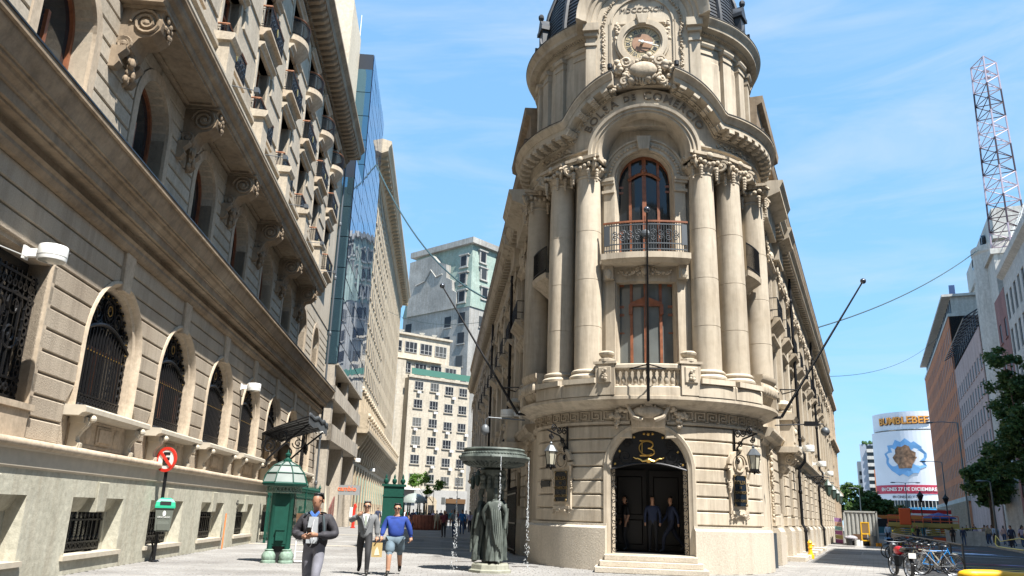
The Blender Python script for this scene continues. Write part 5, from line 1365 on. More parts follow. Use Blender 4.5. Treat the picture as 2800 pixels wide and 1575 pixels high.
for (u0, u1, z0, z1) in ((57.5, 63.2, 11.5, 27.6), (63.2, 76.4, 11.5, 40.2)):
    m = MB(); m.box(u0 + 0.05, u1 - 0.05, -0.48, 10, z0 + 0.1, z1); core = m.build("glass_tower_core", M_MULL, G)
    m = MB(); m.box(u0, u1, -0.6, 2.0, z0 - 0.06, z0 + 0.08); m.build("soffit", M_CONC, core)
    nx = int(round((u1 - u0) / 1.42)); nz = int(round((z1 - z0) / 1.55)); w = (u1 - u0) / nx; h = (z1 - z0) / nz
    m = MB(); m.box(0.045, w - 0.045, -0.03, 0, 0.045, h - 0.045); pm = m.mesh("glass_panel", M_BLUEG)
    for i in range(nx):
        for j in range(nz): inst("glass_panel", pm, core, (u0 + i * w, -0.52, z0 + j * h), (random.uniform(-0.006, 0.006), 0, random.uniform(-0.006, 0.006)))
    m = MB(); m.box(-0.03, 0, 0.03, 1.25, 0.03, h * 1.5 - 0.03); pm = m.mesh("glass_panel", M_TEALG)
    for i in range(2):
        for j in range(int(nz / 1.5)):
            if u0 > 60 and z0 + (j + 1) * h * 1.5 < 27: continue
            inst("glass_panel", pm, core, (u0 - 0.0, -0.5 + 1.28 * i, z0 + j * h * 1.5))
m = MB()
for u in (59, 61, 66, 69): m.lathe([(0.14, -0.35), (0.14, 0)], 8, (u, 0.3, 11.4))
m.build("downlights", M_BLK, G)
a = MB(); a.tube([(0, 0, 0), (0, 0, 6)], 0.07, 6, 0.03); a.lathe([(0.16, 0), (0.16, 0.3), (0.08, 0.34)], 8)
tag(a.build("roof_mast", M_CLEARW), "thin white mast on top of the blue glass block", "mast").location = LP(66.5, -9.5, 40.3)
# cambio sign
sg = thing("exchange_sign", "small grey sign reading cambio with a red disc, under the concrete floors", "sign", LP(66.0, -7.4, 2.6), radians(-4))
m = MB(); m.box(-1.3, 1.3, -0.06, 0.06, 0, 0.75); m.build("board", plain("sign_grey", (0.28, 0.29, 0.29), 0.5), sg)
m = MB(); m.disc((-0.98, 0.38), 0.3, -0.08, -0.06, 20); m.build("red_disc", plain("sign_red", (0.55, 0.06, 0.03), 0.5), sg)
text_obj("lettering", "cambio", plain("sign_orange", (0.80, 0.20, 0.08), 0.5), sg, (0.28, -0.075, 0.47), (pi / 2, 0, 0), 0.52, 0.01, 0.01)

# ---- beige office block with bracketed balcony
Bg = ltown("beige_office_block", "long beige office block with small windows and bracketed balcony, past the glass building")
U0, U1, ZT = 77.2, 138.0, 38.6
m = MB(); m.box(U0, U1, 0.25, 16, 0, ZT); m.build("inner_wall", M_VOID, Bg)
cols = 28; cw = (U1 - U0) / cols; rows = 9; z0 = 11.0; rh = (36.2 - z0) / rows
for i in range(cols + 1):
    m = MB(); u = U0 + i * cw; a, b = max(U0, u - cw * 0.22), min(U1, u + cw * 0.22); m.box(a, b, 0.0, 0.3, z0 - 0.4, 36.4); m.build("wall_pier", M_BEIGE, Bg)
sp = MB(); sp.box(U0 + 0.01, U1 - 0.01, 0.02, 0.3, 0, rh * 0.42); spm = sp.mesh("spandrel", M_BEIGE)
for j in range(rows): inst("spandrel", spm, Bg, (0, 0, z0 - 0.4 + j * rh))
pn = MB(); pn.box(-cw * 0.28, cw * 0.28, 0.05, 0.2, 0, rh * 0.58); pnm = pn.mesh("window", M_WDARK)
sl = MB(); sl.box(-cw * 0.3, cw * 0.3, -0.08, 0.1, -0.1, 0.0); slm = sl.mesh("sill", M_BEIGE)
for i in range(cols):
    for j in range(rows):
        o = inst("window", pnm, Bg, (U0 + (i + 0.5) * cw, 0, z0 - 0.4 + (j + 0.42) * rh))
        if i < 12: inst("sill", slm, o)
m = MB(); m.box(U0 - 0.02, U0 + 0.6, -0.05, 16, 0, ZT); m.build("gable_wall", M_BEIGE, Bg)
m = MB(); m.mould([(0, 36.0), (0.15, 36.1), (0.2, 36.6), (0.5, 36.9), (1.2, 37.2), (1.25, 37.6), (1.5, 38.0), (1.5, 38.3), (0, 38.7)], U0 - 0.8, U1); co = m.build("crowning_cornice", M_BEIGE, Bg)
br = MB(); br.box(-0.25, 0.25, -1.1, 0, 36.7, 37.2); brm = br.mesh("modillion", M_BEIGE)
for i in range(44): inst("modillion", brm, co, (U0 + 0.7 + 1.42 * i, 0, 0))
m = MB(); m.box(U0, U1, 0.0, 0.3, 0, 6.0); gfw = m.build("ground_floor_wall", M_BEIGE, Bg)
w = MB(); w.box(-0.7, 0.7, -0.02, 0.1, 0.8, 5.0); wm = w.mesh("shop_window", M_GLASS)
p = MB(); p.box(-0.35, 0.35, -0.16, 0, 0, 5.6); ppm = p.mesh("rusticated_pier", M_BEIGE)
bn = MB(); bn.box(-0.14, 0.14, -0.45, -0.40, 2.2, 4.6); bnm = bn.mesh("banner", plain("green_banner", (0.25, 0.40, 0.32), 0.7))
for i in range(20):
    u = U0 + 1.6 + 3.1 * i; o = inst("shop_window", wm, gfw, (u, 0, 0)); inst("rusticated_pier", ppm, gfw, (u + 1.55, 0, 0)); inst("banner", bnm, o, (0.9, 0, 0))
m = MB(); m.box(U0, U1, 0.05, 0.3, 6.0, 8.6); m.build("mezzanine_wall", M_BEIGE, Bg)
mw = MB(); mw.box(-0.5, 0.5, 0.0, 0.06, 6.2, 8.0); mwm = mw.mesh("mezzanine_window", M_GLASS)
cbm = MB(); cbm.mould([(0, 6.0), (0.25, 6.05), (0.35, 6.4), (0.4, 7.0), (0.8, 7.6), (1.15, 8.2), (1.15, 8.5), (0, 8.5)], -0.28, 0.28); cbm = cbm.mesh("corbel", M_BEIGE)
m = MB(); m.mould([(0, 8.5), (1.2, 8.5), (1.35, 8.7), (1.35, 8.95), (0, 9.0)], U0, U1 - 3); bal = m.build("balcony", M_BEIGE, Bg)
m = MB(); m.box(U0, U1 - 3, -1.25, -1.12, 9.0, 9.15); m.box(U0, U1 - 3, -1.27, -1.10, 9.62, 9.75); m.box(U0, U0 + 0.15, -1.2, 0, 8.9, 10.4); m.build("balcony_parapet", M_BEIGE, bal)
bp = MB(); bp.box(-0.3, 0.3, -1.3, -1.05, 9.0, 9.85); bp.ball((0, -1.17, 10.15), 0.32, (1, 1, 0.9), 10, 6); bpm = bp.mesh("ball_pedestal", M_BEIGE)
bb = MB()
for i in range(24):
    u = U0 + 0.9 + 2.5 * i; inst("corbel", cbm, bal, (u, 0, 0)); inst("ball_pedestal", bpm, bal, (u, 0, 0)); inst("mezzanine_window", mwm, Bg, (u + 1.25, 0, 0))
m = MB()
for i in range(24):
    u = U0 + 0.9 + 2.5 * i
    for q in range(5): m.box(u + 0.5 + 0.36 * q, u + 0.62 + 0.36 * q, -1.22, -1.12, 9.15, 9.62)
m.build("balusters", M_BEIGE, bal, kind="stuff")
ur = MB(); ur.box(-0.16, 0.16, -0.3, 0, 10.6, 13.2); ur.ball((0, -0.28, 12.9), 0.34, (1, 0.8, 1), 8, 5); urm = ur.mesh("carved_strip", M_BEIGE)
for i in range(1, 18): inst("carved_strip", urm, Bg, (U0 + i * cw, 0, 0))
m = MB(); m.lathe([(0.9, 38.6), (0.9, 40), (1.1, 40.2), (0.7, 40.5), (0.7, 43.5), (1.1, 43.8), (0.6, 44.5), (0.1, 45.5)], 12, (118, 3, 0)); m.build("roof_lantern", M_BEIGE, Bg)

# ---- pale apartment block closing the street
PA = thing("pale_apartment_block", "pale cream apartment block with metal windows and air conditioners closing the left street", "building", (-12.5, 144, 0), radians(36))
PA.scale = (1.2, 1, 1)
m = MB(); m.box(-5.3, 5.4, 0, 14, 5.2, 24.3); m.build("front_wall", M_PALE, PA)
m = MB(); m.box(-5.6, 5.6, -0.25, 14, 0, 5.2); gfp = m.build("street_floor_wall", stone("grey_base", (0.36, 0.35, 0.33), (0.42, 0.41, 0.39), streak=0.15), PA)
m = MB(); m.box(-13.0, -5.3, 1.5, 14, 0, 27.5); lw = m.build("left_wing_wall", M_PALE, PA)
m = MB(); m.box(-5.5, 5.6, -0.3, 0.2, 24.3, 24.7); m.build("roof_ledge", M_PALE, PA)
fr = MB(); fr.box(-0.72, 0.72, -0.05, 0.02, 0, 1.55); wi_me = fr.mesh("window", M_WDARK)
ff = MB()
for x in (-0.72, -0.25, 0.25, 0.66): ff.box(x, x + 0.06, -0.09, -0.04, 0, 1.55)
for z in (0, 0.5, 1.49): ff.box(-0.72, 0.72, -0.09, -0.04, z, z + 0.06)
ff_me = ff.mesh("window_frame", plain("steel_frame", (0.30, 0.30, 0.29), 0.5))
cu = MB(); cu.box(-0.66, 0.0, -0.035, -0.02, 0.06, 1.5); cu_me = cu.mesh("curtain", plain("white_curtain", (0.6, 0.6, 0.58), 0.8))
ac = MB(); ac.box(-0.3, 0.3, -0.4, 0, 0, 0.42); ac.ring((0, 0.21), 0.0, -0.42, -0.4, 0.16, 10); ac_me = ac.mesh("air_conditioner", plain("ac_white", (0.62, 0.62, 0.6), 0.5))
rw = random.Random(5)
si = MB(); si.box(-0.85, 0.85, -0.2, 0.0, -0.12, 0.0); si_me = si.mesh("sill", M_PALE)
for j in range(6):
    for i, x in enumerate((-3.6, -0.9, 1.7, 4.2)):
        o = inst("window", wi_me, PA, (x, 0, 6.2 + 3.2 * j - (0.25 if i > 1 else 0)), (0, 0, 0)); inst("window_frame", ff_me, o); inst("sill", si_me, o)
        if rw.random() < 0.6: inst("curtain", cu_me, o, (0.66 if rw.random() < 0.5 else 0, 0, 0))
        if rw.random() < 0.6: inst("air_conditioner", ac_me, o, (rw.uniform(-0.5, 0.8), -0.05, rw.uniform(-0.75, -0.5)))
for j in range(8):
    o = inst("window", wi_me, PA, (-7.6, 1.45, 6.0 + 2.7 * j), (0, 0, 0), (1.15, 1, 1.1)); inst("window_frame", ff_me, o)
for i in range(6): inst("window", wi_me, PA, (-4.2 + 1.3 * i + (1.8 if i > 2 else 0), -0.28, 2.9), (0, 0, 0), (0.42, 1, 0.7))
m = MB(); m.poly([(-0.9, 0), (0.9, 0), (0.9, 3.4), (0.6, 3.8), (0, 4.1), (-0.6, 3.8), (-0.9, 3.4)], -0.45, -0.2); d_ = m.build("portal", M_BEIGE, PA); d_.location = (-0.6, 0, 0)
m = MB(); m.box(-0.5, 0.5, -0.5, -0.44, 0, 2.6); m.build("portal_door", M_VOID, d_)
m = MB(); m.box(2.0, 5.2, -0.36, -0.25, 0.3, 3.0); sh = m.build("shop_window", M_GLASS, PA)
m = MB(); m.box(1.9, 5.3, -0.45, -0.3, 3.0, 3.8); sgn = m.build("shop_sign", plain("shop_sign_gold", (0.13, 0.07, 0.03), 0.5), PA)
m = MB(); m.box(-10, -5.8, -1.0, 0.0, 0, 5.0); m.build("arcade_void", M_VOID, PA)
m = MB(); m.box(-10.5, -3.2, -1.8, 0.4, 5.0, 5.25); m.build("flat_canopy", M_CLEARW, PA)
# setback penthouse floors
m = MB(); m.box(-6.5, 5.2, 3, 13, 24.3, 28.0); ph = m.build("setback_storey", M_PALE, PA)
m = MB(); m.box(-9.5, 4.5, 6, 14, 28.0, 33.2); p2 = m.build("upper_setback_storey", M_PALE, PA)
m = MB(); m.box(-9.8, 4.8, 5.6, 14, 33.2, 33.6); m.build("roof_slab", M_PALE, p2)
for i in range(5): o = inst("window", wi_me, p2, (-8 + 2.7 * i, 5.95, 30.0), (0, 0, 0), (1.5, 1, 1.3)); inst("window_frame", ff_me, o)
for i in range(4): o = inst("window", wi_me, ph, (-4.8 + 2.7 * i, 2.95, 25.6), (0, 0, 0), (1.4, 1, 1.2)); inst("window_frame", ff_me, o)
m = MB(); m.box(-5.0, 5.5, -0.15, -0.1, 24.9, 26.0); m.build("green_glass_parapet", plain("green_glass", (0.07, 0.17, 0.13), 0.2), PA)
m = MB(); m.box(-8.3, 1.5, 2.4, 6.2, 28.0, 28.25); m.build("awning_slab", M_CREAM, PA)
m = MB()
for x in (-3.5, 0.2, 2.5): m.lathe([(0.02, 0), (0.35, 0.12), (0.5, 0.3)], 10, (x, 8, 34.2)); m.box(x - 0.05, x + 0.05, 7.9, 8, 33.6, 34.2)
m.build("satellite_dishes", M_CLEARW, PA)

# ---- grey tower with copper mansard behind, seen on its corner
_c, _s = cos(radians(-41)), sin(radians(-41))
GT = thing("grey_mansard_tower", "tall stained grey block with green copper mansard roof and dormers behind the pale block", "building", (-8.9 - 4 * _c, 165 - 4 * _s, 0), radians(-41))
m = MB(); m.box(-17.0, 4.0, 0, 24, 0, 44.0); m.build("main_wall", M_GREYR, GT)
m = MB(); m.add([(-17.2, -0.1, 43.9), (4.2, -0.1, 43.9), (4.2, 22, 43.9), (-17.2, 22, 43.9), (-15.5, 1.6, 58.6), (2.6, 1.6, 58.6), (2.6, 20, 58.6), (-15.5, 20, 58.6)], [(0, 1, 5, 4), (1, 2, 6, 5), (2, 3, 7, 6), (3, 0, 4, 7), (4, 5, 6, 7)]); mr = m.build("mansard_roof", M_COPPER, GT)
m = MB(); m.box(-16.6, 3.6, 0.6, 21, 58.6, 59.9); m.build("roof_parapet", M_GREYR, mr)
m = MB(); m.poly([(-15.5, 44), (0.2, 44), (0.2, 47.5), (-1.2, 48.2), (-1.4, 50.5), (-3.2, 51.4), (-3.4, 54.5), (-6.4, 55.6), (-8.0, 57.4), (-15.5, 57.0)], -0.4, 3.0); gb = m.build("stepped_gable", M_GREYR, GT)
m = MB(); m.tube([(-13, -0.5, 51), (-10, -0.5, 51.6), (-8.2, -0.5, 54.0), (-6.4, -0.5, 52.0), (-4.5, -0.5, 52.4)], 0.16, 4); m.build("gable_moulding", M_GREYR, gb)
wv = MB(); wv.box(-0.95, 0.95, -0.08, 0.02, 0, 2.4); wvm = wv.mesh("window", M_WDARK)
wf_ = MB(); wf_.box(-1.15, 1.15, -0.25, 0, -0.25, 0); wfm = wf_.mesh("sill", M_GREYR)
for (x, z) in ((-15, 31), (-15, 35.5), (-15, 40), (-2.6, 31), (-2.5, 35.5), (-2.4, 40), (1.6, 31), (1.8, 36), (-8, 26), (-3, 26), (1.6, 26), (-13, 26), (1.8, 40.4)):
    o = inst("window", wvm, GT, (x, 0, z)); inst("sill", wfm, o)
dmr = MB(); dmr.box(-1.1, 1.1, -0.7, 2, -0.2, 2.5); dmr.box(-1.4, 1.4, -0.9, 2, 2.5, 2.8); dmr.box(-1.3, 1.3, -0.9, 2, -0.4, -0.2); dmm = dmr.mesh("dormer", M_GREYR)
dw_ = MB(); dw_.box(-0.75, 0.75, -0.76, -0.7, 0.1, 2.3); dwm = dw_.mesh("dormer_window", M_WDARK)
for (x, z) in ((1.6, 45.2), (1.2, 49.4), (0.8, 53.6)): o = inst("dormer", dmm, GT, (x, 0.4 + (z - 44) * 0.11, z)); inst("dormer_window", dwm, o)
for y in (4.5, 10.5):
    for z in (46.5, 51.0, 55.0): o = inst("dormer", dmm, GT, (3.6 - (z - 44) * 0.1, y, z), (0, 0, pi / 2)); inst("dormer_window", dwm, o)
for y in (4, 9, 14):
    for z in (31, 35.5, 40): o = inst("window", wvm, GT, (4.0, y, z), (0, 0, pi / 2)); inst("sill", wfm, o)
m = MB(); m.box(4.0, 7, 13, 24, 0, 48); m.box(3.6, 7.5, 12.6, 24, 46, 46.6); m.box(3.4, 7.8, 12.4, 24, 48, 49); m.build("side_pavilion", M_GREYR, GT)

# ================================================================== right street
RROT = radians(90 - 23.9) - pi        # facade on the right side looks back across the street
def rtown(name, label): return thing(name, label, "building", tuple(nR * 14.0), radians(-90 - 23.9))
# local x runs towards the camera, local -y faces the street; u (distance from camera) = -x
M_ORANGE = stone("orange_brick", (0.46, 0.165, 0.075), (0.54, 0.21, 0.10), streak=0.25, fine=3, bump=0.2, big=0.2)
M_PINK = stone("pink_render", (0.44, 0.32, 0.29), (0.52, 0.39, 0.36), streak=0.25, fine=3, bump=0.2, big=0.2)
M_BROWN = stone("maroon_render", (0.22, 0.115, 0.11), (0.28, 0.15, 0.14), streak=0.2, fine=3, bump=0.2, big=0.2)
M_WHT = stone("white_render", (0.46, 0.445, 0.41), (0.56, 0.54, 0.50), streak=0.35, fine=3, bump=0.2, big=0.2)
M_GRID = stone("grey_grid_stone", (0.44, 0.43, 0.41), (0.52, 0.51, 0.485), streak=0.25, fine=3, bump=0.2, big=0.2)
def grid(B, u0, u1, z0, rows, rh, cols, ww, wh, wallm, depth=0.10, sills=True, ztop=None, zbase=0.0, pane=None):
    """windows sit back between piers and spandrels; panes are parts"""
    cw = (u1 - u0) / cols; zt = ztop or z0 + rows * rh
    m = MB(); m.box(-u1, -u0, depth + 0.06, 12, zbase, zt); m.build("inner_wall", M_VOID, B)
    for i in range(cols + 1):
        u = u0 + i * cw; a, b = max(u0, u - (cw - ww) / 2), min(u1, u + (cw - ww) / 2)
        m = MB(); m.box(-b, -a, 0, depth + 0.1, zbase, zt); m.build("wall_pier", wallm, B)
    m = MB(); m.box(-u1 + 0.01, -u0 - 0.01, 0.008, depth + 0.1, 0, rh - wh); sm = m.mesh("spandrel", wallm)
    for j in range(rows): inst("spandrel", sm, B, (0, 0, z0 + j * rh + wh))
    m = MB(); m.box(-u1 + 0.01, -u0 - 0.01, 0.008, depth + 0.1, zbase, z0); m.build("base_wall", wallm, B)
    if zt > z0 + rows * rh + 0.05: m = MB(); m.box(-u1 + 0.01, -u0 - 0.01, 0.008, depth + 0.1, z0 + rows * rh, zt); m.build("top_wall", wallm, B)
    m = MB(); m.box(-ww / 2, ww / 2, depth, depth + 0.03, 0, wh); pm = m.mesh("window", pane or M_WDARK)
    m = MB(); m.box(-ww / 2 - 0.1, ww / 2 + 0.1, -0.1, depth, -0.12, 0.0); sl_ = m.mesh("sill", wallm)
    for i in range(cols):
        for j in range(rows):
            o = inst("window", pm, B, (-(u0 + (i + 0.5) * cw), 0, z0 + j * rh))
            if sills: inst("sill", sl_, o)
OB = rtown("orange_office_block", "orange brick office block with rows of dark windows and a white top floor")
grid(OB, 143, 208, 6.6, 8, 3.42, 22, 1.25, 2.3, M_ORANGE, 0.05, False, 34.4)
m = MB(); m.box(-208.3, -142.7, -0.4, 12, 5.6, 6.3); m.build("ledge", M_WHT, OB)
m = MB(); m.box(-208.0, -142.9, -0.1, 12, 34.4, 34.9); m.box(-208, -143, 0.6, 12, 34.9, 37.6); m.box(-208.8, -142.4, -0.7, 12, 37.6, 38.0); m.build("top_storey_wall", M_WHT, OB)
m = MB(); m.box(-0.9, 0.9, 0.5, 0.58, 35.2, 37.3); tw = m.mesh("top_window", M_WDARK)
for i in range(22): inst("top_window", tw, OB, (-(144.5 + 2.95 * i), 0, 0))
m = MB()
for i in range(24): m.box(-(143.5 + 2.75 * i), -(143.2 + 2.75 * i), -0.6, -0.3, 0, 5.6)
m.build("arcade_columns", M_CREAM, OB)
m = MB(); m.box(-143.05, -143.0, 0.0, 12, 6.3, 34.4); m.build("side_wall", M_ORANGE, OB)
m = MB(); m.box(-165, -130, 6, 20, 30, 47.5); m.box(-166, -129, 5.6, 20, 42.5, 43.0); up = m.build("white_roof_storeys", M_WHT, OB)
for x in (-139, -151):
    m = MB(); m.ring((x, 45.2), 0, 5.5, 5.9, 0.8, 16); m.ring((x, 45.2), 0.8, 5.4, 5.9, 1.1, 16); m.build("oculus", M_GLASS, up)
m = MB(); m.poly([(-170, 38), (-167.5, 38), (-167.0, 46), (-168.0, 43)], 3, 4); m.build("roof_sail", plain("roof_sail_blue", (0.05, 0.09, 0.2), 0.4), OB)
PK = rtown("pink_office_block", "pinkish office block with a dark roof pergola between orange and white buildings")
grid(PK, 111.2, 142.9, 8.2, 5, 3.1, 11, 1.35, 1.9, M_PINK, 0.06, True, 25.6)
m = MB()
for i in range(14):
    u = 112 + 2.3 * i; m.tube([(-u, -1.4, 27.0), (-u, 5, 31.0)], 0.07, 4); m.tube([(-u, -0.2, 25.6), (-u, -0.2, 27.6)], 0.06, 4)
for q in range(9): m.tube([(-112, -1.4 + 0.75 * q, 27.0 + 0.47 * q), (-142, -1.4 + 0.75 * q, 27.0 + 0.47 * q)], 0.08, 4)
m.build("roof_pergola", M_MULL, PK)
WT = rtown("white_tower_block", "white rounded tower block carrying the lattice mast, right side of the street")
m = MB(); m.box(-111.1, -97.2, 0.6, 14, 0, 30.6); m.box(-111.1, -97.0, 0.3, 14, 30.6, 31.2); m.build("tower_wall", M_WHT, WT)
for u, r in ((109.8, 1.2), (104.6, 2.7)):
    m = MB(); m.lathe([(r, 0), (r, 30.5 if r < 2 else 32.5), (r + 0.12, 30.7 if r < 2 else 32.7), (r + 0.12, 31.2 if r < 2 else 33.4)], 28, (-u, 1.2 if r < 2 else 2.2, 0)); m.build("rounded_pillar", M_WHT, WT, 30)
m = MB(); m.box(-104, -94, 3.5, 16, 30.6, 34.0); m.build("roof_block", M_WHT, WT)
m = MB(); m.ring((-99, 32.6), 0, 3.4, 3.5, 1.0, 16); m.build("porthole", M_GLASS, WT)
m = MB()
for i in range(12): m.tube([(-103.5 + 0.8 * i, 3.6, 34), (-103.5 + 0.8 * i, 3.6, 35.1)], 0.04, 4)
m.tube([(-104, 3.6, 35.1), (-94, 3.6, 35.1)], 0.05, 4); m.build("roof_railing", M_CLEARW, WT)
BR = rtown("maroon_block", "narrow maroon block with few windows between white tower and grey grid block")
grid(BR, 90.2, 97.0, 4.6, 5, 3.9, 2, 1.3, 2.0, M_BROWN, 0.08, True, 25.0)
m = MB(); m.box(-97, -90.2, 1.2, 9, 25, 28.4); m.build("glazed_roof_room", M_GLASS, BR); m = MB(); m.box(-97.3, -90.2, 0.8, 9, 28.4, 28.8); m.build("roof_slab", M_WHT, BR)
inst("air_conditioner", ac_me, BR, (-94.6, -0.1, 15.6), (0, 0, 0), (1.5, 1.5, 1.5)); inst("air_conditioner", ac_me, BR, (-94.6, -0.1, 7.6), (0, 0, 0), (1.5, 1.5, 1.5))
GB = rtown("grey_grid_block", "grey stone block with a close grid of dark windows at the right edge", )
grid(GB, 56, 90.0, 3.6, 6, 3.55, 15, 1.2, 2.6, M_GRID, 0.12, False, 26.2)
m = MB(); m.mould([(0, 25.6), (0.5, 26.0), (0.55, 26.6), (-11, 26.8), (-11, 25.6)], -90.1, -56); m.build("cornice", M_GRID, GB)
TO = rtown("tall_office_block", "tall plain office block beyond the right edge of the view")
m = MB(); m.box(-51, -28, 0, 20, 0, 31.0); m.build("tower_wall", M_GRID, TO)
for j in range(6):
    m = MB(); m.box(-50.5, -28.5, -0.06, 0.02, 4 + 3.9 * j, 5.9 + 3.9 * j); m.build("window_band", M_GLASS, TO)

for nm, lab, (x0, x1, y0, y1, h), mt in (("added_stone_block", "unseen stone office block added across the street to cut sky light", (-27, 34, 0, 14, 20), M_GRID), ("added_plaza_block", "unseen beige office block added behind the viewpoint to cut sky light", None or (0, 0, 0, 0, 0), M_BEIGE)):  # unseen blocks added to hide sky and deepen shade on the palace
    if h: T2 = rtown(nm, lab)
    else: T2 = thing(nm, lab, "building", (-30, -24, 0), 0); x0, x1, y0, y1, h = 0, 70, -14, 0, 32
    m = MB(); m.box(x0, x1, y0, y1, 0, h); m.build("block_wall", mt, T2)
    for j in range(int(h / 3.6) - 1):
        m = MB(); yy = (-0.05, 0.02) if y1 > 0 else (-0.02, 0.05); m.box(x0 + 1, x1 - 1, yy[0], yy[1], 4 + 3.6 * j, 5.8 + 3.6 * j); m.build("window_band", M_GLASS, T2)
# lattice mast on the white tower
MS = thing("lattice_mast", "tall triangular steel lattice mast painted in dark and white sections above the white tower", "mast", RP(99.0, 16.6, 30.5), radians(-24))
import itertools
def mast_at(z): k = z / 25.0; return 2.1 - 0.6 * k
M_MD = plain("mast_dark", (0.05, 0.03, 0.04), 0.5, 0.3); M_MW = plain("mast_white", (0.40, 0.33, 0.38), 0.5, 0.2)
NS = 14; hz = 24.5 / NS
cor = lambda z: [(mast_at(z) * cos(a), mast_at(z) * sin(a), z) for a in (0.4, 0.4 + 2.094, 0.4 + 4.189)]
for s in range(NS):
    m = MB(); a, b = cor(s * hz), cor((s + 1) * hz)
    for i in range(3):
        m.tube([a[i], b[i]], 0.10, 5); m.tube([a[i], a[(i + 1) % 3]], 0.06, 4); m.tube([a[i], b[(i + 1) % 3]], 0.055, 4)
    m.build("mast_section", M_MD if (s // 2) % 2 else M_MW, MS)
m = MB(); t_ = cor(24.5)
for i in range(3): m.tube([t_[i], t_[(i + 1) % 3]], 0.07, 4)
m.ball((0.2, 0, 22.4), 0.4, (1, 1, 0.5), 8, 5); m.ball((0.2, 0, 23.2), 0.3, (1, 1, 0.5), 8, 5); m.build("antenna_drums", M_MW, MS)

# ---- far end of the right street
BB = thing("billboard_building", "round building wrapped in a huge white film poster above a blue shop band", "building", (134.5, 262, 0), radians(-27))
RBB = 15.0
m = MB(); m.lathe([(RBB - 1, 0), (RBB - 1, 4.2), (RBB, 4.2), (RBB, 7.2), (RBB - 0.6, 7.2), (RBB - 0.6, 30), (RBB - 1.2, 30), (RBB - 1.2, 36.4)], 48); m.build("round_wall", M_WHT, BB, 30)
def bbT(R): return lambda p: (R * sin(p[0] / R) - p[1] * sin(p[0] / R), -R * cos(p[0] / R) + p[1] * cos(p[0] / R), p[2])
M_POST = plain("poster_white", (0.66, 0.68, 0.72), 0.6, var=0.06, scale=0.15)
def wrap(name, x0, x1, z0, z1, mat, R, parent=None): m = MB(T=bbT(R)); spandrel(m, x0, x1, lambda x: z0, lambda x: z1, 0, 0.1, 32); return m.build(name, mat, parent or BB)
wrap("glazed_storeys", -20, 20, 7.0, 9.3, M_GLASS, RBB - 0.1)
m = MB(T=bbT(RBB + 0.02))
for i in range(40): m.box(-20 + i, -19.85 + i, -0.1, 0.1, 7.0, 9.3)
m.box(-20, 20, -0.1, 0.1, 8.1, 8.2); m.build("storey_mullions", M_WHT, BB)
wrap("blue_shop_band", -20, 20, 4.2, 7.2, plain("shop_blue", (0.03, 0.33, 0.62), 0.4), RBB + 0.05)
m = MB(T=bbT(RBB + 0.1)); m.tube([(-6.6 + 0.2 * i, -0.1, 5.7 + 0.8 * sin(i * 0.42)) for i in range(17)], 0.22, 5); m.build("shop_wave_mark", M_CLEARW, BB)
po = wrap("lower_poster", -19, 19, 9.2, 30.3, M_POST, RBB + 0.15); wrap("upper_poster", -18.5, 18.5, 30.8, 36.3, M_POST, RBB - 0.6)
wrap("red_stripe", -18.9, 18.9, 11.2, 13.8, plain("poster_red", (0.46, 0.035, 0.07), 0.6), RBB + 0.27, po)
# plain patch of sky colour and torn-edge shapes where the film figure stands in the photo (figure itself left out)
m = MB(T=bbT(RBB + 0.3)); pts = [((6.4 + 0.7 * sin(i * 2.7)) * cos(2 * pi * i / 26) - 5.5, 22.0 + (5.4 + 0.6 * cos(i * 3.1)) * sin(2 * pi * i / 26)) for i in range(26)]
for i in range(26): m.poly([(-5.5, 22.0), pts[i], pts[(i + 1) % 26]], 0, 0.05)
m.build("poster_blue_patch", plain("poster_sky", (0.16, 0.36, 0.62), 0.6, var=0.2, scale=0.3), po)
m = MB(T=bbT(RBB + 0.36))
for i in range(18):
    a0, a1 = 2 * pi * i / 18, 2 * pi * (i + 1) / 18; m.poly([(-5.5, 22.2), (-5.5 + (3.3 + 0.5 * sin(i * 2.2)) * cos(a0), 22.2 + (3.6 + 0.4 * sin(i * 2.2)) * sin(a0)), (-5.5 + (3.3 + 0.5 * sin(i * 2.2 + 2.2)) * cos(a1), 22.2 + (3.6 + 0.4 * sin(i * 2.2 + 2.2)) * sin(a1))], 0, 0.05)
m.build("poster_ochre_burst", plain("poster_ochre", (0.24, 0.13, 0.07), 0.6, var=0.7, scale=0.8), po)
M_TO = plain("title_orange", (0.70, 0.30, 0.05), 0.5); M_TK = plain("title_dark", (0.05, 0.02, 0.02), 0.5)
text_obj("film_title_shadow", "BUMBLEBEE", M_TK, BB, (-5.3, -0.1, 33.35), (pi / 2, 0, 0), 3.1, 0.05, 0.12, T=bbT(RBB - 0.5))
text_obj("film_title", "BUMBLEBEE", M_TO, BB, (-5.45, -0.25, 33.5), (pi / 2, 0, 0), 3.1, 0.05, 0.06, T=bbT(RBB - 0.5))
text_obj("release_date", "EN CINES 27 DE DICIEMBRE", M_CLEARW, po, (-6.0, -0.15, 12.5), (pi / 2, 0, 0), 1.45, 0.03, 0.03, T=bbT(RBB + 0.27))
text_obj("format_line", "EN CINES 3D Y 2D", M_TK, po, (-6.2, -0.1, 10.2), (pi / 2, 0, 0), 1.05, 0.03, 0.0, T=bbT(RBB + 0.2))
SB = thing("striped_tower_block", "distant tower block with white balcony stripes and plants on its roof", "building", (152.5, 330, 0), radians(-24))
m = MB(); m.box(-8, 8, 0, 16, 0, 33.5); m.build("tower_wall", plain("tower_grey", (0.30, 0.33, 0.38), 0.6), SB)
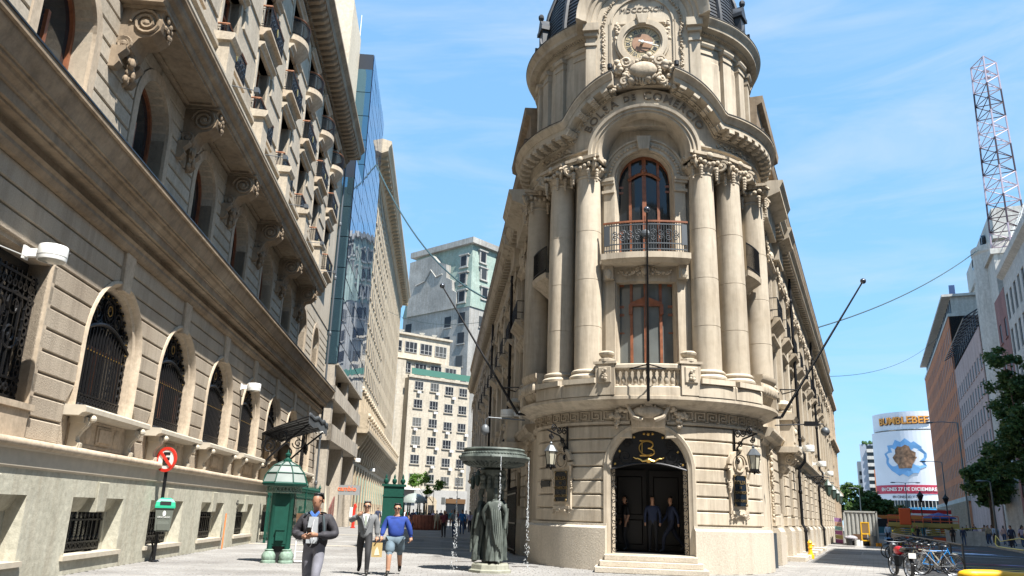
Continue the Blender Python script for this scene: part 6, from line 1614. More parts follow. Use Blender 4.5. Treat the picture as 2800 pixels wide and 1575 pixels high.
for j in range(11):
    m = MB(); m.box(-5.5, 8.3, -1.0, 0.2, 2.2 + 2.8 * j, 3.5 + 2.8 * j); m.build("balcony_band", M_WHT, SB)
    m = MB(); m.box(-5.4, 8.2, -0.1, 0.0, 3.5 + 2.8 * j, 5.0 + 2.8 * j); m.build("window_band", M_GLASS, SB)
WN = thing("white_slab_tower", "narrow white slab tower left of the striped tower, far away", "building", (152, 345, 0), radians(-22))
m = MB(); m.box(-3, 4, 0, 12, 0, 27.5); m.build("tower_wall", M_WHT, WN)
m = MB()
for j in range(7): m.box(-2.6, -0.5, -0.08, 0, 2 + 3.3 * j, 3.6 + 3.3 * j)
m.build("window_bands", M_GLASS, WN)
TB = thing("tan_brick_block", "small tan brick block just left of the poster building", "building", (136, 293, 0), radians(-24))
m = MB(); m.box(-3.5, 8, 0, 12, 0, 21); m.build("tower_wall", M_ORANGE, TB)
m = MB()
for j in range(4): m.box(-3, 7, -0.06, 0, 3 + 4 * j, 4.6 + 4 * j)
m.build("window_bands", M_GLASS, TB)
# stone building after the exchange wing
EB = thing("corner_stone_house", "stone house continuing the row behind the exchange wing, right street", "building", XW(TR((60.6, 0, 0))), radians(90 - 23.9))
m = MB(); m.box(0, 16, -0.1, 8, 0, 15.5); m.build("house_wall", M_LBT, EB)
for z in (4.4, 9.6, 14.6):
    m = MB(); m.mould([(0.1, z), (0.6, z + 0.3), (0.6, z + 0.6), (0, z + 0.7)], -0.3, 16.3); m.build("ledge", M_LBT, EB)
for j in range(3):
    for i in range(5):
        m = MB(); m.box(1 + 3 * i, 2.4 + 3 * i, -0.14, -0.05, 1.2 + 4.8 * j, 3.6 + 4.8 * j); m.build("window", M_GLASS, EB)
for i in range(6):
    m = MB(); m.box(0.1 + 3 * i, 0.7 + 3 * i, -0.28, 0, 0, 14.6); m.build("quoin_strip", M_LBT, EB)
# ================================================================== street furniture
M_GRN = plain("kiosk_green", (0.006, 0.058, 0.040), 0.55, 0.0, 0.3, var=0.12, scale=6)
M_VERD = plain("verdigris", (0.20, 0.28, 0.22), 0.7, var=0.3, scale=12)
M_BRONZE = stone("fountain_bronze", (0.032, 0.04, 0.037), (0.095, 0.11, 0.097), streak=0.4, rough=0.55, fine=6, bump=0.3, big=1.6, streakcol=(0.28, 0.31, 0.27))
M_OPAL = plain("opal_panel", (0.25, 0.28, 0.26), 0.3, var=0.1, scale=3)
M_WATER = plain("water_drops", (0.85, 0.88, 0.9), 0.05, 0.0, 0.8)
M_WATER.node_tree.nodes["Principled BSDF"].inputs["Transmission Weight"].default_value = 0.6
M_WATER.node_tree.nodes["Principled BSDF"].inputs["IOR"].default_value = 1.33
M_RED = plain("signal_red", (0.62, 0.035, 0.02), 0.4); M_YEL = plain("hydrant_yellow", (0.78, 0.42, 0.01), 0.4)

# ---- green octagonal kiosk
K = thing("phone_kiosk", "dark green iron kiosk with pale glazed octagonal dome and bulbous feet, on the left pavement", "kiosk", (-6.52, 24.35, 0), radians(12))
for i, a in enumerate((45, 135, 225, 315)):
    t = radians(a); x, y = 0.34 * cos(t), 0.34 * sin(t)
    f = MB(); f.lathe([(0.20, 0), (0.20, 0.06), (0.17, 0.08), (0.19, 0.14), (0.185, 0.22), (0.14, 0.30), (0.11, 0.33), (0.13, 0.36), (0.09, 0.38)], 20, (x, y, 0), lambda u: 1 + 0.03 * cos(u * 14)); f.build("bulb_foot", M_VERD, K, 50)
    p = MB(); p.lathe([(0.075, 0.36), (0.075, 1.90), (0.11, 1.95), (0.11, 2.0)], 12, (x, y, 0)); p.build("post", M_GRN, K, 40)
for rz_, w in ((0, 0.235), (pi / 2, 0.235), (pi, 0.235), (3 * pi / 2, 0.235)):
    p = MB(); p.box(-w, w, -0.28, -0.24, 0.46, 1.92); p.box(-w + 0.04, w - 0.04, -0.295, -0.28, 0.52, 1.86)
    o = p.build("side_panel", M_GRN, K); o.rotation_euler = (0, 0, rz_)
b_ = MB(); b_.box(-0.10, 0.13, -0.38, -0.28, 0.62, 0.92); b_.box(-0.11, 0.14, -0.40, -0.28, 0.90, 0.94); b_.build("meter_box", M_GRN, K)
b_ = MB(); b_.box(-0.20, 0.20, -0.2, 0.2, 0.02, 0.46); b_.build("base_void", M_VOID, K)
fz = MB()
for i in range(8):
    t0 = 2 * pi * (i + 0.5) / 8; t1 = 2 * pi * (i + 1.5) / 8; A, B2 = Vector((0.52 * cos(t0), 0.52 * sin(t0))), Vector((0.52 * cos(t1), 0.52 * sin(t1)))
    for z in (1.96, 2.14): fz.tube([(A.x, A.y, z), (B2.x, B2.y, z)], 0.02, 4)
    for q in range(4):
        c = A.lerp(B2, (q + 0.5) / 4); d = (B2 - A).normalized()
        fz.tube([(c.x + d.x * 0.05 * cos(u), c.y + d.y * 0.05 * cos(u), 2.05 + 0.06 * sin(u)) for u in [2 * pi * k / 8 for k in range(8)]], 0.012, 4, close=True)
fz.build("pierced_frieze", M_VERD, K)
oct_ = lambda r, z: [(r * cos(2 * pi * (i + 0.5) / 8), r * sin(2 * pi * (i + 0.5) / 8), z) for i in range(8)]
e = MB(); e.lathe([(0.62, 2.13), (0.67, 2.16), (0.69, 2.21), (0.66, 2.25)], 8); o = e.build("eave_ring", M_GRN, K); o.rotation_euler = (0, 0, pi / 8)
lev = [(0.66, 2.24), (0.56, 2.50), (0.37, 2.72), (0.09, 2.86)]
for i in range(8):
    for q in range(3):
        a, b2 = oct_(lev[q][0], lev[q][1]), oct_(lev[q + 1][0], lev[q + 1][1]); j = (i + 1) % 8
        g = MB(); g.add([a[i], a[j], b2[j], b2[i]], [(0, 1, 2, 3)]); g.build("glazed_panel", M_OPAL, K)
rb = MB()
for i in range(8): rb.tube([oct_(r + 0.01, z + 0.01)[i] for r, z in lev], 0.018, 5)
for r, z in lev[1:3]: rb.tube(oct_(r + 0.01, z + 0.01), 0.016, 5, close=True)
rb.build("dome_ribs", M_GRN, K)
f = MB(); f.lathe([(0.13, 2.84), (0.13, 2.90), (0.07, 2.93), (0.05, 2.97), (0.085, 3.02), (0.085, 3.07), (0.03, 3.11), (0.01, 3.20)], 12); f.build("finial", M_GRN, K, 40)
tr = thing("hand_trolley", "small two-wheeled hand trolley standing behind the green kiosk", "trolley", (-5.95, 24.6, 0), 0.3)
m = MB(); m.tube([(-0.14, 0, 0.1), (-0.14, 0.1, 1.15)], 0.02, 5); m.tube([(0.14, 0, 0.1), (0.14, 0.1, 1.15)], 0.02, 5); m.tube([(-0.14, 0.1, 1.15), (0.14, 0.1, 1.15)], 0.02, 5)
for z in (0.3, 0.6, 0.9): m.tube([(-0.14, z * 0.08, z), (0.14, z * 0.08, z)], 0.015, 4)
m.box(-0.16, 0.16, -0.25, 0, 0.04, 0.06); m.build("frame", M_CLEARW, tr)
for s_ in (-1, 1): w = MB(); w.lathe([(0.05, -0.03), (0.11, -0.03), (0.11, 0.03), (0.05, 0.03)], 14); o = w.build("wheel", M_BLK, tr); o.location = (s_ * 0.24, 0.04, 0.11); o.rotation_euler = (0, pi / 2, 0)
cr_ = MB(); cr_.box(-0.16, 0.16, -0.22, 0.05, 0.9, 1.3); cr_.box(-0.15, 0.15, -0.20, 0.05, 0.62, 0.88)
tag(cr_.build("wooden_crate", plain("crate_wood", (0.13, 0.07, 0.035), 0.8, var=0.3, scale=8)), "brown wooden crate carried on the hand trolley behind the kiosk", "crate").location = (-5.98, 24.75, 0.08)

# ---- no-parking sign with a litter bin on its post
S = thing("no_parking_sign", "round red no parking sign with crossed letter E on a dark post", "road sign", (-9.53, 23.03, 0), radians(-17))
m = MB(); m.tube([(0, 0, 0), (0, 0, 3.0)], 0.045, 8); m.lathe([(0.10, 0), (0.10, 0.02), (0.05, 0.05)], 10); m.build("post", M_IRON, S)
m = MB(); m.tube([(-0.16, 0, 0.55), (0.08, 0, 0.55)], 0.025, 5); m.tube([(-0.14, 0, 0.55), (-0.10, 0.05, 0.30), (-0.14, 0.02, 0.02)], 0.03, 5); m.build("lower_bracket", M_IRON, S)
m = MB(); m.disc((0, 2.73), 0.26, -0.075, -0.06, 32); fc = m.build("sign_face", M_CLEARW, S)
m = MB(); m.ring((0, 2.73), 0.265, -0.085, -0.05, 0.345, 36); m.build("red_rim", M_RED, fc)
text_obj("letter_e", "E", M_BLK, fc, (0.0, -0.078, 2.73), (pi / 2, 0, 0), 0.48, 0.003, 0.02)
m = MB(); d = 0.70710678; m.poly([(-0.20 - 0.03, 2.73 + 0.20 - 0.03), (0.20 - 0.03, 2.73 - 0.20 - 0.03), (0.20 + 0.03, 2.73 - 0.20 + 0.03), (-0.20 + 0.03, 2.73 + 0.20 + 0.03)], -0.096, -0.086); m.build("red_slash", M_RED, fc)
Bn = thing("litter_bin", "grey-green litter bin with bright green lid hung on the no parking post", "litter bin", (-9.40, 22.98, 0.80), radians(24))
def loftbox(levels):
    m = MB(); vs_ = []
    for z, x, y, yo in levels: vs_ += [(-x, -y + yo, z), (x, -y + yo, z), (x, y + yo, z), (-x, y + yo, z)]
    n = len(levels); fs = [(3, 2, 1, 0), tuple(range(4 * n - 4, 4 * n))]
    for i in range(n - 1):
        for q in range(4): fs.append((i * 4 + q, i * 4 + (q + 1) % 4, (i + 1) * 4 + (q + 1) % 4, (i + 1) * 4 + q))
    return m.add(vs_, fs)
M_BIN = plain("bin_plastic", (0.115, 0.125, 0.105), 0.5); M_LID = plain("bin_lid_green", (0.02, 0.36, 0.20), 0.4)
loftbox([(0, 0.16, 0.12, 0), (0.03, 0.19, 0.14, 0), (0.3, 0.205, 0.15, 0), (0.62, 0.23, 0.17, 0)]).build("body", M_BIN, Bn)
m = loftbox([(0.62, 0.26, 0.20, 0), (0.67, 0.26, 0.20, 0), (0.78, 0.24, 0.18, 0.0), (0.86, 0.17, 0.14, 0.02), (0.89, 0.12, 0.1, 0.03)]); m.build("lid", M_LID, Bn)
m = MB(); m.box(-0.14, 0.14, -0.205, -0.19, 0.70, 0.80); m.build("slot", M_VOID, Bn)
m = loftbox([(0.04, 0.14, 0.02, -0.14), (0.2, 0.15, 0.02, -0.155), (0.27, 0.13, 0.02, -0.15)]); m.build("front_panel", M_BIN, Bn)
m = MB(); m.poly([(-0.03, 0.42), (0.03, 0.42), (0.045, 0.50), (-0.045, 0.50)], -0.172, -0.165); m.disc((0, 0.52), 0.03, -0.173, -0.165, 8); m.build("shield_mark", M_CLEARW, Bn)
text_obj("lettering", "SANTIAGO", M_CLEARW, Bn, (0, -0.170, 0.38), (pi / 2, 0, 0), 0.065, 0.002)
st_ = MB(); st_.tube([(0, 0, 0), (-0.02, 0.1, 1.25)], 0.025, 6); o = tag(st_.build("orange_stake", plain("stake_orange", (0.75, 0.20, 0.05), 0.6)), "thin orange stake leaning on the wall beside a basement window", "stake"); o.location = LP(31.4, -7.72)

# ---- wall luminaires: white drums on short arms
def luminaire(loc, rz, label, num=None, sc=1.0):
    t = thing("wall_luminaire", label, "wall lamp", loc, rz, "white drum lamps")
    m = MB(); m.lathe([(0.255, -0.13), (0.26, -0.11), (0.26, 0.14), (0.25, 0.16), (0.1, 0.17)], 28, (0, -0.52, 0)); m.build("drum", M_CLEARW, t, 40)
    m = MB(); m.lathe([(0.265, -0.05), (0.265, -0.035)], 28, (0, -0.52, 0)); m.build("band", plain("lamp_band", (0.5, 0.5, 0.48), 0.5), t)
    m = MB(); m.lathe([(0.02, -0.155), (0.15, -0.15), (0.235, -0.132)], 24, (0, -0.52, 0)); m.build("lens", plain("lamp_lens", (0.35, 0.36, 0.33), 0.1), t, 40)
    m = MB(); m.box(-0.06, 0.06, -0.30, 0, -0.07, 0.09); m.box(-0.09, 0.09, -0.04, 0.0, -0.12, 0.14); m.build("bracket", M_CLEARW, t)
    if num: text_obj("number", num, M_BLK, t, (0.10, -0.79, 0.05), (pi / 2, 0, 0.35), 0.13, 0.004)
    t.scale = (sc, sc, sc)
    return t
luminaire(LP(15.35, -8.13, 6.08), LROT, "white drum wall lamp numbered 6 above the square window at left edge", "6")
luminaire(LP(33.0, -8.13, 6.15), LROT, "white drum wall lamp between arched windows, left of the entrance canopy")
luminaire(LP(53.0, -8.13, 6.3), LROT, "white drum wall lamp beside the downpipe at the end of the stone palace")
luminaire(LP(78.5, -8.4, 6.0), LROT, "white drum lamp at the near end of the beige office block", sc=1.2)
luminaire(LP(97.0, -8.4, 6.0), LROT, "white drum lamp halfway along the beige office block", sc=1.2)
luminaire(XW(TL((3.2, -0.55, 5.35))), radians(90 + 4.71) + pi, "white drum lamp on the ledge at the left flank of the exchange rotunda")
for i, u in enumerate((13.0, 24.0, 34.0)):
    luminaire(XW(TR((u, -0.45, 5.0 + 0.0))), radians(90 - 23.9), ["white drum lamp nearest the rotunda on the sunny exchange wing", "white drum lamp midway along the sunny exchange wing", "white drum lamp at the far end of the sunny exchange wing"][i])
cb = MB(); cb.tube([(0, 0, 0), (-1, 0, -0.1), (-3.2, 0.05, -0.02)], 0.012, 5)
o = tag(cb.build("lamp_cable", M_CLEARW), "thin white cable running from the numbered wall lamp", "cable"); o.location = LP(15.3, -8.05, 6.0); o.rotation_euler = (0, 0, LROT)

# ---- iron and glass canopy over the palace entrance
CN = thing("entrance_canopy", "black iron and glass canopy like a folded wing over the palace entrance", "canopy", tuple(nL * -8.15 + dL * 40.2), LROT)
def cpt(a, k): # a along -1..1, k out 0..1
    u = a * (2.3 + 0.6 * k); w = 2.4 * k * (1 - 0.10 * a * a); z = 4.75 + 0.75 * k ** 0.8 + 0.05 * cos(a * 4 * pi) * k
    return (u, -w, z)
m = MB()
for i in range(17): m.tube([cpt(-1 + i / 8, k / 6) for k in range(7)], 0.035, 4)
for k in (0.0, 0.35, 0.7, 1.0): m.tube([cpt(-1 + i / 16, k) for i in range(33)], 0.05 if k in (0, 1) else 0.03, 5)
m.build("iron_ribs", M_IRON, CN)
for i in range(16):
    g = MB(); a0, a1 = -1 + i / 8, -1 + (i + 1) / 8
    vs_ = [cpt(a, k / 4) for k in range(5) for a in (a0, a1)]; g.add(vs_, [(2 * q, 2 * q + 1, 2 * q + 3, 2 * q + 2) for q in range(4)]); g.build("canopy_pane", plain("dirty_glass", (0.05, 0.052, 0.055), 0.3) if i == 0 else MATS["dirty_glass"], CN)
m = MB()
for i in range(33):
    p = cpt(-1 + i / 16, 1.0); m.ball((p[0], p[1] - 0.02, p[2] + 0.08), 0.07, (1, 1, 1.5), 5, 4); m.tube([p, (p[0], p[1], p[2] - 0.34)], 0.03, 4)
m.build("crest_edge", M_IRONG, CN)
for s_ in (-1, 1):
    m = MB(); x = s_ * 2.2
    m.tube([(x, -0.02, 3.2), (x, -0.5, 3.8), (x, -1.2, 4.5), (x, -2.1, 5.3)], 0.05, 6); m.scroll((-0.35, 4.2), 0.35, 1.8, x, x, 0.035, 1, plane='yz'); m.scroll((-0.9, 4.7), 0.3, 1.7, x, x, 0.03, -1, plane='yz'); m.scroll((-0.2, 3.4), 0.2, 1.5, x, x, 0.03, -1, plane='yz'); m.build("scroll_bracket", M_IRON, CN)
m = MB(); m.scroll((1.2, 4.3), 0.32, 1.8, -1.5, -1.5, 0.035, 1); m.scroll((0.6, 4.35), 0.25, 1.6, -1.5, -1.5, 0.03, -1); m.tube([(0.9, -1.5, 4.1), (0.9, -1.5, 5.1)], 0.03, 5); m.build("hanging_scroll", M_IRON, CN)
m = MB()
for s_ in (-1, 1): m = MB(); m.ball((s_ * 1.7, -0.35, 4.0), 0.42, (0.8, 0.8, 1.5), 10, 7); m.ball((s_ * 1.7, -0.5, 3.5), 0.3, (0.8, 0.8, 1.2), 8, 6); m.build("carved_bracket", M_LBC, CN, 50)
# door under the canopy
m = MB(); m.box(39.0, 41.6, 0.02, 0.1, 0.0, 4.3)
o = m.build("entrance_door", M_VOID, PALACE)

# ---- green railing along the palace
FN = thing("iron_fence", "dark green iron railing with spear heads beside the palace entrance", "fence", tuple(nL * -7.45), LROT)
fb = MB(); fb.box(-0.018, 0.018, -0.018, 0.018, 0.1, 2.5); fb.lathe([(0.03, 2.5), (0.05, 2.56), (0.02, 2.68), (0.005, 2.78)], 6); fbm = fb.mesh("picket", M_GRN)
for i in range(46): inst("picket", fbm, FN, (37.6 + 0.34 * i, 0, 0))
for z in (0.25, 2.05, 2.42): m = MB(); m.box(37.4, 53.2, -0.025, 0.025, z - 0.03, z + 0.03); m.build("rail", M_GRN, FN)
for u in (37.5, 42.7, 47.9, 53.1):
    m = MB(); m.box(u - 0.05, u + 0.05, -0.05, 0.05, 0, 2.7); m.lathe([(0.08, 2.7), (0.1, 2.76), (0.03, 2.9), (0.01, 3.0)], 8, (u, 0, 0)); m.build("post", M_GRN, FN)
HR = thing("ramp_handrail", "reddish brown handrail on a ramp below the concrete floors", "handrail", tuple(nL * -7.0), LROT)
m = MB(); m.tube([(55, 0, 1.5), (57.2, 0, 2.3)], 0.05, 6)
for u in (55, 56, 57.2): m.tube([(u, 0, 0), (u, 0, 1.5 + (u - 55) * 0.36)], 0.04, 6)
for i in range(8): m.tube([(55.2 + 0.25 * i, 0, 0.2), (55.2 + 0.25 * i, 0, 1.5 + 0.09 * i)], 0.012, 4)
m.build("rails", plain("oxide_red", (0.16, 0.06, 0.05), 0.6), HR)
SPp = thing("fire_standpipe", "red fire standpipe beside the beige office block", "standpipe", LP(71.5, -7.0), 0)
m = MB(); m.tube([(0, 0, 0), (0, 0, 1.5), (0.1, 0, 1.75), (0.0, 0, 1.95)], 0.13, 8); m.lathe([(0.2, 0), (0.2, 0.1)], 10); m.build("pipe", M_RED, SPp, 40)
m = MB(); m.box(-0.35, -0.1, -0.1, 0.1, 0.9, 1.7); m.build("hose_box", M_CLEARW, SPp)

# ---- planter with small tree, second kiosk, green gate pier in the left street
PL = thing("planter_box", "round brown wooden planter in the left street", "planter", LP(73, -0.9), 0)
m = MB(); m.lathe([(1.25, 0), (1.32, 0.15), (1.38, 1.2), (1.25, 1.25), (1.2, 1.1)], 28); m.build("tub", plain("planter_wood", (0.22, 0.07, 0.04), 0.7, var=0.25, scale=4), PL)
m = MB()
for i in range(28): t = 2 * pi * i / 28; m.tube([(1.33 * cos(t), 1.33 * sin(t), 0.02), (1.40 * cos(t), 1.40 * sin(t), 1.2)], 0.03, 4)
m.build("staves", MATS["planter_wood"], PL)
G2 = thing("green_gate_pier", "dark green cast iron pier with urn tops in the left street", "gate pier", LP(74.5, -3.9), radians(4))
m = MB(); m.box(-0.9, 0.9, -0.4, 0.4, 0, 3.6); m.build("shaft", M_GRN, G2)
m = MB(); m.box(-1.05, 1.05, -0.5, 0.5, 3.6, 3.8); m.box(-1.0, 1.0, -0.45, 0.45, 0, 0.3); m.box(-0.95, 0.95, -0.45, 0.45, 2.7, 2.85); m.build("mouldings", M_GRN, G2)
for x in (-0.75, 0, 0.75): m = MB(); m.lathe([(0.1, 3.8), (0.22, 4.0), (0.2, 4.2), (0.08, 4.3), (0.1, 4.45), (0.02, 4.7)], 10, (x, 0, 0)); m.build("urn", M_GRN, G2, 40)
K2 = thing("distant_kiosk", "small kiosk with pale domed roof further down the left street", "kiosk", LP(80, -2.2), 0)
m = MB(); m.lathe([(1.3, 2.3), (1.25, 2.5), (1.0, 2.85), (0.55, 3.1), (0.1, 3.2), (0.02, 3.5)], 12); m.build("dome_roof", M_OPAL, K2, 30)
m = MB()
for i in range(6): t = pi * i / 3; m.tube([(0.95 * cos(t), 0.95 * sin(t), 0), (0.95 * cos(t), 0.95 * sin(t), 2.35)], 0.07, 6)
m.build("posts", M_GRN, K2)
m = MB(); m.lathe([(0.8, 0), (0.8, 1.1)], 12); m.build("counter", M_OPAL, K2)

# ---- fountain
FO = thing("fountain", "dark bronze fountain with draped female figures carrying a round basin, before the exchange", "fountain", (-0.36, 23.2, 0), radians(-2))
m = MB(); m.lathe([(0.62, -0.02), (0.62, 0.06), (0.56, 0.09), (0.54, 0.2), (0.50, 0.24)], 8); o = m.build("pedestal", stone("mossy_stone", (0.20, 0.20, 0.15), (0.33, 0.33, 0.27), streak=0.4, fine=8), FO); o.rotation_euler = (0, 0, pi / 8)
m = MB(); m.lathe([(0.24, 0.22), (0.20, 0.5), (0.17, 1.2), (0.16, 2.1), (0.22, 2.2), (0.20, 2.3), (0.30, 2.52), (0.36, 2.6), (0.36, 2.72), (0.2, 2.80)], 20); m.build("core_column", M_BRONZE, FO, 40)
cp_ = MB()
for i in range(10):
    t = 2 * pi * i / 10
    for q in range(3): cp_.ball((0.30 * cos(t), 0.30 * sin(t), 2.30 + 0.12 * q), 0.09, (0.8, 0.8, 1.2), 6, 4)
for i in range(4): t = pi / 2 * i + pi / 4; cp_.scroll((0.0, 2.55), 0.10, 1.4, 0, 0, 0.03); cp_.ball((0.38 * cos(t), 0.38 * sin(t), 2.52), 0.10, (1, 1, 1), 7, 5)
cp_.build("leafy_capital", M_BRONZE, FO, 60)
m = MB(); m.lathe([(0.30, 2.78), (0.34, 2.80), (0.62, 2.84), (0.86, 2.92), (0.97, 3.00), (0.995, 3.05), (0.97, 3.11), (0.90, 3.13), (0.90, 3.18), (0.86, 3.20), (0.86, 3.24), (0.88, 3.27), (0.86, 3.31), (0.80, 3.32), (0.76, 3.26), (0.3, 3.2)], 48)
bas = m.build("basin", M_BRONZE, FO, 35)
m = MB()
for i in range(40): t = 2 * pi * i / 40; m.tube([(0.52 * cos(t), 0.52 * sin(t), 2.815), (0.72 * cos(t + 0.06), 0.72 * sin(t + 0.06), 2.85), (0.88 * cos(t + 0.12), 0.88 * sin(t + 0.12), 2.92)], 0.028, 5)
m.build("gadroons", M_BRONZE, bas, 60)
m = MB()
for i in range(64): t = 2 * pi * i / 64; m.ball((0.905 * cos(t), 0.905 * sin(t), 3.155), 0.03, (1, 1, 1), 5, 4)
m.build("bead_rim", M_BRONZE, bas, 60)
for t in (-90, -10, 70, 150, 200): m = MB(); a = radians(t); m.ball((0.99 * cos(a), 0.99 * sin(a), 3.05), 0.055, (1, 1, 1), 8, 6); m.build("spout", M_BRONZE, bas, 60)
# water threads: broken strings of drops
def stream(a, n, z0, z1, spread, seed, label):
    rg = random.Random(seed); m = MB(); a = radians(a)
    x0, y0 = -0.36 + 1.0 * cos(a), 23.2 + 1.0 * sin(a)
    pts = []; z = z0
    while z > z1 + 1.1: pts.append((x0 + rg.uniform(-0.008, 0.008), y0, z)); z -= 0.06
    if len(pts) > 1: m.tube(pts, 0.009, 5)
    for i in range(n):
        k = rg.random() ** 0.8; zz = z0 - (z0 - z1) * k; s_ = 0.01 + spread * k * k
        m.ball((x0 + rg.uniform(-s_, s_), y0 + rg.uniform(-s_, s_), zz), rg.uniform(0.005, 0.011), (1, 1, rg.uniform(1.5, 4.5)), 5, 4)
    o = m.build("falling_water", M_WATER, None, 60); tag(o, label, "water"); o["kind"] = "stuff"
stream(-78, 90, 3.05, 1.6, 0.03, 1, "thin thread of water falling in front of the bronze figures")
stream(-8, 150, 3.05, 0.05, 0.09, 2, "broken threads of water falling right of the fountain")
stream(188, 150, 3.02, 0.02, 0.09, 3, "broken threads of water falling left of the fountain")

# ---- lamps, plaques, flagpoles and cameras on the exchange
def lantern_arm(th, label):
    t = th * D2R; c = XM @ Vector((4.02 * sin(t), -4.02 * cos(t), 0)); L = thing("wall_lantern", label, "lantern", (c.x, c.y, 0), XROT + t, "scroll-arm lanterns beside the exchange door")
    m = MB(); m.tube([(0, -0.03, 3.2), (0, -0.05, 4.35)], 0.035, 6); m.tube([(0, -0.05, 3.35), (0, -0.15, 3.75), (0, -0.4, 4.02), (0, -0.8, 4.12), (0, -0.95, 4.16)], 0.03, 6)
    for (cy_, cz_, r_, h_) in ((-0.18, 4.18, 0.14, 1), (-0.42, 4.20, 0.12, -1), (-0.66, 4.24, 0.13, 1), (-0.12, 3.62, 0.12, -1), (-0.14, 3.34, 0.10, 1), (-0.78, 3.98, 0.10, -1), (-0.28, 3.86, 0.10, 1)): m.scroll((cy_, cz_), r_, 1.6, 0, 0, 0.022, h_, plane='yz')
    m.tube([(0, -0.78, 4.1), (0, -0.78, 3.78)], 0.012, 5); m.build("scroll_arm", M_IRON, L)
    hd = MB(); hd.lathe([(0.02, 3.80), (0.05, 3.76), (0.03, 3.72), (0.10, 3.68), (0.215, 3.52), (0.225, 3.50), (0.2, 3.49)], 6, (0, -0.78, 0)); hd.build("lantern_cap", M_IRONG, L)
    gl_ = MB(); gl_.lathe([(0.185, 3.49), (0.125, 3.08)], 6, (0, -0.78, 0)); gl_.build("lantern_glass", plain("lantern_glass", (0.45, 0.42, 0.33), 0.25) if "lantern_glass" not in MATS else MATS["lantern_glass"], L)
    fr_ = MB()
    for q in range(6): a = 2 * pi * q / 6; fr_.tube([(0.19 * cos(a), -0.78 + 0.19 * sin(a), 3.49), (0.13 * cos(a), -0.78 + 0.13 * sin(a), 3.08)], 0.014, 4)
    fr_.lathe([(0.15, 3.02), (0.15, 3.09)], 6, (0, -0.78, 0))
    for q in range(6): a = 2 * pi * q / 6; fr_.scroll((0.14 * cos(a), 3.0), 0.04, 1.2, -0.78 + 0.14 * sin(a), -0.78 + 0.14 * sin(a), 0.012)
    fr_.ball((0, -0.78, 2.98), 0.04, (1, 1, 1.4), 6, 4); fr_.build("lantern_frame", M_IRON, L)
lantern_arm(-39.5, "black scroll-arm wall lantern left of the exchange door"); lantern_arm(41.5, "black scroll-arm wall lantern right of the exchange door")
M_GILTD = plain("old_gilt", (0.20, 0.14, 0.06), 0.5, 0.5)
def plaque(th, label):
    t = th * D2R; T = bt_(4.05, t); Pq = thing("stone_plaque", label, "plaque", XC, XROT, "carved plaques beside the exchange door")
    m = MB(T=T); m.poly([(-0.40, 1.75), (0.40, 1.75), (0.40, 3.1), (0.30, 3.12), (0.28, 3.55), (-0.28, 3.55), (-0.30, 3.12), (-0.40, 3.1)], -0.05, 0.05); m.box(-0.36, 0.36, -0.09, 0, 1.75, 1.85)
    m.ring((0, 3.22), 0.34, -0.12, 0.03, 0.46, 18, 0.1, pi - 0.1); m.ball((0, -0.10, 3.72), 0.10, (1, 1, 1), 8, 6); m.ball((0, -0.05, 3.28), 0.2, (0.85, 0.4, 1.1), 14, 8); m.ring((0, 3.28), 0.22, -0.10, 0, 0.27, 18)
    for s_ in (-1, 1):
        m.tube([(s_ * 0.38, -0.08, 3.12), (s_ * 0.46, -0.14, 3.06), (s_ * 0.42, -0.08, 2.8)], 0.06, 6, 0.03); m.box(s_ * 0.44 - 0.10, s_ * 0.44 + 0.10, -0.14, 0, 3.12, 3.2)
        garland(m, [(s_ * 0.42, -0.04, 2.72 - 0.08 * i) for i in range(5)], 0.05, 5); garland(m, [(s_ * 0.33, -0.04, 3.42 + 0.05 * i) for i in range(3)], 0.06, 6); garland(m, [(s_ * 0.36, -0.05, 1.70 - 0.05 * i) for i in range(2)], 0.05, 7)
    garland(m, [(0.07 * (i - 3), -0.05, 1.72 - 0.04 * cos(i)) for i in range(7)], 0.06, 8)
    m.build("carved_frame", M_EXR, Pq, 50)
    m = MB(T=T); m.box(-0.27, 0.27, -0.085, -0.04, 1.98, 2.92); bo = m.build("black_tablet", plain("tablet_black", (0.008, 0.014, 0.022), 0.25) if "tablet_black" not in MATS else MATS["tablet_black"], Pq)
    m = MB(T=T)
    for a, b, c_, d_ in ((-0.27, 0.27, 1.98, 1.986), (-0.27, 0.27, 2.914, 2.92), (-0.27, -0.262, 1.98, 2.92), (0.262, 0.27, 1.98, 2.92)): m.box(a, b, -0.095, -0.08, c_, d_)
    for x in (-0.25, 0.25):
        for z in (2.02, 2.90): m.ball((x, -0.10, z), 0.045, (1, 0.5, 1), 8, 5)
    m.build("gilt_edge", M_GILTD, bo)
    for s, z, sz in (("BOLSA", 2.70, 0.16), ("DE", 2.55, 0.09), ("COMERCIO", 2.40, 0.115), ("MDCCCXCIII", 2.15, 0.10)): text_obj("gilt_line", s, M_GILTD, bo, (0, -0.09, z), (pi / 2, 0, 0), sz, 0.004, 0.002, T=T)
plaque(-42.5, "black tablet in carved stone frame reading BOLSA DE COMERCIO, left of the door"); plaque(43.0, "black tablet in carved stone frame reading BOLSA DE COMERCIO, right of the door")
ar_ = MB(T=bt_(4.04, -56 * D2R)); ar_.poly([(-0.32, 2.55), (-0.22, 2.70), (-0.22, 2.65), (0.32, 2.65), (0.27, 2.55), (0.32, 2.45), (-0.22, 2.45), (-0.22, 2.40)], -0.05, -0.02)
o = tag(ar_.build("arrow_sign", plain("arrow_dark", (0.03, 0.032, 0.03), 0.5)), "small dark arrow sign on the rotunda wall left of the tablet", "sign"); o.location = XC; o.rotation_euler = (0, 0, XROT)
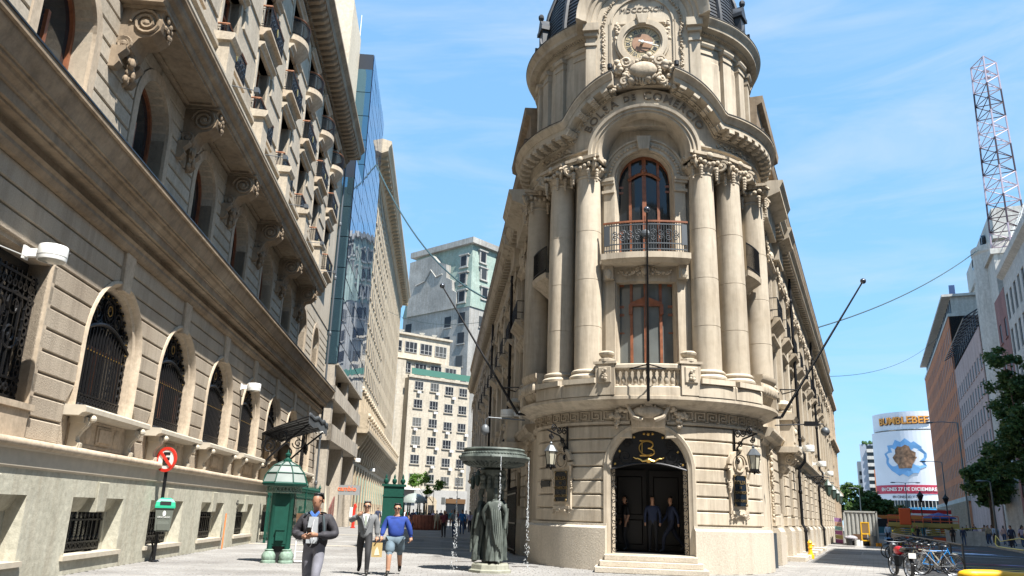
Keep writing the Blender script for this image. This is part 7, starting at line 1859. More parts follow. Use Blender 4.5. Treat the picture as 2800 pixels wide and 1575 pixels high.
def flagpole(base, d, L, label):
    F = thing("flagpole", label, "flagpole", XC, XROT, "empty flagpoles on the exchange ledge"); b = Vector(base); d = Vector(d).normalized()
    m = MB(); m.tube([tuple(b), tuple(b + d * L)], 0.05, 8, 0.026); m.build("pole", M_IRON, F)
    m = MB(); m.ball(tuple(b + d * (L + 0.08)), 0.10, (1, 1, 1), 10, 7); m.build("ball_top", plain("polished_ball", (0.10, 0.11, 0.13), 0.2, 0.6) if "polished_ball" not in MATS else MATS["polished_ball"], F, 60)
    m = MB(); c = b + d * 1.1; side = d.cross(Vector((0, 0, 1))).normalized(); h = Vector((-d.x, -d.y, 0)).normalized()
    m.tube([tuple(c), tuple(c + h * 0.55 + side * 0.55 - Vector((0, 0, 0.05)))], 0.022, 5); m.tube([tuple(c), tuple(c + h * 0.55 - side * 0.55 - Vector((0, 0, 0.05)))], 0.022, 5); m.tube([tuple(c + h * 0.55 + side * 0.55 - Vector((0, 0, 0.05))), tuple(c + h * 0.55 - side * 0.55 - Vector((0, 0, 0.05)))], 0.018, 5)
    m.tube([tuple(b), tuple(b + h * 0.3)], 0.05, 6); m.build("stay_bracket", M_IRON, F)
    m = MB(); m.tube([tuple(b + d * 0.8 + side * 0.06), tuple(b + d * (L - 0.1) + side * 0.06)], 0.008, 4); m.build("halyard", M_IRONG, F)
flagpole((0.0, -4.62, 5.05), (0.0, -0.42, 1.0), 5.7, "empty black flagpole in front of the exchange windows")
flagpole((-4.55, -0.9, 5.0), (-0.62, -0.15, 1.0), 5.4, "empty black flagpole leaning out on the left flank of the rotunda")
flagpole((4.55, -0.9, 5.0), (0.62, -0.15, 1.0), 5.4, "empty black flagpole leaning out on the right flank of the rotunda")
cc = thing("dome_camera", "grey dome security camera on a long arm left of the rotunda", "camera", XW((-4.25, -1.2, 4.75)), XROT)
m = MB(); m.tube([(0, 0, 0), (-1.25, -0.3, 0.05), (-1.35, -0.32, -0.05), (-1.35, -0.32, -0.2)], 0.025, 6); m.build("arm", M_IRONG, cc)
m = MB(); m.lathe([(0.05, -0.2), (0.13, -0.28), (0.15, -0.45), (0.12, -0.52), (0.05, -0.58)], 14, (-1.35, -0.32, 0)); m.build("camera_dome", plain("camera_grey", (0.12, 0.13, 0.14), 0.4), cc, 40)
cc = thing("ball_camera", "black ball security camera on an arm right of the rotunda", "camera", XW((4.3, -1.0, 4.72)), XROT)
m = MB(); m.tube([(0, 0, 0), (1.3, -0.1, 0.05), (1.55, -0.12, 0.05), (1.6, -0.12, -0.1)], 0.022, 6); m.box(0.95, 1.4, -0.18, -0.03, -0.02, 0.13); m.build("arm", M_IRON, cc)
m = MB(); m.ball((1.6, -0.12, -0.2), 0.15, (1, 1, 1), 12, 8); m.build("camera_ball", M_IRONG, cc, 60)
# lanterns along the wings
wl_ = None
def wing_lantern(T, u, side, label):
    c = XW(T((u, -0.2, 0))); L = thing("wing_lantern", label, "lantern", c, (radians(90 - 23.9) if side > 0 else radians(90 + 4.71) + pi), "lanterns along the exchange wings")
    m = MB(); m.tube([(0, 0, 4.0), (0, -0.9, 4.1), (0, -1.3, 4.0)], 0.03, 5)
    for q in range(5): m.scroll((-0.2 - 0.24 * q, 4.0 - 0.04 * q), 0.12, 1.5, 0, 0, 0.02, (-1) ** q, plane='yz', n=4)
    m.build("scroll_arm", M_IRON, L)
    m = MB(); m.lathe([(0.02, 3.95), (0.10, 3.8), (0.24, 3.6), (0.2, 3.58), (0.12, 3.1), (0.04, 3.0)], 6, (0, -1.2, 0)); m.build("lantern_head", plain("lantern_green", (0.06, 0.09, 0.075), 0.4) if "lantern_green" not in MATS else MATS["lantern_green"], L)
for i, u in enumerate((20.2, 26.5, 32.8, 39.1)): wing_lantern(TR, u, 1, ["nearest", "second", "third", "farthest"][i] + " scroll-arm lantern along the sunny exchange wing")
for i, u in enumerate((12.0, 18.3, 24.6)): wing_lantern(TL, u, -1, ["nearest", "second", "farthest"][i] + " scroll-arm lantern along the shaded exchange wing")
# gate on the shaded flank
GT_ = thing("iron_gate", "black iron bar gate on the shaded left flank of the exchange", "gate", XW(TL((5.9, -0.55, 0))), radians(90 + 4.71) + pi)
gb = MB(); gb.box(-0.02, 0.02, -0.02, 0.02, 0.05, 2.5); gb.lathe([(0.03, 2.5), (0.01, 2.62)], 5); gbm = gb.mesh("gate_bar", M_IRON)
for i in range(17): inst("gate_bar", gbm, GT_, (-1.9 + 0.24 * i, 0, 0))
for z in (0.2, 1.2, 2.35): m = MB(); m.box(-2.0, 2.0, -0.03, 0.03, z - 0.03, z + 0.03); m.build("gate_rail", M_IRON, GT_)
for x in (-2.0, 0.6): m = MB(); m.lathe([(0.07, 0.03), (0.07, 0.12)], 10, (x, 0, 0)); m.build("gate_wheel", M_BLK, GT_)

# ---- cables across the streets
def cable(p, q, sag, r, label, n=20):
    P, Q = Vector(p), Vector(q); m = MB(); m.tube([tuple(P.lerp(Q, i / n) - Vector((0, 0, sag * 4 * (i / n) * (1 - i / n)))) for i in range(n + 1)], r, 5)
    return tag(m.build("overhead_cable", plain("cable_teal", (0.03, 0.07, 0.08), 0.6) if "cable_teal" not in MATS else MATS["cable_teal"]), label, "cable")
cable(LP(72, -7.6, 33.6), XW(TL((30, 0.5, 16.8))), 2.5, 0.07, "thick dark cable hanging from the glass block to the exchange roof")
cable(LP(100, -7.6, 26), XW(TL((34, 0.5, 16.6))), 1.0, 0.02, "thin wire crossing the left street lower down")
cable(XW(TR((40, 0.3, 16.8))), RP(103, 14.0, 33.0), 1.0, 0.06, "dark cable from the exchange wing roof to the white tower")
cable(XW(TR((58, 0.3, 16.0))), RP(160, 14.0, 35.0), 2.0, 0.03, "thin wire crossing the right street far away")
# ---- yellow hydrant, service box, steps of the wing
H = thing("fire_hydrant", "small yellow fire hydrant on the sunny pavement by the exchange wing", "hydrant", (13.94, 38.1, 0), 0)
m = MB(); m.lathe([(0.155, 0.0), (0.16, 0.16), (0.15, 0.19), (0.11, 0.21), (0.10, 0.25), (0.075, 0.44), (0.10, 0.46), (0.10, 0.50), (0.085, 0.52), (0.095, 0.68), (0.11, 0.70), (0.06, 0.78), (0.02, 0.82)], 16); m.build("body", M_YEL, H, 40)
m = MB(); m.lathe([(0.05, 0), (0.05, 0.15)], 10); o = m.build("outlet", M_YEL, H); o.location = (0.03, 0, 0.60); o.rotation_euler = (0, pi / 2, 0)
bx = thing("service_cabinet", "narrow dark grey metal cabinet against the exchange plinth, right flank", "cabinet", XW((4.25, 0.9, 0)), XROT + radians(20))
m = MB(); m.cbox(-0.18, 0.18, -0.14, 0.2, 0.02, 1.15, 0.01); m.build("case", plain("cabinet_steel", (0.08, 0.10, 0.12), 0.4, 0.5), bx); m = MB(); m.box(-0.17, 0.17, -0.15, 0.2, 1.15, 1.19); m.build("cap", M_IRONG, bx)
for i, (u, w_) in enumerate(((9.2, 0.9), (12.0, 1.3), (16.0, 1.0), (20.2, 1.0), (24.4, 1.0))):
    m = MB(); m.cbox(-w_, w_, -0.55, 0.3, 0.0, 0.18, 0.02); o = tag(m.build("door_step", M_EXP), ["first", "second", "third", "fourth", "fifth"][i] + " stone doorstep along the sunny exchange wing counting from the rotunda", "step", "doorsteps of the exchange wing"); o.location = XW(TR((u, -0.3, 0))); o.rotation_euler = (0, 0, radians(90 - 23.9))
# ================================================================== people
M_SKIN = plain("skin_tan", (0.40, 0.215, 0.135), 0.55); M_SKIND = plain("skin_brown", (0.30, 0.15, 0.09), 0.55)
M_HAIR = plain("black_hair", (0.012, 0.011, 0.011), 0.45); M_HAIRG = plain("grey_hair", (0.10, 0.095, 0.09), 0.6)
M_TOP = objcol("cloth_by_object"); M_NAVY = plain("navy_cloth", (0.018, 0.022, 0.04), 0.85); M_JEAN = plain("denim", (0.05, 0.085, 0.17), 0.85, var=0.2, scale=10)
M_KHAKI = plain("khaki_cloth", (0.34, 0.28, 0.19), 0.85); M_BLKC = plain("black_cloth", (0.014, 0.014, 0.016), 0.8); M_SHOE = plain("shoe_dark", (0.02, 0.018, 0.016), 0.5)
def skin_mesh(nodes, edges, root, mats, level=1, extra=None):
    """nodes name->(x,y,z,rx[,ry]); edges [(a,b,matindex)] -> one continuous surface, faces coloured by the nearest bone"""
    names = list(nodes); idx = {n: i for i, n in enumerate(names)}
    me = bpy.data.meshes.new("sk"); me.from_pydata([nodes[n][:3] for n in names], [(idx[a], idx[b]) for a, b, _ in edges], [])
    o = bpy.data.objects.new("sk", me)
    md = o.modifiers.new("s", 'SKIN'); md.branch_smoothing = 0.3; md.use_smooth_shade = True
    sv = me.skin_vertices[0].data if len(me.skin_vertices) else None
    if sv is None:
        bm = bmesh.new(); bm.from_mesh(me); bm.verts.layers.skin.verify(); bm.to_mesh(me); bm.free(); sv = me.skin_vertices[0].data
    for n in names:
        r = nodes[n][3:]; sv[idx[n]].radius = (r[0], r[1] if len(r) > 1 else r[0]); sv[idx[n]].use_root = (n == root)
    sb = o.modifiers.new("d", 'SUBSURF'); sb.levels = level; sb.render_levels = level
    out = eval_mesh(o); bpy.data.meshes.remove(me)
    out.materials.clear()
    for m in mats: out.materials.append(m)
    seg = [(Vector(nodes[a][:3]), Vector(nodes[b][:3]), mi) for a, b, mi in edges]
    for p in out.polygons:
        c = p.center; best = 1e9
        for A, B2, mi in seg:
            d = B2 - A; t = max(0, min(1, (c - A).dot(d) / max(d.length_squared, 1e-9))); q = (c - (A + d * t)).length
            if q < best: best = q; p.material_index = mi
        p.use_smooth = True
    return out
def figure(stride=0.0, arm=0.0, female=False, armpose=None, lean=0.0, sit=0):
    """standing or walking skeleton facing -y, height about 1.72"""
    s = stride; w = 0.155 if female else 0.18
    N = {'pel': (0, 0, 0.95, 0.155, 0.115), 'wai': (0, -0.01, 1.10, 0.135 if female else 0.15, 0.11), 'che': (0, -0.01, 1.29, 0.16 if female else 0.18, 0.12), 'nb': (0, 0.0, 1.44, 0.085, 0.075), 'nk': (0, -0.008, 1.50, 0.052, 0.055), 'hl': (0, -0.042, 1.555, 0.056, 0.062), 'hj': (0, -0.034, 1.60, 0.070, 0.084), 'hm': (0, -0.024, 1.65, 0.077, 0.096), 'hu': (0, -0.014, 1.705, 0.070, 0.088), 'ht': (0, -0.008, 1.752, 0.034, 0.042)}
    E = [('pel', 'wai', 2), ('wai', 'che', 2), ('che', 'nb', 2), ('nb', 'nk', 0), ('nk', 'hl', 0), ('hl', 'hj', 0), ('hj', 'hm', 0), ('hm', 'hu', 0), ('hu', 'ht', 1)]
    for sx, nm in ((1, 'L'), (-1, 'R')):
        f = s * sx
        N['sh' + nm] = (sx * w, 0.0, 1.405, 0.07, 0.065)
        ap = armpose.get(nm) if armpose else None
        if ap: e, h = ap
        else: e = (sx * (w + 0.06), 0.03 + 0.10 * f, 1.13); h = (sx * (w + 0.055), -0.07 + 0.32 * f * 0.7, 0.90)
        N['el' + nm] = (*e, 0.052); N['wr' + nm] = (*h, 0.036)
        dv = (Vector(h) - Vector(e)).normalized() * 0.10
        N['ha' + nm] = (h[0] + dv.x, h[1] + dv.y, h[2] + dv.z, 0.038, 0.028)
        E += [('che', 'sh' + nm, 2), ('sh' + nm, 'el' + nm, 2), ('el' + nm, 'wr' + nm, 2 if not female else 0), ('wr' + nm, 'ha' + nm, 0)]
        g = -f
        N['hp' + nm] = (sx * 0.09, 0.0, 0.90, 0.10, 0.105); N['kn' + nm] = (sx * 0.10, -0.03 + 0.26 * g - (0.05 if g < 0 else 0), 0.50, 0.068); N['an' + nm] = (sx * 0.10, 0.03 + 0.42 * g + (0.08 if g > 0 else 0), 0.10 + 0.10 * max(g, 0), 0.048); N['to' + nm] = (sx * 0.11, -0.12 + 0.42 * g + (0.06 if g > 0 else 0), 0.045 + 0.03 * max(g, 0), 0.045, 0.035)
        E += [('pel', 'hp' + nm, 3), ('hp' + nm, 'kn' + nm, 3), ('kn' + nm, 'an' + nm, 3), ('an' + nm, 'to' + nm, 4)]
    return N, E
protos = []
for i, (st, fem, bot) in enumerate(((0.9, False, M_NAVY), (-0.8, False, M_KHAKI), (0.7, True, M_JEAN), (0.0, False, M_BLKC), (0.05, True, M_BLKC), (0.12, False, M_JEAN), (-0.9, True, M_NAVY))):
    N, E = figure(st, female=fem)
    if fem: N['hb'] = (0, 0.06, 1.64, 0.07, 0.05); N['hc'] = (0, 0.07, 1.48, 0.06, 0.04); E += [('hu', 'hb', 1), ('hb', 'hc', 1)]
    else: N['hb'] = (0, 0.045, 1.68, 0.07, 0.05); E += [('hu', 'hb', 1)]
    protos.append(skin_mesh(N, E, 'pel', [M_SKIN, M_HAIR, M_TOP, bot, M_SHOE]))
CLO = {'white': (0.68, 0.69, 0.70), 'navy blue': (0.02, 0.03, 0.07), 'light blue': (0.36, 0.47, 0.62), 'maroon': (0.16, 0.03, 0.04), 'bright blue': (0.02, 0.16, 0.42), 'lilac': (0.42, 0.38, 0.52), 'black': (0.015, 0.015, 0.017), 'khaki': (0.36, 0.30, 0.21), 'teal': (0.04, 0.25, 0.27), 'green': (0.18, 0.42, 0.06), 'grey': (0.22, 0.22, 0.23), 'red': (0.42, 0.04, 0.03), 'pale pink': (0.55, 0.36, 0.33), 'cream': (0.60, 0.54, 0.43), 'purple': (0.18, 0.10, 0.34)}
def walker(loc, rz, k, col, label, group, h=1.0):
    o = inst("person", protos[k], None, loc, (0, 0, rz), (h, h, h)); o.color = (*CLO[col], 1); tag(o, label, "person", group); return o
# crowd in the left street; facing away = pi, towards camera = 0
lc = [(1212, 1470, 0, 4, 'maroon', "woman in maroon top and black trousers walking towards us in the left street"),
      (1192, 1451, pi, 1, 'khaki', "person in khaki top and trousers walking away, left of the maroon top"),
      (1127, 1448, pi, 0, 'navy blue', "man in navy jacket and pale trousers walking away left of the planter"),
      (1137, 1440, 0.4, 5, 'light blue', "person in light blue shirt just left of the planter"),
      (1184, 1443, pi, 0, 'lilac', "person in lilac shirt right of the planter"), (1103, 1437, 0.8, 2, 'white', "woman in white by the second kiosk"),
      (1091, 1436, 0, 6, 'pale pink', "woman in pale pink by the second kiosk"), (1240, 1472, pi, 2, 'grey', "person in grey with jeans walking near the water thread"),
      (1262, 1462, pi, 5, 'bright blue', "man in bright blue shirt walking away beside the water thread"), (1283, 1457, pi, 6, 'lilac', "woman in pale lilac top walking away near the shaded wall"),
      (1272, 1450, pi, 0, 'white', "person in white shirt between the blue shirt and the lilac top"), (1233, 1446, 0, 3, 'teal', "person in teal shirt far down the left street"),
      (1218, 1443, 0, 0, 'black', "person in black behind the maroon top"), (1204, 1441, pi, 3, 'navy blue', "person in navy far behind the khaki top"),
      (1250, 1445, 0.3, 4, 'red', "woman in red far down the left street"), (1294, 1452, pi, 0, 'white', "person in white shirt close to the shaded wall"),
      (1157, 1436, 0, 3, 'cream', "person in cream far behind the planter"), (1172, 1437, 0, 2, 'black', "woman in black far behind the planter"),
      (1302, 1490, pi, 0, 'black', "man in dark clothes walking close to the fountain, half hidden"), (1030, 1441, pi, 0, 'navy blue', "person in navy between the suited man and the blue sweater"),
      (1053, 1438, pi, 1, 'cream', "man in beige shirt behind the suited man's shoulder"), (1044, 1437, 0, 6, 'white', "woman in white far behind the two walking men"),
      (1265, 1440, 0, 5, 'grey', "person in grey far down at the shop"), (1284, 1442, 0, 2, 'light blue', "woman in pale blue far down at the shaded wall"),
      (1112, 1443, 0, 4, 'red', "woman in red carrying bags by the second kiosk"), (1148, 1443, pi, 3, 'white', "person in white directly behind the planter")]
Fp = 2184.0
def gpx(x, y):
    d = _f + _x2 * ((x - 1400) / Fp) - _u2 * ((y - 787.5) / Fp); t = -CAMH / d.z; return (d.x * t, d.y * t, 0.0)
rgp = random.Random(4)
for x, y, rz, k, col, lab in lc: walker(gpx(x, y), rz + rgp.uniform(-0.25, 0.25), k, col, lab, "pedestrians in the left street", rgp.uniform(0.94, 1.03))
# onlookers on the right sidewalk, mostly seen from behind
rc = [(10.2, 87, 'light blue', 0, "onlooker in light blue shirt standing next to the lamp post on the right sidewalk"), (10.8, 82.5, 'khaki', 2, "woman in tan top between two blue shirts on the right sidewalk"),
      (10.3, 78.8, 'light blue', 0, "man in blue shirt with hands behind his back, right sidewalk"), (11.6, 77, 'navy blue', 3, "onlooker in navy at the right edge crowd"), (11.0, 73.5, 'purple', 5, "man in purple shirt near the right edge"),
      (10.4, 71.5, 'cream', 4, "woman in cream at the far right edge"), (9.2, 93, 'lilac', 5, "man in grey-lilac shirt left of the tree trunk"), (9.9, 92.0, 'grey', 3, "man in grey shirt beside the tree trunk"),
      (10.8, 95, 'white', 0, "man in white shirt behind the tree trunk"), (11.2, 90, 'pale pink', 2, "woman in pink behind the lamp post"), (11.9, 84, 'black', 3, "onlooker in black behind the tan top"),
      (12.2, 80, 'white', 0, "onlooker in white near the facade"), (12.0, 74.8, 'black', 4, "woman in black near the facade at right"), (9.8, 100, 'navy blue', 0, "man in dark suit behind the white barrier"),
      (8.4, 103, 'white', 3, "man in white shirt left of the dark suit"), (7.6, 105, 'white', 5, "another man in white further left behind the barrier"), (8.9, 108, 'teal', 2, "woman in teal far behind the barrier"),
      (10.6, 99, 'red', 4, "woman in red behind the tree"), (11.4, 104, 'cream', 0, "person in cream far along the sidewalk"), (10.0, 110, 'black', 3, "person in black far along the sidewalk"), (12.4, 88, 'navy blue', 0, "onlooker in navy in the shade by the facade"), (9.9, 75.5, 'navy blue', 0, "man in dark shirt at the kerb left of the purple shirt"), (11.3, 80.5, 'lilac', 2, "woman in lilac between navy and white near the facade"), (9.9, 89.5, 'khaki', 5, "man in khaki beside the tree trunk"), (10.6, 69.5, 'white', 0, "man in white cut by the right edge"), (11.2, 86, 'white', 3, "man in white just behind the light blue shirt")]
for p, u, col, k, lab in rc: walker(RP(u, p, 0.13 if p > 9.4 else 0.0), radians(-24) + pi + rgp.uniform(-0.5, 0.5), k, col, lab, "onlookers on the right sidewalk", rgp.uniform(0.99, 1.07))
fc_ = [(6.6, 85.5, 'black', 4, pi, "woman in black dress standing on the road by the barrier"), (7.4, 85.0, 'navy blue', 5, pi, "man in navy shirt and pale shorts before the white barrier"), (3.3, 84, 'green', 2, 1.2, "woman in green crouched by the scissor lifts"),
       (3.7, 84.4, 'black', 6, 0.6, "dark-haired woman standing beside the green top"), (1.2, 80, 'light blue', 0, 0, "man in light blue shirt and tie at the left lift"), (5.2, 95, 'white', 3, pi, "worker in white on the right lift side"), (4.4, 104, 'white', 0, 0, "person in white between the lifts"),
       (2.9, 100, 'lilac', 5, 0, "person in lilac behind the left lift"), (6.2, 98, 'light blue', 3, pi, "person in light blue behind the right lift")]
for p, u, col, k, rz, lab in fc_: walker(RP(u, p), radians(-24) + rz, k, col, lab, "people around the lifts on the road", rgp.uniform(0.95, 1.03))

# ---- the three men in front
def hero(name_label, loc, rz, H, N, E, mats, parts, wd=1.14):
    t = thing("person", name_label, "person", loc, rz)
    o = inst("body", skin_mesh(N, E, 'pel', mats, 2), t)
    for nm, me in parts: inst(nm, me, t)
    t.scale = (H * wd, H * 1.1, H)
    return t
def head_parts(hairm, glasses=None, hairlong=0.0, ztop=0.0):
    out = []
    h = MB(); h.ball((0, 0.004, 1.682), 0.100, (0.86, 1.04, 0.93), 22, 16)
    vs_ = h.v; keep = []
    h2 = MB()
    for f in h.f:
        c = [sum(h.v[i][q] for i in f) / len(f) for q in range(3)]
        if c[2] > 1.60 and not (c[1] < -0.03 and c[2] < 1.728) and not (c[1] < 0.015 and c[2] < 1.675): h2.add([h.v[i] for i in f], [tuple(range(len(f)))])
    rg_ = random.Random(3)
    for i in range(14):
        a = rg_.uniform(0, 2 * pi); h2.ball((0.045 * cos(a), -0.01 + 0.06 * sin(a), 1.745 + rg_.uniform(0, 0.01)), 0.03, (1.2, 1.2, 0.6), 8, 5)
    out.append(("hair", h2.mesh("hair", hairm, 60)))
    f = MB(); f.tube([(0, -0.112, 1.668), (0, -0.136, 1.625), (0, -0.116, 1.612)], 0.011, 6, 0.018); out.append(("nose", f.mesh("nose", M_SKIND, 60)))
    e = MB()
    for s_ in (-1, 1): e.ball((s_ * 0.082, -0.012, 1.642), 0.028, (0.35, 0.8, 1.1), 8, 6)
    out.append(("ears", e.mesh("ears", M_SKIND, 60)))
    m = MB(); m.ball((0, -0.112, 1.582), 0.024, (1.0, 0.35, 0.26), 8, 5); out.append(("mouth", m.mesh("mouth", plain("lips", (0.24, 0.10, 0.08), 0.5) if "lips" not in MATS else MATS["lips"], 60)))
    if glasses:
        g_ = MB()
        for s_ in (-1, 1):
            if glasses == 'thin': g_.ring((s_ * 0.036, 1.645), 0.0225, -0.122, -0.119, 0.0245, 14)
            else: g_.ball((s_ * 0.036, -0.112, 1.646), 0.032, (1.05, 0.4, 0.72), 10, 6)
            g_.tube([(s_ * 0.06, -0.115, 1.65), (s_ * 0.085, 0.0, 1.655)], 0.004, 4)
        g_.tube([(-0.012, -0.122, 1.65), (0.012, -0.122, 1.65)], 0.004, 4); out.append(("glasses", g_.mesh("glasses", M_BLK)))
    else:
        g_ = MB()
        for s_ in (-1, 1): g_.ball((s_ * 0.036, -0.105, 1.645), 0.014, (1.2, 0.5, 0.6), 8, 5)
        out.append(("eyes", g_.mesh("eyes", M_BLK, 60)))
    return out
def hand_mesh(pos, fwd, side, skin, curl=0.5):
    """palm with four fingers of different length and a thumb from its side"""
    m = MB(); p = Vector(pos); f = Vector(fwd).normalized(); s = Vector(side).normalized(); n = f.cross(s).normalized()
    m.ball(tuple(p + f * 0.04), 0.045, (1, 1, 1), 8, 6)
    for i, L in enumerate((0.075, 0.085, 0.08, 0.065)):
        b = p + f * 0.07 + s * (0.018 * (i - 1.5)); k = b + f * L * 0.55 - n * curl * 0.02; t = k + f * L * 0.35 * (1 - curl) - n * curl * 0.05
        m.tube([tuple(b), tuple(k), tuple(t)], 0.010, 6, 0.008)
    b = p + f * 0.02 - s * 0.035; m.tube([tuple(b), tuple(b + f * 0.035 - s * 0.02), tuple(b + f * 0.065 - s * 0.012 - n * 0.02 * curl)], 0.011, 6, 0.009)
    return m.mesh("hand", skin, 60)
def cloth(nodes, edges, root, mat, level=2): return skin_mesh(nodes, [(a, b, 0) for a, b in edges], root, [mat], level)
M_JKT = plain("charcoal_softshell", (0.03, 0.028, 0.034), 0.75, var=0.35, bump=0.8, scale=9); M_TSH = plain("light_grey_tshirt", (0.36, 0.38, 0.40), 0.85, var=0.1, scale=9); M_GTR = plain("grey_trousers", (0.17, 0.17, 0.20), 0.85, var=0.2, scale=8)
M_SUIT = plain("grey_suit", (0.15, 0.155, 0.16), 0.85, var=0.15, scale=12); M_BLUE = plain("royal_blue_knit", (0.015, 0.045, 0.24), 0.85, var=0.2, scale=9); M_SHORT = plain("slate_shorts", (0.10, 0.14, 0.17), 0.85, var=0.25, scale=8)
M_WSH = plain("white_shirt", (0.70, 0.70, 0.72), 0.8); M_BSH = plain("blue_shirt", (0.08, 0.20, 0.55), 0.8)
# man looking at his phone: both forearms in front
ap = {'L': ((0.30, 0.02, 1.12), (0.10, -0.27, 1.13)), 'R': ((-0.31, 0.02, 1.12), (-0.09, -0.27, 1.10))}
N, E = figure(0.35, armpose=ap)
for k_ in ('hl', 'hj', 'hm', 'hu', 'ht'):
    v = list(N[k_]); v[1] -= 0.03; N[k_] = tuple(v)
E = [(a, b, (3 if mi in (3,) else mi)) for a, b, mi in E]
jk = {'wa': (0, 0.02, 0.86, 0.22, 0.16), 'wb': (0, 0.015, 1.08, 0.205, 0.155), 'ch': (0, 0.015, 1.29, 0.215, 0.155), 'cb': (0, 0.03, 1.42, 0.13, 0.10), 'co': (0, 0.03, 1.475, 0.10, 0.09)}
je = [('wa', 'wb'), ('wb', 'ch'), ('ch', 'cb'), ('cb', 'co')]
for sx, nm in ((1, 'L'), (-1, 'R')):
    jk['s' + nm] = (sx * 0.19, 0.0, 1.39, 0.095, 0.09); jk['e' + nm] = (*ap[nm][0], 0.088); jk['w' + nm] = (ap[nm][1][0] + sx * 0.03, ap[nm][1][1] + 0.05, ap[nm][1][2], 0.066); je += [('ch', 's' + nm), ('s' + nm, 'e' + nm), ('e' + nm, 'w' + nm)]
parts = [("jacket", cloth(jk, je, 'ch', M_JKT))] + head_parts(M_HAIR, 'thin')
sh = MB(); sh.add([(-0.07, -0.146, 1.40), (0.06, -0.146, 1.40), (0.085, -0.16, 1.15), (0.075, -0.16, 1.0), (-0.085, -0.16, 1.0), (-0.09, -0.16, 1.15)], [(0, 1, 2, 3, 4, 5)]); sh.add([(-0.07, -0.12, 1.40), (0.06, -0.12, 1.40), (0.075, -0.13, 1.0), (-0.085, -0.13, 1.0)], [(3, 2, 1, 0)])
parts.append(("shirt_front", sh.mesh("shirt_front", M_TSH)))
cl_ = MB()
for s_ in (-1, 1): cl_.poly([(s_ * 0.005, 1.36), (s_ * 0.075, 1.46), (s_ * 0.055, 1.49), (s_ * 0.0, 1.43)] if s_ > 0 else [(-0.005, 1.36), (0.0, 1.43), (-0.055, 1.49), (-0.075, 1.46)], -0.135, -0.115)
parts.append(("shirt_collar", cl_.mesh("shirt_collar", M_BSH)))
cg = MB(); cg.tube([(0.02, -0.19, 1.36), (0.0, -0.20, 1.2), (0.05, -0.21, 1.05), (0.0, -0.22, 0.95)], 0.005, 4); parts.append(("earphone_cord", cg.mesh("earphone_cord", M_WSH)))
bs_ = MB(); bs_.tube([(0.14, -0.155, 1.42), (0.17, -0.165, 1.25), (0.17, -0.13, 1.05)], 0.022, 6); bs_.tube([(-0.14, 0.05, 1.46), (-0.15, -0.10, 1.43)], 0.02, 6); bs_.ball((0, 0.20, 1.22), 0.2, (0.8, 0.45, 1.1), 10, 7); parts.append(("backpack", bs_.mesh("backpack", plain("backpack_teal", (0.05, 0.07, 0.08), 0.8), 50)))
parts.append(("hand", hand_mesh((0.09, -0.28, 1.13), (-0.8, -0.45, 0.1), (0.3, -0.6, 0.7), M_SKIN))); parts.append(("hand", hand_mesh((-0.08, -0.28, 1.10), (0.8, -0.45, 0.15), (-0.3, -0.6, 0.7), M_SKIN)))
m1 = hero("man in charcoal jacket and grey trousers looking down at his phone, nearest on the left", (-3.02, 13.4, 0), radians(-4), 1.01, N, E, [M_SKIND, M_HAIR, M_JKT, M_GTR, M_SHOE], parts, 1.06)
ph_ = MB(); ph_.cbox(-0.035, 0.035, 0, 0.012, 0, 0.13, 0.003); o = tag(ph_.build("mobile_phone", M_BLK), "dark mobile phone held in both hands by the man in the charcoal jacket", "phone"); o.location = (-3.04, 13.05, 1.15); o.rotation_euler = (0.7, 0, 0)
# man in grey suit touching his collar
ap = {'R': ((-0.36, 0.02, 1.26), (-0.17, -0.13, 1.42)), 'L': ((0.25, 0.03, 1.13), (0.26, -0.02, 0.90))}
N, E = figure(0.75, armpose=ap)
jk = {'wa': (0, 0.0, 0.82, 0.20, 0.14), 'wb': (0, 0.0, 1.06, 0.178, 0.128), 'ch': (0, 0.0, 1.29, 0.20, 0.138), 'cb': (0, 0.015, 1.43, 0.11, 0.09)}; je = [('wa', 'wb'), ('wb', 'ch'), ('ch', 'cb')]
for sx, nm in ((1, 'L'), (-1, 'R')): jk['s' + nm] = (sx * 0.20, 0, 1.395, 0.085, 0.08); jk['e' + nm] = (*ap[nm][0], 0.07); a_, b_ = Vector(ap[nm][0]), Vector(ap[nm][1]); c_ = a_.lerp(b_, 0.85); jk['w' + nm] = (*c_, 0.056); je += [('ch', 's' + nm), ('s' + nm, 'e' + nm), ('e' + nm, 'w' + nm)]
parts = [("suit_jacket", cloth(jk, je, 'ch', M_SUIT))] + head_parts(M_HAIRG, 'dark')
sh = MB(); sh.poly([(0.0, 1.12), (0.075, 1.44), (0.0, 1.46), (-0.075, 1.44)], -0.165, -0.12); parts.append(("shirt_front", sh.mesh("shirt_front", M_WSH)))
ti = MB(); ti.poly([(0.0, 1.15), (0.028, 1.22), (0.014, 1.42), (-0.014, 1.42), (-0.028, 1.22)], -0.178, -0.16); parts.append(("necktie", ti.mesh("necktie", plain("tie_green", (0.30, 0.34, 0.28), 0.7))))
la = MB()
for s_ in (-1, 1): la.tube([(s_ * 0.07, -0.13, 1.45), (s_ * 0.085, -0.165, 1.33), (s_ * 0.015, -0.165, 1.10)], 0.022, 5)
la.ball((0, -0.16, 1.06), 0.012, (1, 1, 1), 6, 4); parts.append(("lapels", la.mesh("lapels", M_SUIT)))
parts.append(("hand", hand_mesh((-0.17, -0.14, 1.42), (0.7, -0.2, 0.4), (0.2, -0.5, -0.8), M_SKIN))); parts.append(("hand", hand_mesh((0.26, -0.03, 0.89), (0, -0.1, -1), (0, 1, 0), M_SKIN)))
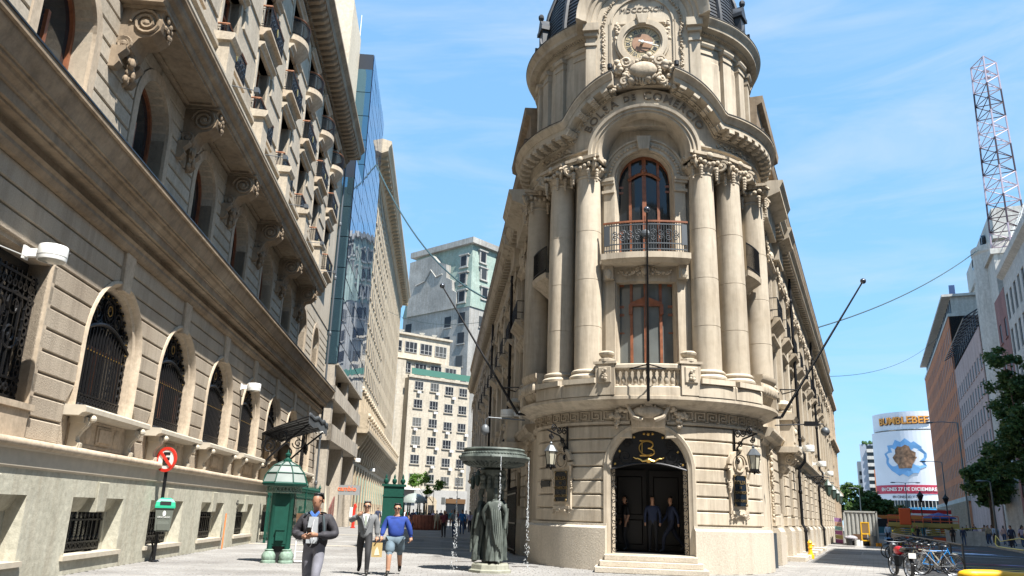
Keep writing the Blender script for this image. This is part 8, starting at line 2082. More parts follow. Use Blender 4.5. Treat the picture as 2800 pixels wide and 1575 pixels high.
m2 = hero("man in grey suit and sunglasses walking, hand raised to his collar", (-3.47, 20.9, 0), radians(6), 0.995, N, E, [M_SKIN, M_HAIRG, M_SUIT, M_BLKC, M_SHOE], parts)
# man in royal blue sweater and shorts
N, E = figure(-0.85, armpose={'L': ((0.30, 0.02, 1.15), (0.34, 0.06, 0.93)), 'R': ((-0.28, 0.0, 1.15), (-0.31, -0.10, 0.93))})
E = [(a, b, 3 if (a[:2] == 'hp' or a == 'pel' and b[:2] == 'hp') else (0 if a[:2] == 'kn' else mi)) for a, b, mi in E]
jk = {'wa': (0, -0.01, 0.88, 0.20, 0.15), 'wb': (0, -0.02, 1.06, 0.21, 0.16), 'ch': (0, -0.01, 1.29, 0.215, 0.145), 'cb': (0, 0.01, 1.43, 0.11, 0.09)}; je = [('wa', 'wb'), ('wb', 'ch'), ('ch', 'cb')]
for sx, nm in ((1, 'L'), (-1, 'R')): jk['s' + nm] = (sx * 0.20, 0, 1.395, 0.085, 0.08); jk['e' + nm] = (N['el' + nm][0], N['el' + nm][1], N['el' + nm][2], 0.072); jk['w' + nm] = (N['wr' + nm][0], N['wr' + nm][1], N['wr' + nm][2] + 0.02, 0.052); je += [('ch', 's' + nm), ('s' + nm, 'e' + nm), ('e' + nm, 'w' + nm)]
so = {'p': (0, 0, 0.92, 0.18, 0.14)}; se = []
for sx, nm in ((1, 'L'), (-1, 'R')): so['h' + nm] = (sx * 0.10, 0.0, 0.86, 0.13, 0.13); k_ = N['kn' + nm]; so['k' + nm] = (k_[0], k_[1], 0.52, 0.115, 0.115); se += [('p', 'h' + nm), ('h' + nm, 'k' + nm)]
parts = [("sweater", cloth(jk, je, 'ch', M_BLUE)), ("shorts", cloth(so, se, 'p', M_SHORT))] + head_parts(M_HAIR, 'dark')
for nm in ('L', 'R'): w_ = N['wr' + nm]; parts.append(("hand", hand_mesh((w_[0], w_[1], w_[2] - 0.02), (0, -0.15, -1), (0, 1, 0), M_SKIN, 0.8)))
m3 = hero("man in royal blue sweater, slate shorts and sunglasses walking beside the suit", (-2.74, 21.15, 0), radians(3), 0.975, N, E, [M_SKIN, M_HAIR, M_BLUE, M_SHORT, M_SHOE], parts)
bg = thing("paper_bag", "small tan paper carrier bag hanging between the suit and the blue sweater", "bag", (-3.16, 20.95, 0.42), 0.15)
loftbox([(0, 0.13, 0.06, 0), (0.34, 0.13, 0.05, 0)]).build("bag_body", plain("kraft_gold", (0.40, 0.29, 0.12), 0.6), bg)
m = MB()
for y in (-0.04, 0.04): m.tube([(-0.06, y, 0.33), (-0.04, y * 0.5, 0.48), (0.04, y * 0.5, 0.48), (0.06, y, 0.33)], 0.009, 5)
m.build("handle", M_BLKC, bg)
m = MB(); m.poly([(-0.06, 0.04), (0.07, 0.05), (0.04, 0.17), (0.0, 0.25), (-0.05, 0.15)], -0.066, -0.06); m.build("pale_print", plain("bag_print", (0.70, 0.60, 0.42), 0.6), bg)
# doormen in the hall
for (x, y, col, k, lab) in ((0.12, -2.35, 'navy blue', 3, "doorman in dark suit facing out in the exchange doorway"), (0.72, -2.2, 'navy blue', 0, "second man in dark suit at the right of the exchange doorway"), (-0.75, -1.9, 'black', 4, "person in black at the left inside the exchange doorway")):
    o = walker(XW((x, y, 0.50)), XROT + (0 if k == 3 else -1.2), k, col, lab, None, 1.0)
# bronze women of the fountain
FN_, FE_ = figure(0.15, female=True, armpose={'L': ((0.30, 0.02, 1.16), (0.27, -0.05, 0.88)), 'R': ((-0.27, 0.08, 1.16), (-0.20, 0.12, 0.95))})
FN_['hb'] = (0, 0.07, 1.69, 0.07, 0.05); FE_ += [('hu', 'hb', 0)]
for k_ in ('wai', 'che'): v = list(FN_[k_]); v[3] *= 0.9; FN_[k_] = tuple(v)
fig_me = skin_mesh(FN_, [(a, b, 0) for a, b, _ in FE_], 'pel', [M_BRONZE], 2)
dp = MB(); rg3 = random.Random(9)
nseg, nz = 40, 12; vs_ = []
for j in range(nz + 1):
    k_ = j / nz; z = 1.02 - 0.94 * k_
    for i in range(nseg):
        a = 2 * pi * i / nseg; r = 0.168 + 0.010 * k_ + 0.026 * (0.4 + k_) * sin(a * 8 + 5 * k_) + 0.022 * sin(a * 3 - 5 * k_) - 0.03 * sin(pi * k_)
        vs_.append((r * 1.12 * cos(a), -0.01 + r * 0.85 * sin(a) - (0.05 * k_ if sin(a) < 0 and cos(a) > 0 else 0), z))
dp.add(vs_, [(j * nseg + i, j * nseg + (i + 1) % nseg, (j + 1) * nseg + (i + 1) % nseg, (j + 1) * nseg + i) for j in range(nz) for i in range(nseg)])
for q in range(5): dp.tube([(-0.10 + 0.05 * q, -0.15, 1.28 - 0.02 * q), (-0.08 + 0.05 * q, -0.17, 1.02), (-0.05 + 0.05 * q, -0.20, 0.72), (0.02 + 0.04 * q, -0.19, 0.45 - 0.05 * q)], 0.030, 6, 0.02)
dp_me = dp.mesh("drapery", M_BRONZE, 60)
for a in (-75, 45, 165):
    t = radians(a); o = inst("female_figure", fig_me, FO, (0.31 * cos(t), 0.31 * sin(t), 0.22), (0, 0, t + pi / 2), (1.12, 1.12, 1.15)); inst("drapery", dp_me, o)
# ================================================================== trees and the right street
def leaf_mat(name, c1, c2):
    m, nt, b = new_mat(name); N = nt.nodes; L = nt.links
    oi = N.new("ShaderNodeTexCoord"); n = N.new("ShaderNodeTexNoise"); n.inputs["Scale"].default_value = 1.3; L.new(oi.outputs["Object"], n.inputs["Vector"])
    r = N.new("ShaderNodeMapRange"); r.inputs["From Min"].default_value = 0.35; r.inputs["From Max"].default_value = 0.65; L.new(n.outputs["Fac"], r.inputs["Value"])
    mx = N.new("ShaderNodeMix"); mx.data_type = 'RGBA'; mx.inputs[6].default_value = (*c1, 1); mx.inputs[7].default_value = (*c2, 1); L.new(r.outputs[0], mx.inputs[0]); L.new(mx.outputs[2], b.inputs["Base Color"])
    b.inputs["Roughness"].default_value = 0.55
    tr_ = N.new("ShaderNodeBsdfTranslucent"); L.new(mx.outputs[2], tr_.inputs[0]); ms = N.new("ShaderNodeMixShader"); ms.inputs[0].default_value = 0.3
    L.new(b.outputs[0], ms.inputs[1]); L.new(tr_.outputs[0], ms.inputs[2]); L.new(ms.outputs[0], N["Material Output"].inputs[0])
    return m
M_LF1 = leaf_mat("plane_leaves", (0.035, 0.085, 0.025), (0.08, 0.15, 0.04)); M_LF2 = leaf_mat("sunny_leaves", (0.05, 0.11, 0.025), (0.10, 0.17, 0.04)); M_LF3 = leaf_mat("fine_leaves", (0.10, 0.22, 0.03), (0.18, 0.30, 0.06)); M_LF4 = leaf_mat("olive_leaves", (0.13, 0.15, 0.035), (0.22, 0.22, 0.06))
M_BARK = plain("bark", (0.09, 0.065, 0.045), 0.9, var=0.3, bump=0.6, scale=9)
def tree(label, loc, H, crowns, nleaf, ls, mat, trunk_r=0.16, seed=1, group=None, name="street_tree", stems=1, tb=0.35):
    """tapered trunk with limbs; crown of separate leaf blades grouped in clumps"""
    rg = random.Random(seed); t = thing(name, label, "tree", loc, rg.uniform(0, 6), group)
    tr_ = MB(); tips = []
    for s in range(stems):
        ox = 0 if stems == 1 else rg.uniform(-0.3, 0.3); oy = 0 if stems == 1 else rg.uniform(-0.3, 0.3)
        top = (ox * 2 + rg.uniform(-0.2, 0.2), oy * 2 + rg.uniform(-0.2, 0.2), H * 0.62)
        tr_.tube([(ox, oy, -0.05), (ox * 1.2 + rg.uniform(-0.05, 0.05), oy * 1.2, H * tb * 0.5), (ox * 1.5, oy * 1.5, H * tb), top], trunk_r, 8, trunk_r * 0.4)
        for (cx, cy, cz, rx, rz_) in crowns:
            if rg.random() < 1.0 / stems + 0.3: tr_.tube([(ox * 1.5, oy * 1.5, H * (tb + rg.uniform(-0.05, 0.15))), ((ox + cx) * 0.55, (oy + cy) * 0.55, (cz + H * tb) * 0.52), (cx, cy, cz)], trunk_r * 0.45, 6, trunk_r * 0.12)
    tr_.build("trunk", M_BARK, t, 50)
    cl = MB(); V = []; Fc = []
    clumps = []
    for (cx, cy, cz, rx, rz_) in crowns:
        for q in range(max(6, int(26 * rx * rz_ / 4))):
            while True:
                v = Vector((rg.uniform(-1, 1), rg.uniform(-1, 1), rg.uniform(-1, 1)))
                if v.length < 1: break
            v = v * (0.45 + 0.55 * v.length)
            clumps.append((cx + v.x * rx, cy + v.y * rx, cz + v.z * rz_, rg.uniform(0.25, 0.6) * min(rx, 1.6) * 0.6))
    for i in range(nleaf):
        c = clumps[rg.randrange(len(clumps))]; d = Vector((rg.gauss(0, 1), rg.gauss(0, 1), rg.gauss(0, 0.8))) * c[3] * 0.62
        p = Vector(c[:3]) + d; a = Vector((rg.gauss(0, 1), rg.gauss(0, 1), rg.gauss(0, 0.6))).normalized(); b = a.cross(Vector((rg.gauss(0, 1), rg.gauss(0, 1), rg.gauss(0, 1)))).normalized()
        s = ls * rg.uniform(0.6, 1.25); o = len(V)
        V += [tuple(p - a * s), tuple(p - b * s * 0.55 + a * s * 0.1), tuple(p + a * s), tuple(p + b * s * 0.55 + a * s * 0.1)]; Fc.append((o, o + 1, o + 2, o + 3))
    cl.v = V; cl.f = Fc; cl.mi = [0] * len(Fc); cl.build("crown", mat, t)
    return t
G_T = "trees on the right sidewalk"
tree("dark green street tree nearest the right edge, crown cut by the frame", RP(75.0, 11.6, 0.13), 15, [(0, 0, 7, 2.8, 2.0), (-1.0, 0.5, 9.5, 2.4, 2.0), (1.0, -0.5, 11.8, 2.2, 2.0), (-0.3, 0.8, 14.0, 1.6, 1.6), (-1.4, 0, 6.0, 1.5, 0.9)], 21000, 0.17, M_LF1, 0.24, 3, G_T)
tree("broad dark green street tree between lamp posts on the right sidewalk", RP(92.5, 10.9, 0.13), 10.5, [(0, 0, 5.4, 2.2, 1.1), (-1.4, 0.5, 6.6, 1.8, 1.3), (1.2, -0.5, 6.8, 2.0, 1.4), (-1.2, 0.6, 8.4, 1.2, 1.4), (1.8, 0.3, 5.6, 1.3, 0.9)], 18000, 0.18, M_LF1, 0.2, 5, G_T)
tree("smaller dark green tree behind the broad street tree, right sidewalk", RP(104, 12.0, 0.13), 9.0, [(0, 0, 5.2, 2.2, 1.2), (1.0, 0, 6.6, 1.8, 1.4), (-1.1, 0.2, 6.8, 1.6, 1.3)], 8000, 0.28, M_LF1, 0.18, 6, G_T)
tree("sunny green tree behind the container, left part", RP(148, -3.4), 8.5, [(0, 0, 4.0, 2.8, 1.6), (-2.2, 0, 5.6, 2.2, 1.6), (1.4, 1, 6.2, 2.2, 1.6), (-0.5, 0, 7.6, 1.4, 1.0), (2.4, 0, 3.4, 2.2, 1.3)], 9000, 0.30, M_LF2, 0.25, 9, "trees behind the container")
tree("rounder sunny tree behind the container, right part", RP(156, 0.2), 7.5, [(0, 0, 3.8, 2.8, 1.6), (1.5, 0, 5.2, 2.4, 1.5), (-1.8, 0, 5.0, 2.4, 1.5), (0.4, 0, 6.4, 1.4, 1.0)], 8000, 0.34, M_LF2, 0.22, 10, "trees behind the container")
tree("yellowish olive shrub tree by the orange bus", RP(158, 2.6), 6.0, [(0, 0, 3.0, 2.4, 1.4), (1.8, 0, 3.8, 2.0, 1.2), (-1.6, 0, 3.7, 1.8, 1.2)], 5000, 0.3, M_LF4, 0.16, 11)
tree("slim light green tree growing in the round planter", LP(73, -0.9, 1.0), 4.6, [(-0.9, 0, 2.9, 0.9, 0.5), (0.3, 0.2, 3.3, 0.9, 0.5), (1.3, -0.2, 3.1, 0.8, 0.5), (0.1, 0, 2.4, 0.6, 0.4)], 2600, 0.10, M_LF3, 0.05, 12, None, "planter_tree", 4, 0.25)
# roof plants of the striped tower: one small mass
m = MB(); rg = random.Random(2)
for i in range(60): m.ball((rg.uniform(-7, 7), rg.uniform(0, 4), 33.5 + rg.uniform(0, 1.2)), rg.uniform(0.4, 0.9), (1, 1, 1), 5, 4)
m.build("roof_plants", M_LF1, SB, kind="stuff")

# ---- shipping container
CT = thing("shipping_container", "pale grey corrugated shipping container standing on the right pavement", "container", RP(71.0, -0.85), radians(-23.9))
M_CTN = plain("container_grey", (0.40, 0.40, 0.37), 0.6, var=0.1, scale=2)
n = 8; prof = []; W_ = 1.22
for i in range(n):
    x0 = -W_ + 2 * W_ * i / n; w = 2 * W_ / n; prof += [(x0, 0.0), (x0 + w * 0.42, 0.0), (x0 + w * 0.56, 0.09), (x0 + w * 0.86, 0.09)]
prof.append((W_, 0.0))
m = MB(); vs_ = [(x, y, 0.12) for x, y in prof] + [(x, y, 2.5) for x, y in prof]; k = len(prof); m.add(vs_, [(i, i + 1, k + i + 1, k + i) for i in range(k - 1)]); m.box(-W_, W_, 0.1, 6.0, 0.1, 2.52); m.build("corrugated_wall", M_CTN, CT)
m = MB()
for x in (-W_ - 0.02, W_ - 0.10): m.box(x, x + 0.12, -0.03, 6.02, 0.02, 2.6)
m.box(-W_, W_, -0.03, 0.1, 2.48, 2.6); m.box(-W_, W_, -0.03, 0.1, 0.02, 0.16); m.build("frame", M_CTN, CT)
m = MB()
for x in (-W_ + 0.02, W_ - 0.06):
    for z in (0.08, 2.54): m.ball((x, -0.04, z), 0.05, (1, 0.4, 1), 8, 5)
m.build("corner_castings", M_BLK, CT)
def small(name, mb, mat, loc, label, cat, rz=0.0, group=None, smooth=None): o = mb.build(name, mat, None, smooth); o.location = loc; o.rotation_euler = (0, 0, rz); return tag(o, label, cat, group)
YF = thing("yellow_frame_stand", "yellow wooden frame stand with brown panel leaning before the container", "stand", RP(70.1, -0.55), radians(-20))
m = MB()
for x in (-0.28, 0.28): m.box(x - 0.04, x + 0.04, -0.03, 0.03, 0, 1.75)
for z in (0.35, 0.85, 1.68): m.box(-0.32, 0.32, -0.035, 0.035, z, z + 0.09)
m.build("frame", M_YEL, YF); m = MB(); m.box(-0.24, 0.24, -0.02, 0.02, 0.95, 1.68); m.build("panel", plain("brown_panel", (0.22, 0.13, 0.05), 0.7), YF)
M_PLB = plain("bin_bag", (0.015, 0.016, 0.018), 0.35)
b_ = lambda r, h: MB().lathe([(r * 0.85, 0), (r, h), (r * 1.04, h), (r * 0.95, h * 0.95)], 14)
small("bucket", b_(0.2, 0.45), M_CLEARW, RP(69.6, -1.2), "white plastic bucket before the container", "bucket", 0, "buckets before the container")
small("bucket", b_(0.17, 0.38), M_CLEARW, RP(69.7, -0.95), "smaller white bucket with red label beside the yellow stand", "bucket", 0, "buckets before the container")
small("bucket", b_(0.26, 0.75), plain("grey_plastic", (0.18, 0.18, 0.17), 0.5), RP(69.9, -0.05), "tall grey drum right of the yellow stand", "drum")
small("bucket", b_(0.24, 0.5), M_PLB, RP(69.3, -1.75), "dark bucket at the left of the clutter", "bucket")
small("paint_tin", b_(0.13, 0.25), plain("tin_orange", (0.75, 0.3, 0.02), 0.5), RP(69.8, 0.22), "orange paint tin left of its twin, by the container corner", "tin", 0, "orange paint tins"); small("paint_tin", b_(0.13, 0.25), MATS["tin_orange"], RP(69.9, 0.42), "orange paint tin at the container corner", "tin", 0, "orange paint tins")
for i, (p, u, r) in enumerate(((-1.45, 70.2, 0.36), (-0.5, 70.5, 0.4))):
    m = MB(); m.ball((0, 0, r * 0.75), r, (1.1, 0.9, 0.8), 12, 8); small("rubbish_bag", m, M_PLB, RP(u, p), ["black bag heaped left of the yellow stand", "black bag behind the yellow stand"][i], "bag", 0, "black bags by the container", 60)
m = MB(); m.ball((0, 0, 0.55), 0.4, (1.3, 0.8, 0.5), 10, 7); small("cloth_bundle", m, plain("striped_cloth", (0.30, 0.28, 0.30), 0.8, var=0.6, scale=14), RP(69.6, -1.6), "striped cloth bundle on the dark bucket", "bundle", 0, None, 60)
m = MB(); m.box(-0.5, 0.5, -0.02, 0.02, 0.05, 0.85); small("wood_panel", m, MATS["crate_wood"], RP(70.6, -0.95), "wooden boards leaning on the container", "boards", -0.4)
bn_ = thing("colour_banner", "tall pink and teal printed banner beside the wing end", "banner", RP(72.5, -2.55), radians(-23.9))
for i, c in enumerate(((0.30, 0.08, 0.20), (0.42, 0.34, 0.12), (0.35, 0.10, 0.25), (0.20, 0.38, 0.38), (0.42, 0.24, 0.18), (0.28, 0.14, 0.30))):
    m = MB(); m.poly([(-0.28, 0.1 + 0.33 * i), (0.28, 0.05 + 0.33 * i), (0.28, 0.38 + 0.33 * i - 0.01), (-0.28, 0.42 + 0.33 * i - 0.01)], 0, 0.02); m.build("printed_band", plain("banner_%d" % i, c, 0.6), bn_)
m = MB()
for x in (-0.31, 0.29): m.box(x, x + 0.03, -0.01, 0.03, 0, 2.1)
m.build("frame", M_CLEARW, bn_)

# ---- buses
def bus(loc, rz, L, H, roof, body, label, name="city_bus", stripe=None, decks=1):
    B = thing(name, label, "bus", loc, rz)
    m = MB(); m.poly([(-L / 2, 0.35), (L / 2, 0.35), (L / 2, 1.35), (-L / 2, 1.35)], -1.25, 1.25, 0.02); bo = m.build("lower_body", body, B)
    m = MB(); m.poly([(-L / 2, H - 0.55), (L / 2, H - 0.55), (L / 2, H - 0.15), (L / 2 - 0.3, H), (-L / 2 + 0.3, H), (-L / 2, H - 0.15)], -1.25, 1.25, 0.04); m.build("roof", roof, B)
    m = MB(); m.box(-L / 2 + 0.03, L / 2 - 0.03, -1.22, 1.22, 1.35, H - 0.55); m.build("interior", M_VOID, B)
    nb = int(L / 1.6); w = L / nb; m = MB(); m.box(0.08, w - 0.08, -1.26, -1.23, 1.40, H - 0.6); wm = m.mesh("window", M_GLASS)
    for i in range(nb): inst("window", wm, B, (-L / 2 + w * i, 0, 0))
    m = MB(); m.lathe([(0.28, -0.12), (0.46, -0.14), (0.48, 0), (0.46, 0.14), (0.28, 0.12)], 18); wh = m.mesh("wheel", M_BLK, 40); m = MB(); m.lathe([(0.05, -0.15), (0.27, -0.13), (0.27, 0.13)], 14); rim = m.mesh("rim", M_IRONG, 40)
    for x in (-L / 2 + 2.2, L / 2 - 2.6):
        for y in (-1.12, 1.12): o = inst("wheel", wh, B, (x, y, 0.48), (pi / 2, 0, 0)); inst("rim", rim, o)
    if stripe: m = MB(); m.poly([(-L / 2 + 1.5, H - 0.56), (-L / 2 + 4.2, H - 0.56), (-L / 2 + 2.6, H - 0.1), (-L / 2 + 0.5, H - 0.1)], -1.262, -1.24); m.build("white_flash", M_CLEARW, B)
    if decks == 2:
        m = MB(); m.box(-L / 2 + 0.1, L / 2 - 0.1, -1.2, 1.2, H - 0.05, H + 0.7); m.build("upper_deck_wall", body, B); m = MB(); m.tube([(-L / 2, -1.2, H + 0.95), (L / 2, -1.2, H + 0.95)], 0.05, 5)
        for i in range(9): m.tube([(-L / 2 + 0.2 + (L - 0.4) * i / 8, -1.2, H + 0.6), (-L / 2 + 0.2 + (L - 0.4) * i / 8, -1.2, H + 0.95)], 0.03, 4)
        m.build("deck_rail", M_CLEARW, B)
    return B
M_BOR = plain("bus_orange", (0.62, 0.19, 0.03), 0.35); M_BTE = plain("bus_teal", (0.03, 0.13, 0.16), 0.4); M_BRD = plain("bus_red", (0.45, 0.02, 0.02), 0.35)
bus(RP(151, 3.0), radians(-20), 11.5, 3.2, M_BOR, M_BTE, "orange and teal city bus with white flash crossing behind the lifts", stripe=True)
bus(RP(172, 9.5), radians(-20), 12.5, 3.9, M_CLEARW, M_BRD, "red open-top double decker bus with white roof band behind the orange bus", "double_decker_bus", None, 2)

# ---- scissor lifts
M_LO = plain("lift_orange", (0.58, 0.09, 0.02), 0.45); M_LY = plain("lift_yellow", (0.34, 0.28, 0.08), 0.6)
def lift(loc, rz, label, raised):
    S_ = thing("scissor_lift", label, "lift", loc, rz, "scissor lifts on the road"); W = 1.5
    m = MB(); m.box(-W, W, -0.6, 0.6, 0.25, 0.75); m.build("chassis", M_IRONG, S_); m = MB(); m.box(-W * 0.5, W * 0.5, -0.63, -0.6, 0.3, 0.6); m.build("red_plate", M_LO, S_)
    m = MB()
    for q in range(4):
        for s_ in (-1, 1): m.tube([(-s_ * (W - 0.2), -0.5, 0.75 + 0.2 * q), (s_ * (W - 0.2), -0.5, 0.95 + 0.2 * q)], 0.05, 4)
    m.build("scissor_arms", M_LY, S_)
    m = MB(); m.box(-W, W, -0.65, 0.65, 1.5, 1.66); m.box(-W, W, -0.67, -0.65, 1.6, 1.9); m.build("platform", M_LY, S_)
    m = MB()
    for z in (2.1, 2.55): m.tube([(-W, -0.6, z), (W, -0.6, z), (W, 0.6, z), (-W, 0.6, z)], 0.035, 5, close=True)
    for i in range(5): m.tube([(-W + 2 * W * i / 4, -0.6, 1.6), (-W + 2 * W * i / 4, -0.6, 2.55)], 0.03, 5)
    m.build("guard_rail", M_LO, S_)
    if raised: m = MB(); m.cbox(-0.5, 0.5, -0.75, -0.6, 1.7, 3.2, 0.05); m.build("orange_panel", M_LO, S_)
    m = MB(); m.lathe([(0.12, -0.1), (0.24, -0.1), (0.24, 0.1), (0.12, 0.1)], 14); wh = m.mesh("wheel", M_BLK, 40)
    for x in (-W + 0.35, W - 0.35):
        for y in (-0.6, 0.6): inst("wheel", wh, S_, (x, y, 0.24), (pi / 2, 0, 0))
lift(RP(88, 2.9), radians(-24), "scissor lift with tall orange panel, left of the pair on the road", True); lift(RP(88.5, 5.9), radians(-24), "scissor lift with orange guard rail, right of the pair on the road", False)
m = MB(); m.box(-1.6, 1.6, -0.05, 0.05, 0, 1.3); m.box(-1.6, 1.6, -0.25, 0.25, 0, 0.12); small("concrete_barrier", m, M_WHT, RP(86.5, 7.7), "pale upright barrier panel on the road edge", "barrier", radians(-24))
um = thing("blue_parasol", "flat blue parasol over a stall behind the lifts", "parasol", RP(100, 6.6), 0)
m = MB(); m.lathe([(1.7, 2.45), (1.65, 2.55), (0.9, 2.85), (0.05, 3.05)], 8); m.build("canopy", plain("parasol_blue", (0.02, 0.05, 0.22), 0.7), um); m = MB(); m.tube([(0, 0, 0), (0, 0, 3.1)], 0.04, 6); m.build("pole", M_IRONG, um)

# ---- street lamps
def lamp(u, p, h, arm, label, two=False):
    L = thing("street_lamp", label, "street lamp", RP(u, p), radians(-23.9), "street lamps on the right street")
    m = MB(); m.tube([(0, 0, 0), (0, 0, h)], 0.10, 8, 0.06); m.lathe([(0.16, 0), (0.16, 0.4), (0.1, 0.5)], 10); m.build("pole", M_LPOST, L)
    for s_ in ((-1, 1) if two else (-1,)):
        m = MB(); m.tube([(0, 0, h), (s_ * arm * 0.6, 0, h + 0.12), (s_ * arm, 0, h + 0.1)], 0.045, 6); m.build("arm", M_LPOST, L)
        m = MB(); m.ball((s_ * (arm + 0.25), 0, h + 0.07), 0.34, (1.2, 0.5, 0.3), 10, 6); m.build("lamp_head", M_LPOST, L, 60)
M_LPOST = plain("lamp_post_grey", (0.12, 0.15, 0.17), 0.45, 0.4)
lamp(84.7, 10.0, 5.6, 0.5, "short grey lamp post beside the blue-shirted onlooker"); lamp(97.3, 9.16, 12.3, 2.4, "tall lamp post rising before the orange block, nearer one")
lamp(118, 8.8, 9.6, 1.9, "tall lamp post with arm to the left, left of the orange block"); lamp(150, 5.5, 8.4, 1.6, "distant twin-arm lamp post before the poster building", True); lamp(140, -1.5, 7.0, 0.9, "distant lamp post by the olive shrub")
for i, u in enumerate((104, 113)):
    L = thing("lantern_post", ["nearer", "farther"][i] + " black lantern post with old style lamp behind the lifts", "street lamp", RP(u, (5.2, 8.4)[i]), 0)
    m = MB(); m.tube([(0, 0, 0), (0, 0, 4.2)], 0.09, 8, 0.05); m.build("post", M_IRON, L); m = MB(); m.lathe([(0.1, 4.2), (0.35, 4.9), (0.4, 4.95), (0.15, 5.25), (0.02, 5.5)], 8); m.build("lantern_head", M_IRON, L)
# ---- hazard tape, yellow cushion, cone of tape
M_TAPE = plain("hazard_yellow", (0.70, 0.52, 0.02), 0.5)
def tape(pts, label, r=0.035): m = MB(); m.tube(pts, r, 4); tag(m.build("hazard_tape", M_TAPE), label, "tape", "yellow hazard tape")
tape([RP(84.7, 9.9, 1.0), RP(81, 9.75, 0.55), RP(76, 9.7, 0.75), RP(70, 9.7, 0.95), RP(64, 9.7, 0.8)], "yellow hazard tape strung along the right kerb from the short lamp post")
tape([RP(84.7, 9.9, 1.0), RP(83, 9.6, 0.3), RP(80, 9.4, 0.16), RP(75, 9.4, 0.16), RP(66, 9.5, 0.2)], "fallen end of yellow hazard tape lying along the kerb", 0.05)
tape([RP(92.5, 10.1, 1.6), RP(90, 7.5, 1.45), RP(88.6, 5.6, 1.6)], "yellow hazard tape from the tree to the right lift")
tape([RP(62, 1.2, 1.25), RP(75, 1.4, 1.0), RP(86, 1.9, 1.3)], "yellow hazard tape from the bicycle rail to the left lift")
m = MB(); pts = [(-3.2 + 0.64 * i, 0.10 * sin(i * 1.3), 0.13 + 0.02 * sin(i * 2.1)) for i in range(11)]; m.tube(pts, 0.17, 12); m.ball(pts[0], 0.17, (2.2, 1, 1), 12, 7); m.ball(pts[-1], 0.17, (2.2, 1, 1), 12, 7); small("yellow_cushion", m, plain("inflatable_yellow", (0.80, 0.45, 0.01), 0.4), RP(30.4, 5.9, 0.0), "glossy yellow inflatable tube lying in the lower right corner", "barrier", radians(-24 + 2), None, 60)

# ---- bicycles along a rail
def bike_meshes():
    w = MB(); R = 0.34; N = 28
    w.tube([(R * cos(2 * pi * i / N), 0, R * sin(2 * pi * i / N)) for i in range(N)], 0.020, 6, close=True)
    rim = MB(); rim.tube([((R - 0.025) * cos(2 * pi * i / N), 0, (R - 0.025) * sin(2 * pi * i / N)) for i in range(N)], 0.010, 4, close=True)
    for i in range(14): a = 2 * pi * i / 14; rim.tube([(0, 0.02 * (-1) ** i, 0), ((R - 0.02) * cos(a), 0, (R - 0.02) * sin(a))], 0.0035, 3)
    rim.lathe([(0.02, -0.04), (0.02, 0.04)], 8)
    f = MB(); bb, hd, st, rr, ff = (0, 0, 0.30), (0.42, 0, 0.80), (-0.16, 0, 0.82), (-0.42, 0, 0.34), (0.58, 0, 0.34)
    for a, b, r in ((bb, st, 0.018), (bb, hd, 0.020), ((-0.15, 0, 0.76), (0.41, 0, 0.78), 0.018), (hd, (0.46, 0, 0.70), 0.02), ((0.40, 0, 0.86), (0.47, 0, 0.66), 0.022)): f.tube([a, b], r, 6)
    for y in (-0.05, 0.05): f.tube([bb, (rr[0], y, rr[2])], 0.011, 5); f.tube([(-0.15, 0, 0.75), (rr[0], y, rr[2])], 0.010, 5); f.tube([(0.46, y, 0.66), (ff[0], y, ff[2])], 0.013, 5)
    s = MB(); s.tube([(-0.16, 0, 0.80), (-0.19, 0, 0.93)], 0.014, 5); s.ball((-0.20, 0, 0.96), 0.13, (1.05, 0.55, 0.28), 10, 6)
    h = MB(); h.tube([(0.40, 0, 0.86), (0.38, 0, 0.97)], 0.014, 5); h.tube([(0.34, -0.30, 1.02), (0.42, -0.22, 0.98), (0.42, 0.22, 0.98), (0.34, 0.30, 1.02)], 0.014, 6)
    for y in (-0.30, 0.30): h.tube([(0.34, y, 1.02), (0.26, y * 1.08, 1.03)], 0.02, 6)
    c = MB(); c.lathe([(0.02, -0.01), (0.09, -0.01), (0.09, 0.01), (0.02, 0.01)], 18)
    k = MB(); k.tube([(0.10, -0.15, 0.17), (0.10, -0.08, 0.17), (0, -0.08, 0.30), (0, 0.08, 0.30), (-0.10, 0.08, 0.43), (-0.10, 0.15, 0.43)], 0.012, 5)
    for x, y, z in ((0.10, -0.13, 0.17), (-0.10, 0.13, 0.43)): k.box(x - 0.05, x + 0.05, y - 0.045, y + 0.045, z - 0.012, z + 0.012)
    return w, rim, f, s, h, c, k
bw, brim, bf, bs, bh, bc, bk = bike_meshes()
M_BALU = plain("alloy", (0.45, 0.46, 0.48), 0.3, 0.9)
bw, brim, bs, bh, bc, bk = bw.mesh("wheel", M_BLK, 50), brim.mesh("rim", M_BALU), bs.mesh("saddle", M_BLK, 50), bh.mesh("handlebar", M_BLK, 50), bc.mesh("chainring", M_BALU), bk.mesh("pedals", M_BLK)
bcol = [("black", (0.012, 0.012, 0.014)), ("blue", (0.02, 0.14, 0.42)), ("white", (0.6, 0.6, 0.6)), ("red", (0.42, 0.02, 0.02)), ("grey", (0.16, 0.17, 0.18)), ("dark green", (0.02, 0.08, 0.04)), ("silver", (0.4, 0.42, 0.44)), ("yellow-black", (0.25, 0.2, 0.02)), ("maroon", (0.12, 0.01, 0.03)), ("navy", (0.01, 0.02, 0.08)), ("orange", (0.5, 0.15, 0.02)), ("brown", (0.12, 0.06, 0.03)), ("pale blue", (0.2, 0.35, 0.5)), ("dull red", (0.25, 0.04, 0.03)), ("matt black", (0.02, 0.02, 0.02)), ("cream", (0.5, 0.45, 0.34)), ("bright blue", (0.01, 0.2, 0.55)), ("steel", (0.3, 0.31, 0.32))]
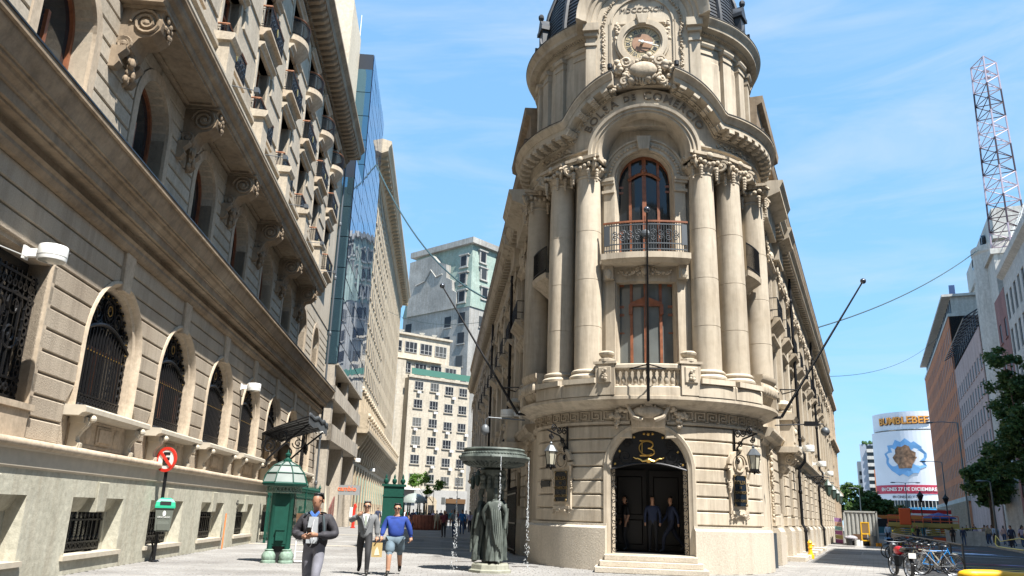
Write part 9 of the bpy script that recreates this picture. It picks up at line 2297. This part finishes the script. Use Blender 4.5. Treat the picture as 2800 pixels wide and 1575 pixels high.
ordn = ["farthest"] + [w + " farthest" for w in "second third fourth fifth sixth seventh eighth ninth".split()] + [w + " nearest" for w in "ninth eighth seventh sixth fifth fourth third second".split()] + ["nearest"]
rg = random.Random(15)
for i, (cn_, cc_) in enumerate(bcol):
    u = 47.5 - 0.95 * i; B = thing("bicycle", "%s bicycle, %s in the row locked to the rail by the road" % (cn_, ordn[i]), "bicycle", RP(u, 1.2 + (47.5 - u) * 0.045 + rg.uniform(-0.15, 0.15)), radians(-23.9) + rg.uniform(-0.5, 0.35) + (pi if i % 2 else 0), "bicycles locked to the rail")
    inst("frame", bf.mesh("frame", plain("bike_" + cn_.replace(" ", "_"), cc_, 0.3), 50), B)
    for x in (-0.42, 0.58): o = inst("wheel", bw, B, (x, 0, 0.34)); inst("rim", brim, o)
    inst("saddle", bs, B); inst("handlebar", bh, B); o = inst("chainring", bc, B, (0, -0.04, 0.30), (pi / 2, 0, 0)); inst("pedals", bk, B)
    B.rotation_euler[0] = rg.uniform(-0.12, 0.12)
    if i in (1, 7): m = MB(); m.cbox(-0.16, 0.16, -0.16, 0.16, 0.62, 0.86, 0.02); o = m.build("basket", plain("basket_blue", (0.02, 0.16, 0.40), 0.6) if i == 1 else M_BLK, B); o.location = (0.52, 0, 0.1)
RL = thing("bicycle_rail", "long grey metal barrier rail the bicycles are locked to", "rail", RP(47, 2.15), radians(90 - 23.9 + 3.6))
m = MB(); m.tube([(-12.5, 0, 0.95), (16, 0, 1.05)], 0.05, 6); m.build("top_rail", M_IRONG, RL)
for i in range(11): m = MB(); m.tube([(-12.5 + 2.85 * i, 0, 0), (-12.5 + 2.85 * i, 0, 1.0)], 0.04, 6); m.build("post", M_IRONG, RL)
m = MB(); m.add([(8, 0.02, 0.1), (16, 0.02, 0.1), (16, 0.02, 1.0), (8, 0.02, 0.95), (8, 0.05, 0.1), (16, 0.05, 0.1), (16, 0.05, 1.0), (8, 0.05, 0.95)], [(0, 1, 2, 3), (7, 6, 5, 4), (0, 3, 7, 4), (1, 5, 6, 2), (3, 2, 6, 7)]); m.build("mesh_sheet", plain("dark_netting", (0.10, 0.10, 0.10), 0.8), RL)
# ---- motorbike in the lower right
MO = thing("motorbike", "red and white motorbike with black rack parked in front of the bicycles", "motorbike", RP(30.2, 0.75), radians(-23.9) + 1.9)
for x in (-0.62, 0.66): o = inst("wheel", bw, MO, (x, 0, 0.31), (0, 0, 0), (0.92, 3.2, 0.92)); inst("rim", brim, o)
m = MB(); m.ball((0.08, 0, 0.78), 0.24, (1.25, 0.62, 0.6), 14, 9); m.build("fuel_tank", plain("moto_red", (0.42, 0.01, 0.02), 0.25), MO, 60)
m = MB(); m.ball((0.08, -0.13, 0.78), 0.14, (1.1, 0.25, 0.8), 10, 7); m.build("white_side_flash", M_CLEARW, MO, 60)
m = MB(); m.ball((-0.36, 0, 0.80), 0.24, (1.35, 0.52, 0.32), 12, 7); m.build("seat", M_BLK, MO, 60)
m = MB(); m.cbox(-0.2, 0.2, -0.14, 0.14, 0.30, 0.62, 0.04); m.tube([(0, -0.15, 0.4), (-0.5, -0.2, 0.28), (-0.85, -0.2, 0.34)], 0.045, 8); m.build("engine", M_IRONG, MO)
m = MB(); m.tube([(0.66, -0.09, 0.31), (0.46, -0.09, 0.86), (0.42, -0.09, 1.0)], 0.026, 6); m.tube([(0.66, 0.09, 0.31), (0.46, 0.09, 0.86), (0.42, 0.09, 1.0)], 0.026, 6); m.tube([(0.32, -0.36, 1.08), (0.42, -0.2, 1.04), (0.42, 0.2, 1.04), (0.32, 0.36, 1.08)], 0.018, 6); m.ball((0.56, 0, 0.90), 0.12, (0.8, 1, 1), 10, 7); m.build("front_fork", M_IRONG, MO, 50)
m = MB(); m.box(-1.0, -0.55, -0.2, 0.2, 0.84, 0.90); m.tube([(-0.9, 0, 0.84), (-0.6, 0, 0.5)], 0.02, 5); m.build("rear_rack", M_BLK, MO)
m = MB(); m.box(-0.98, -0.95, -0.11, 0.11, 0.58, 0.74); m.build("number_plate", M_CLEARW, MO)
bpy.data.scenes.remove(TMP)
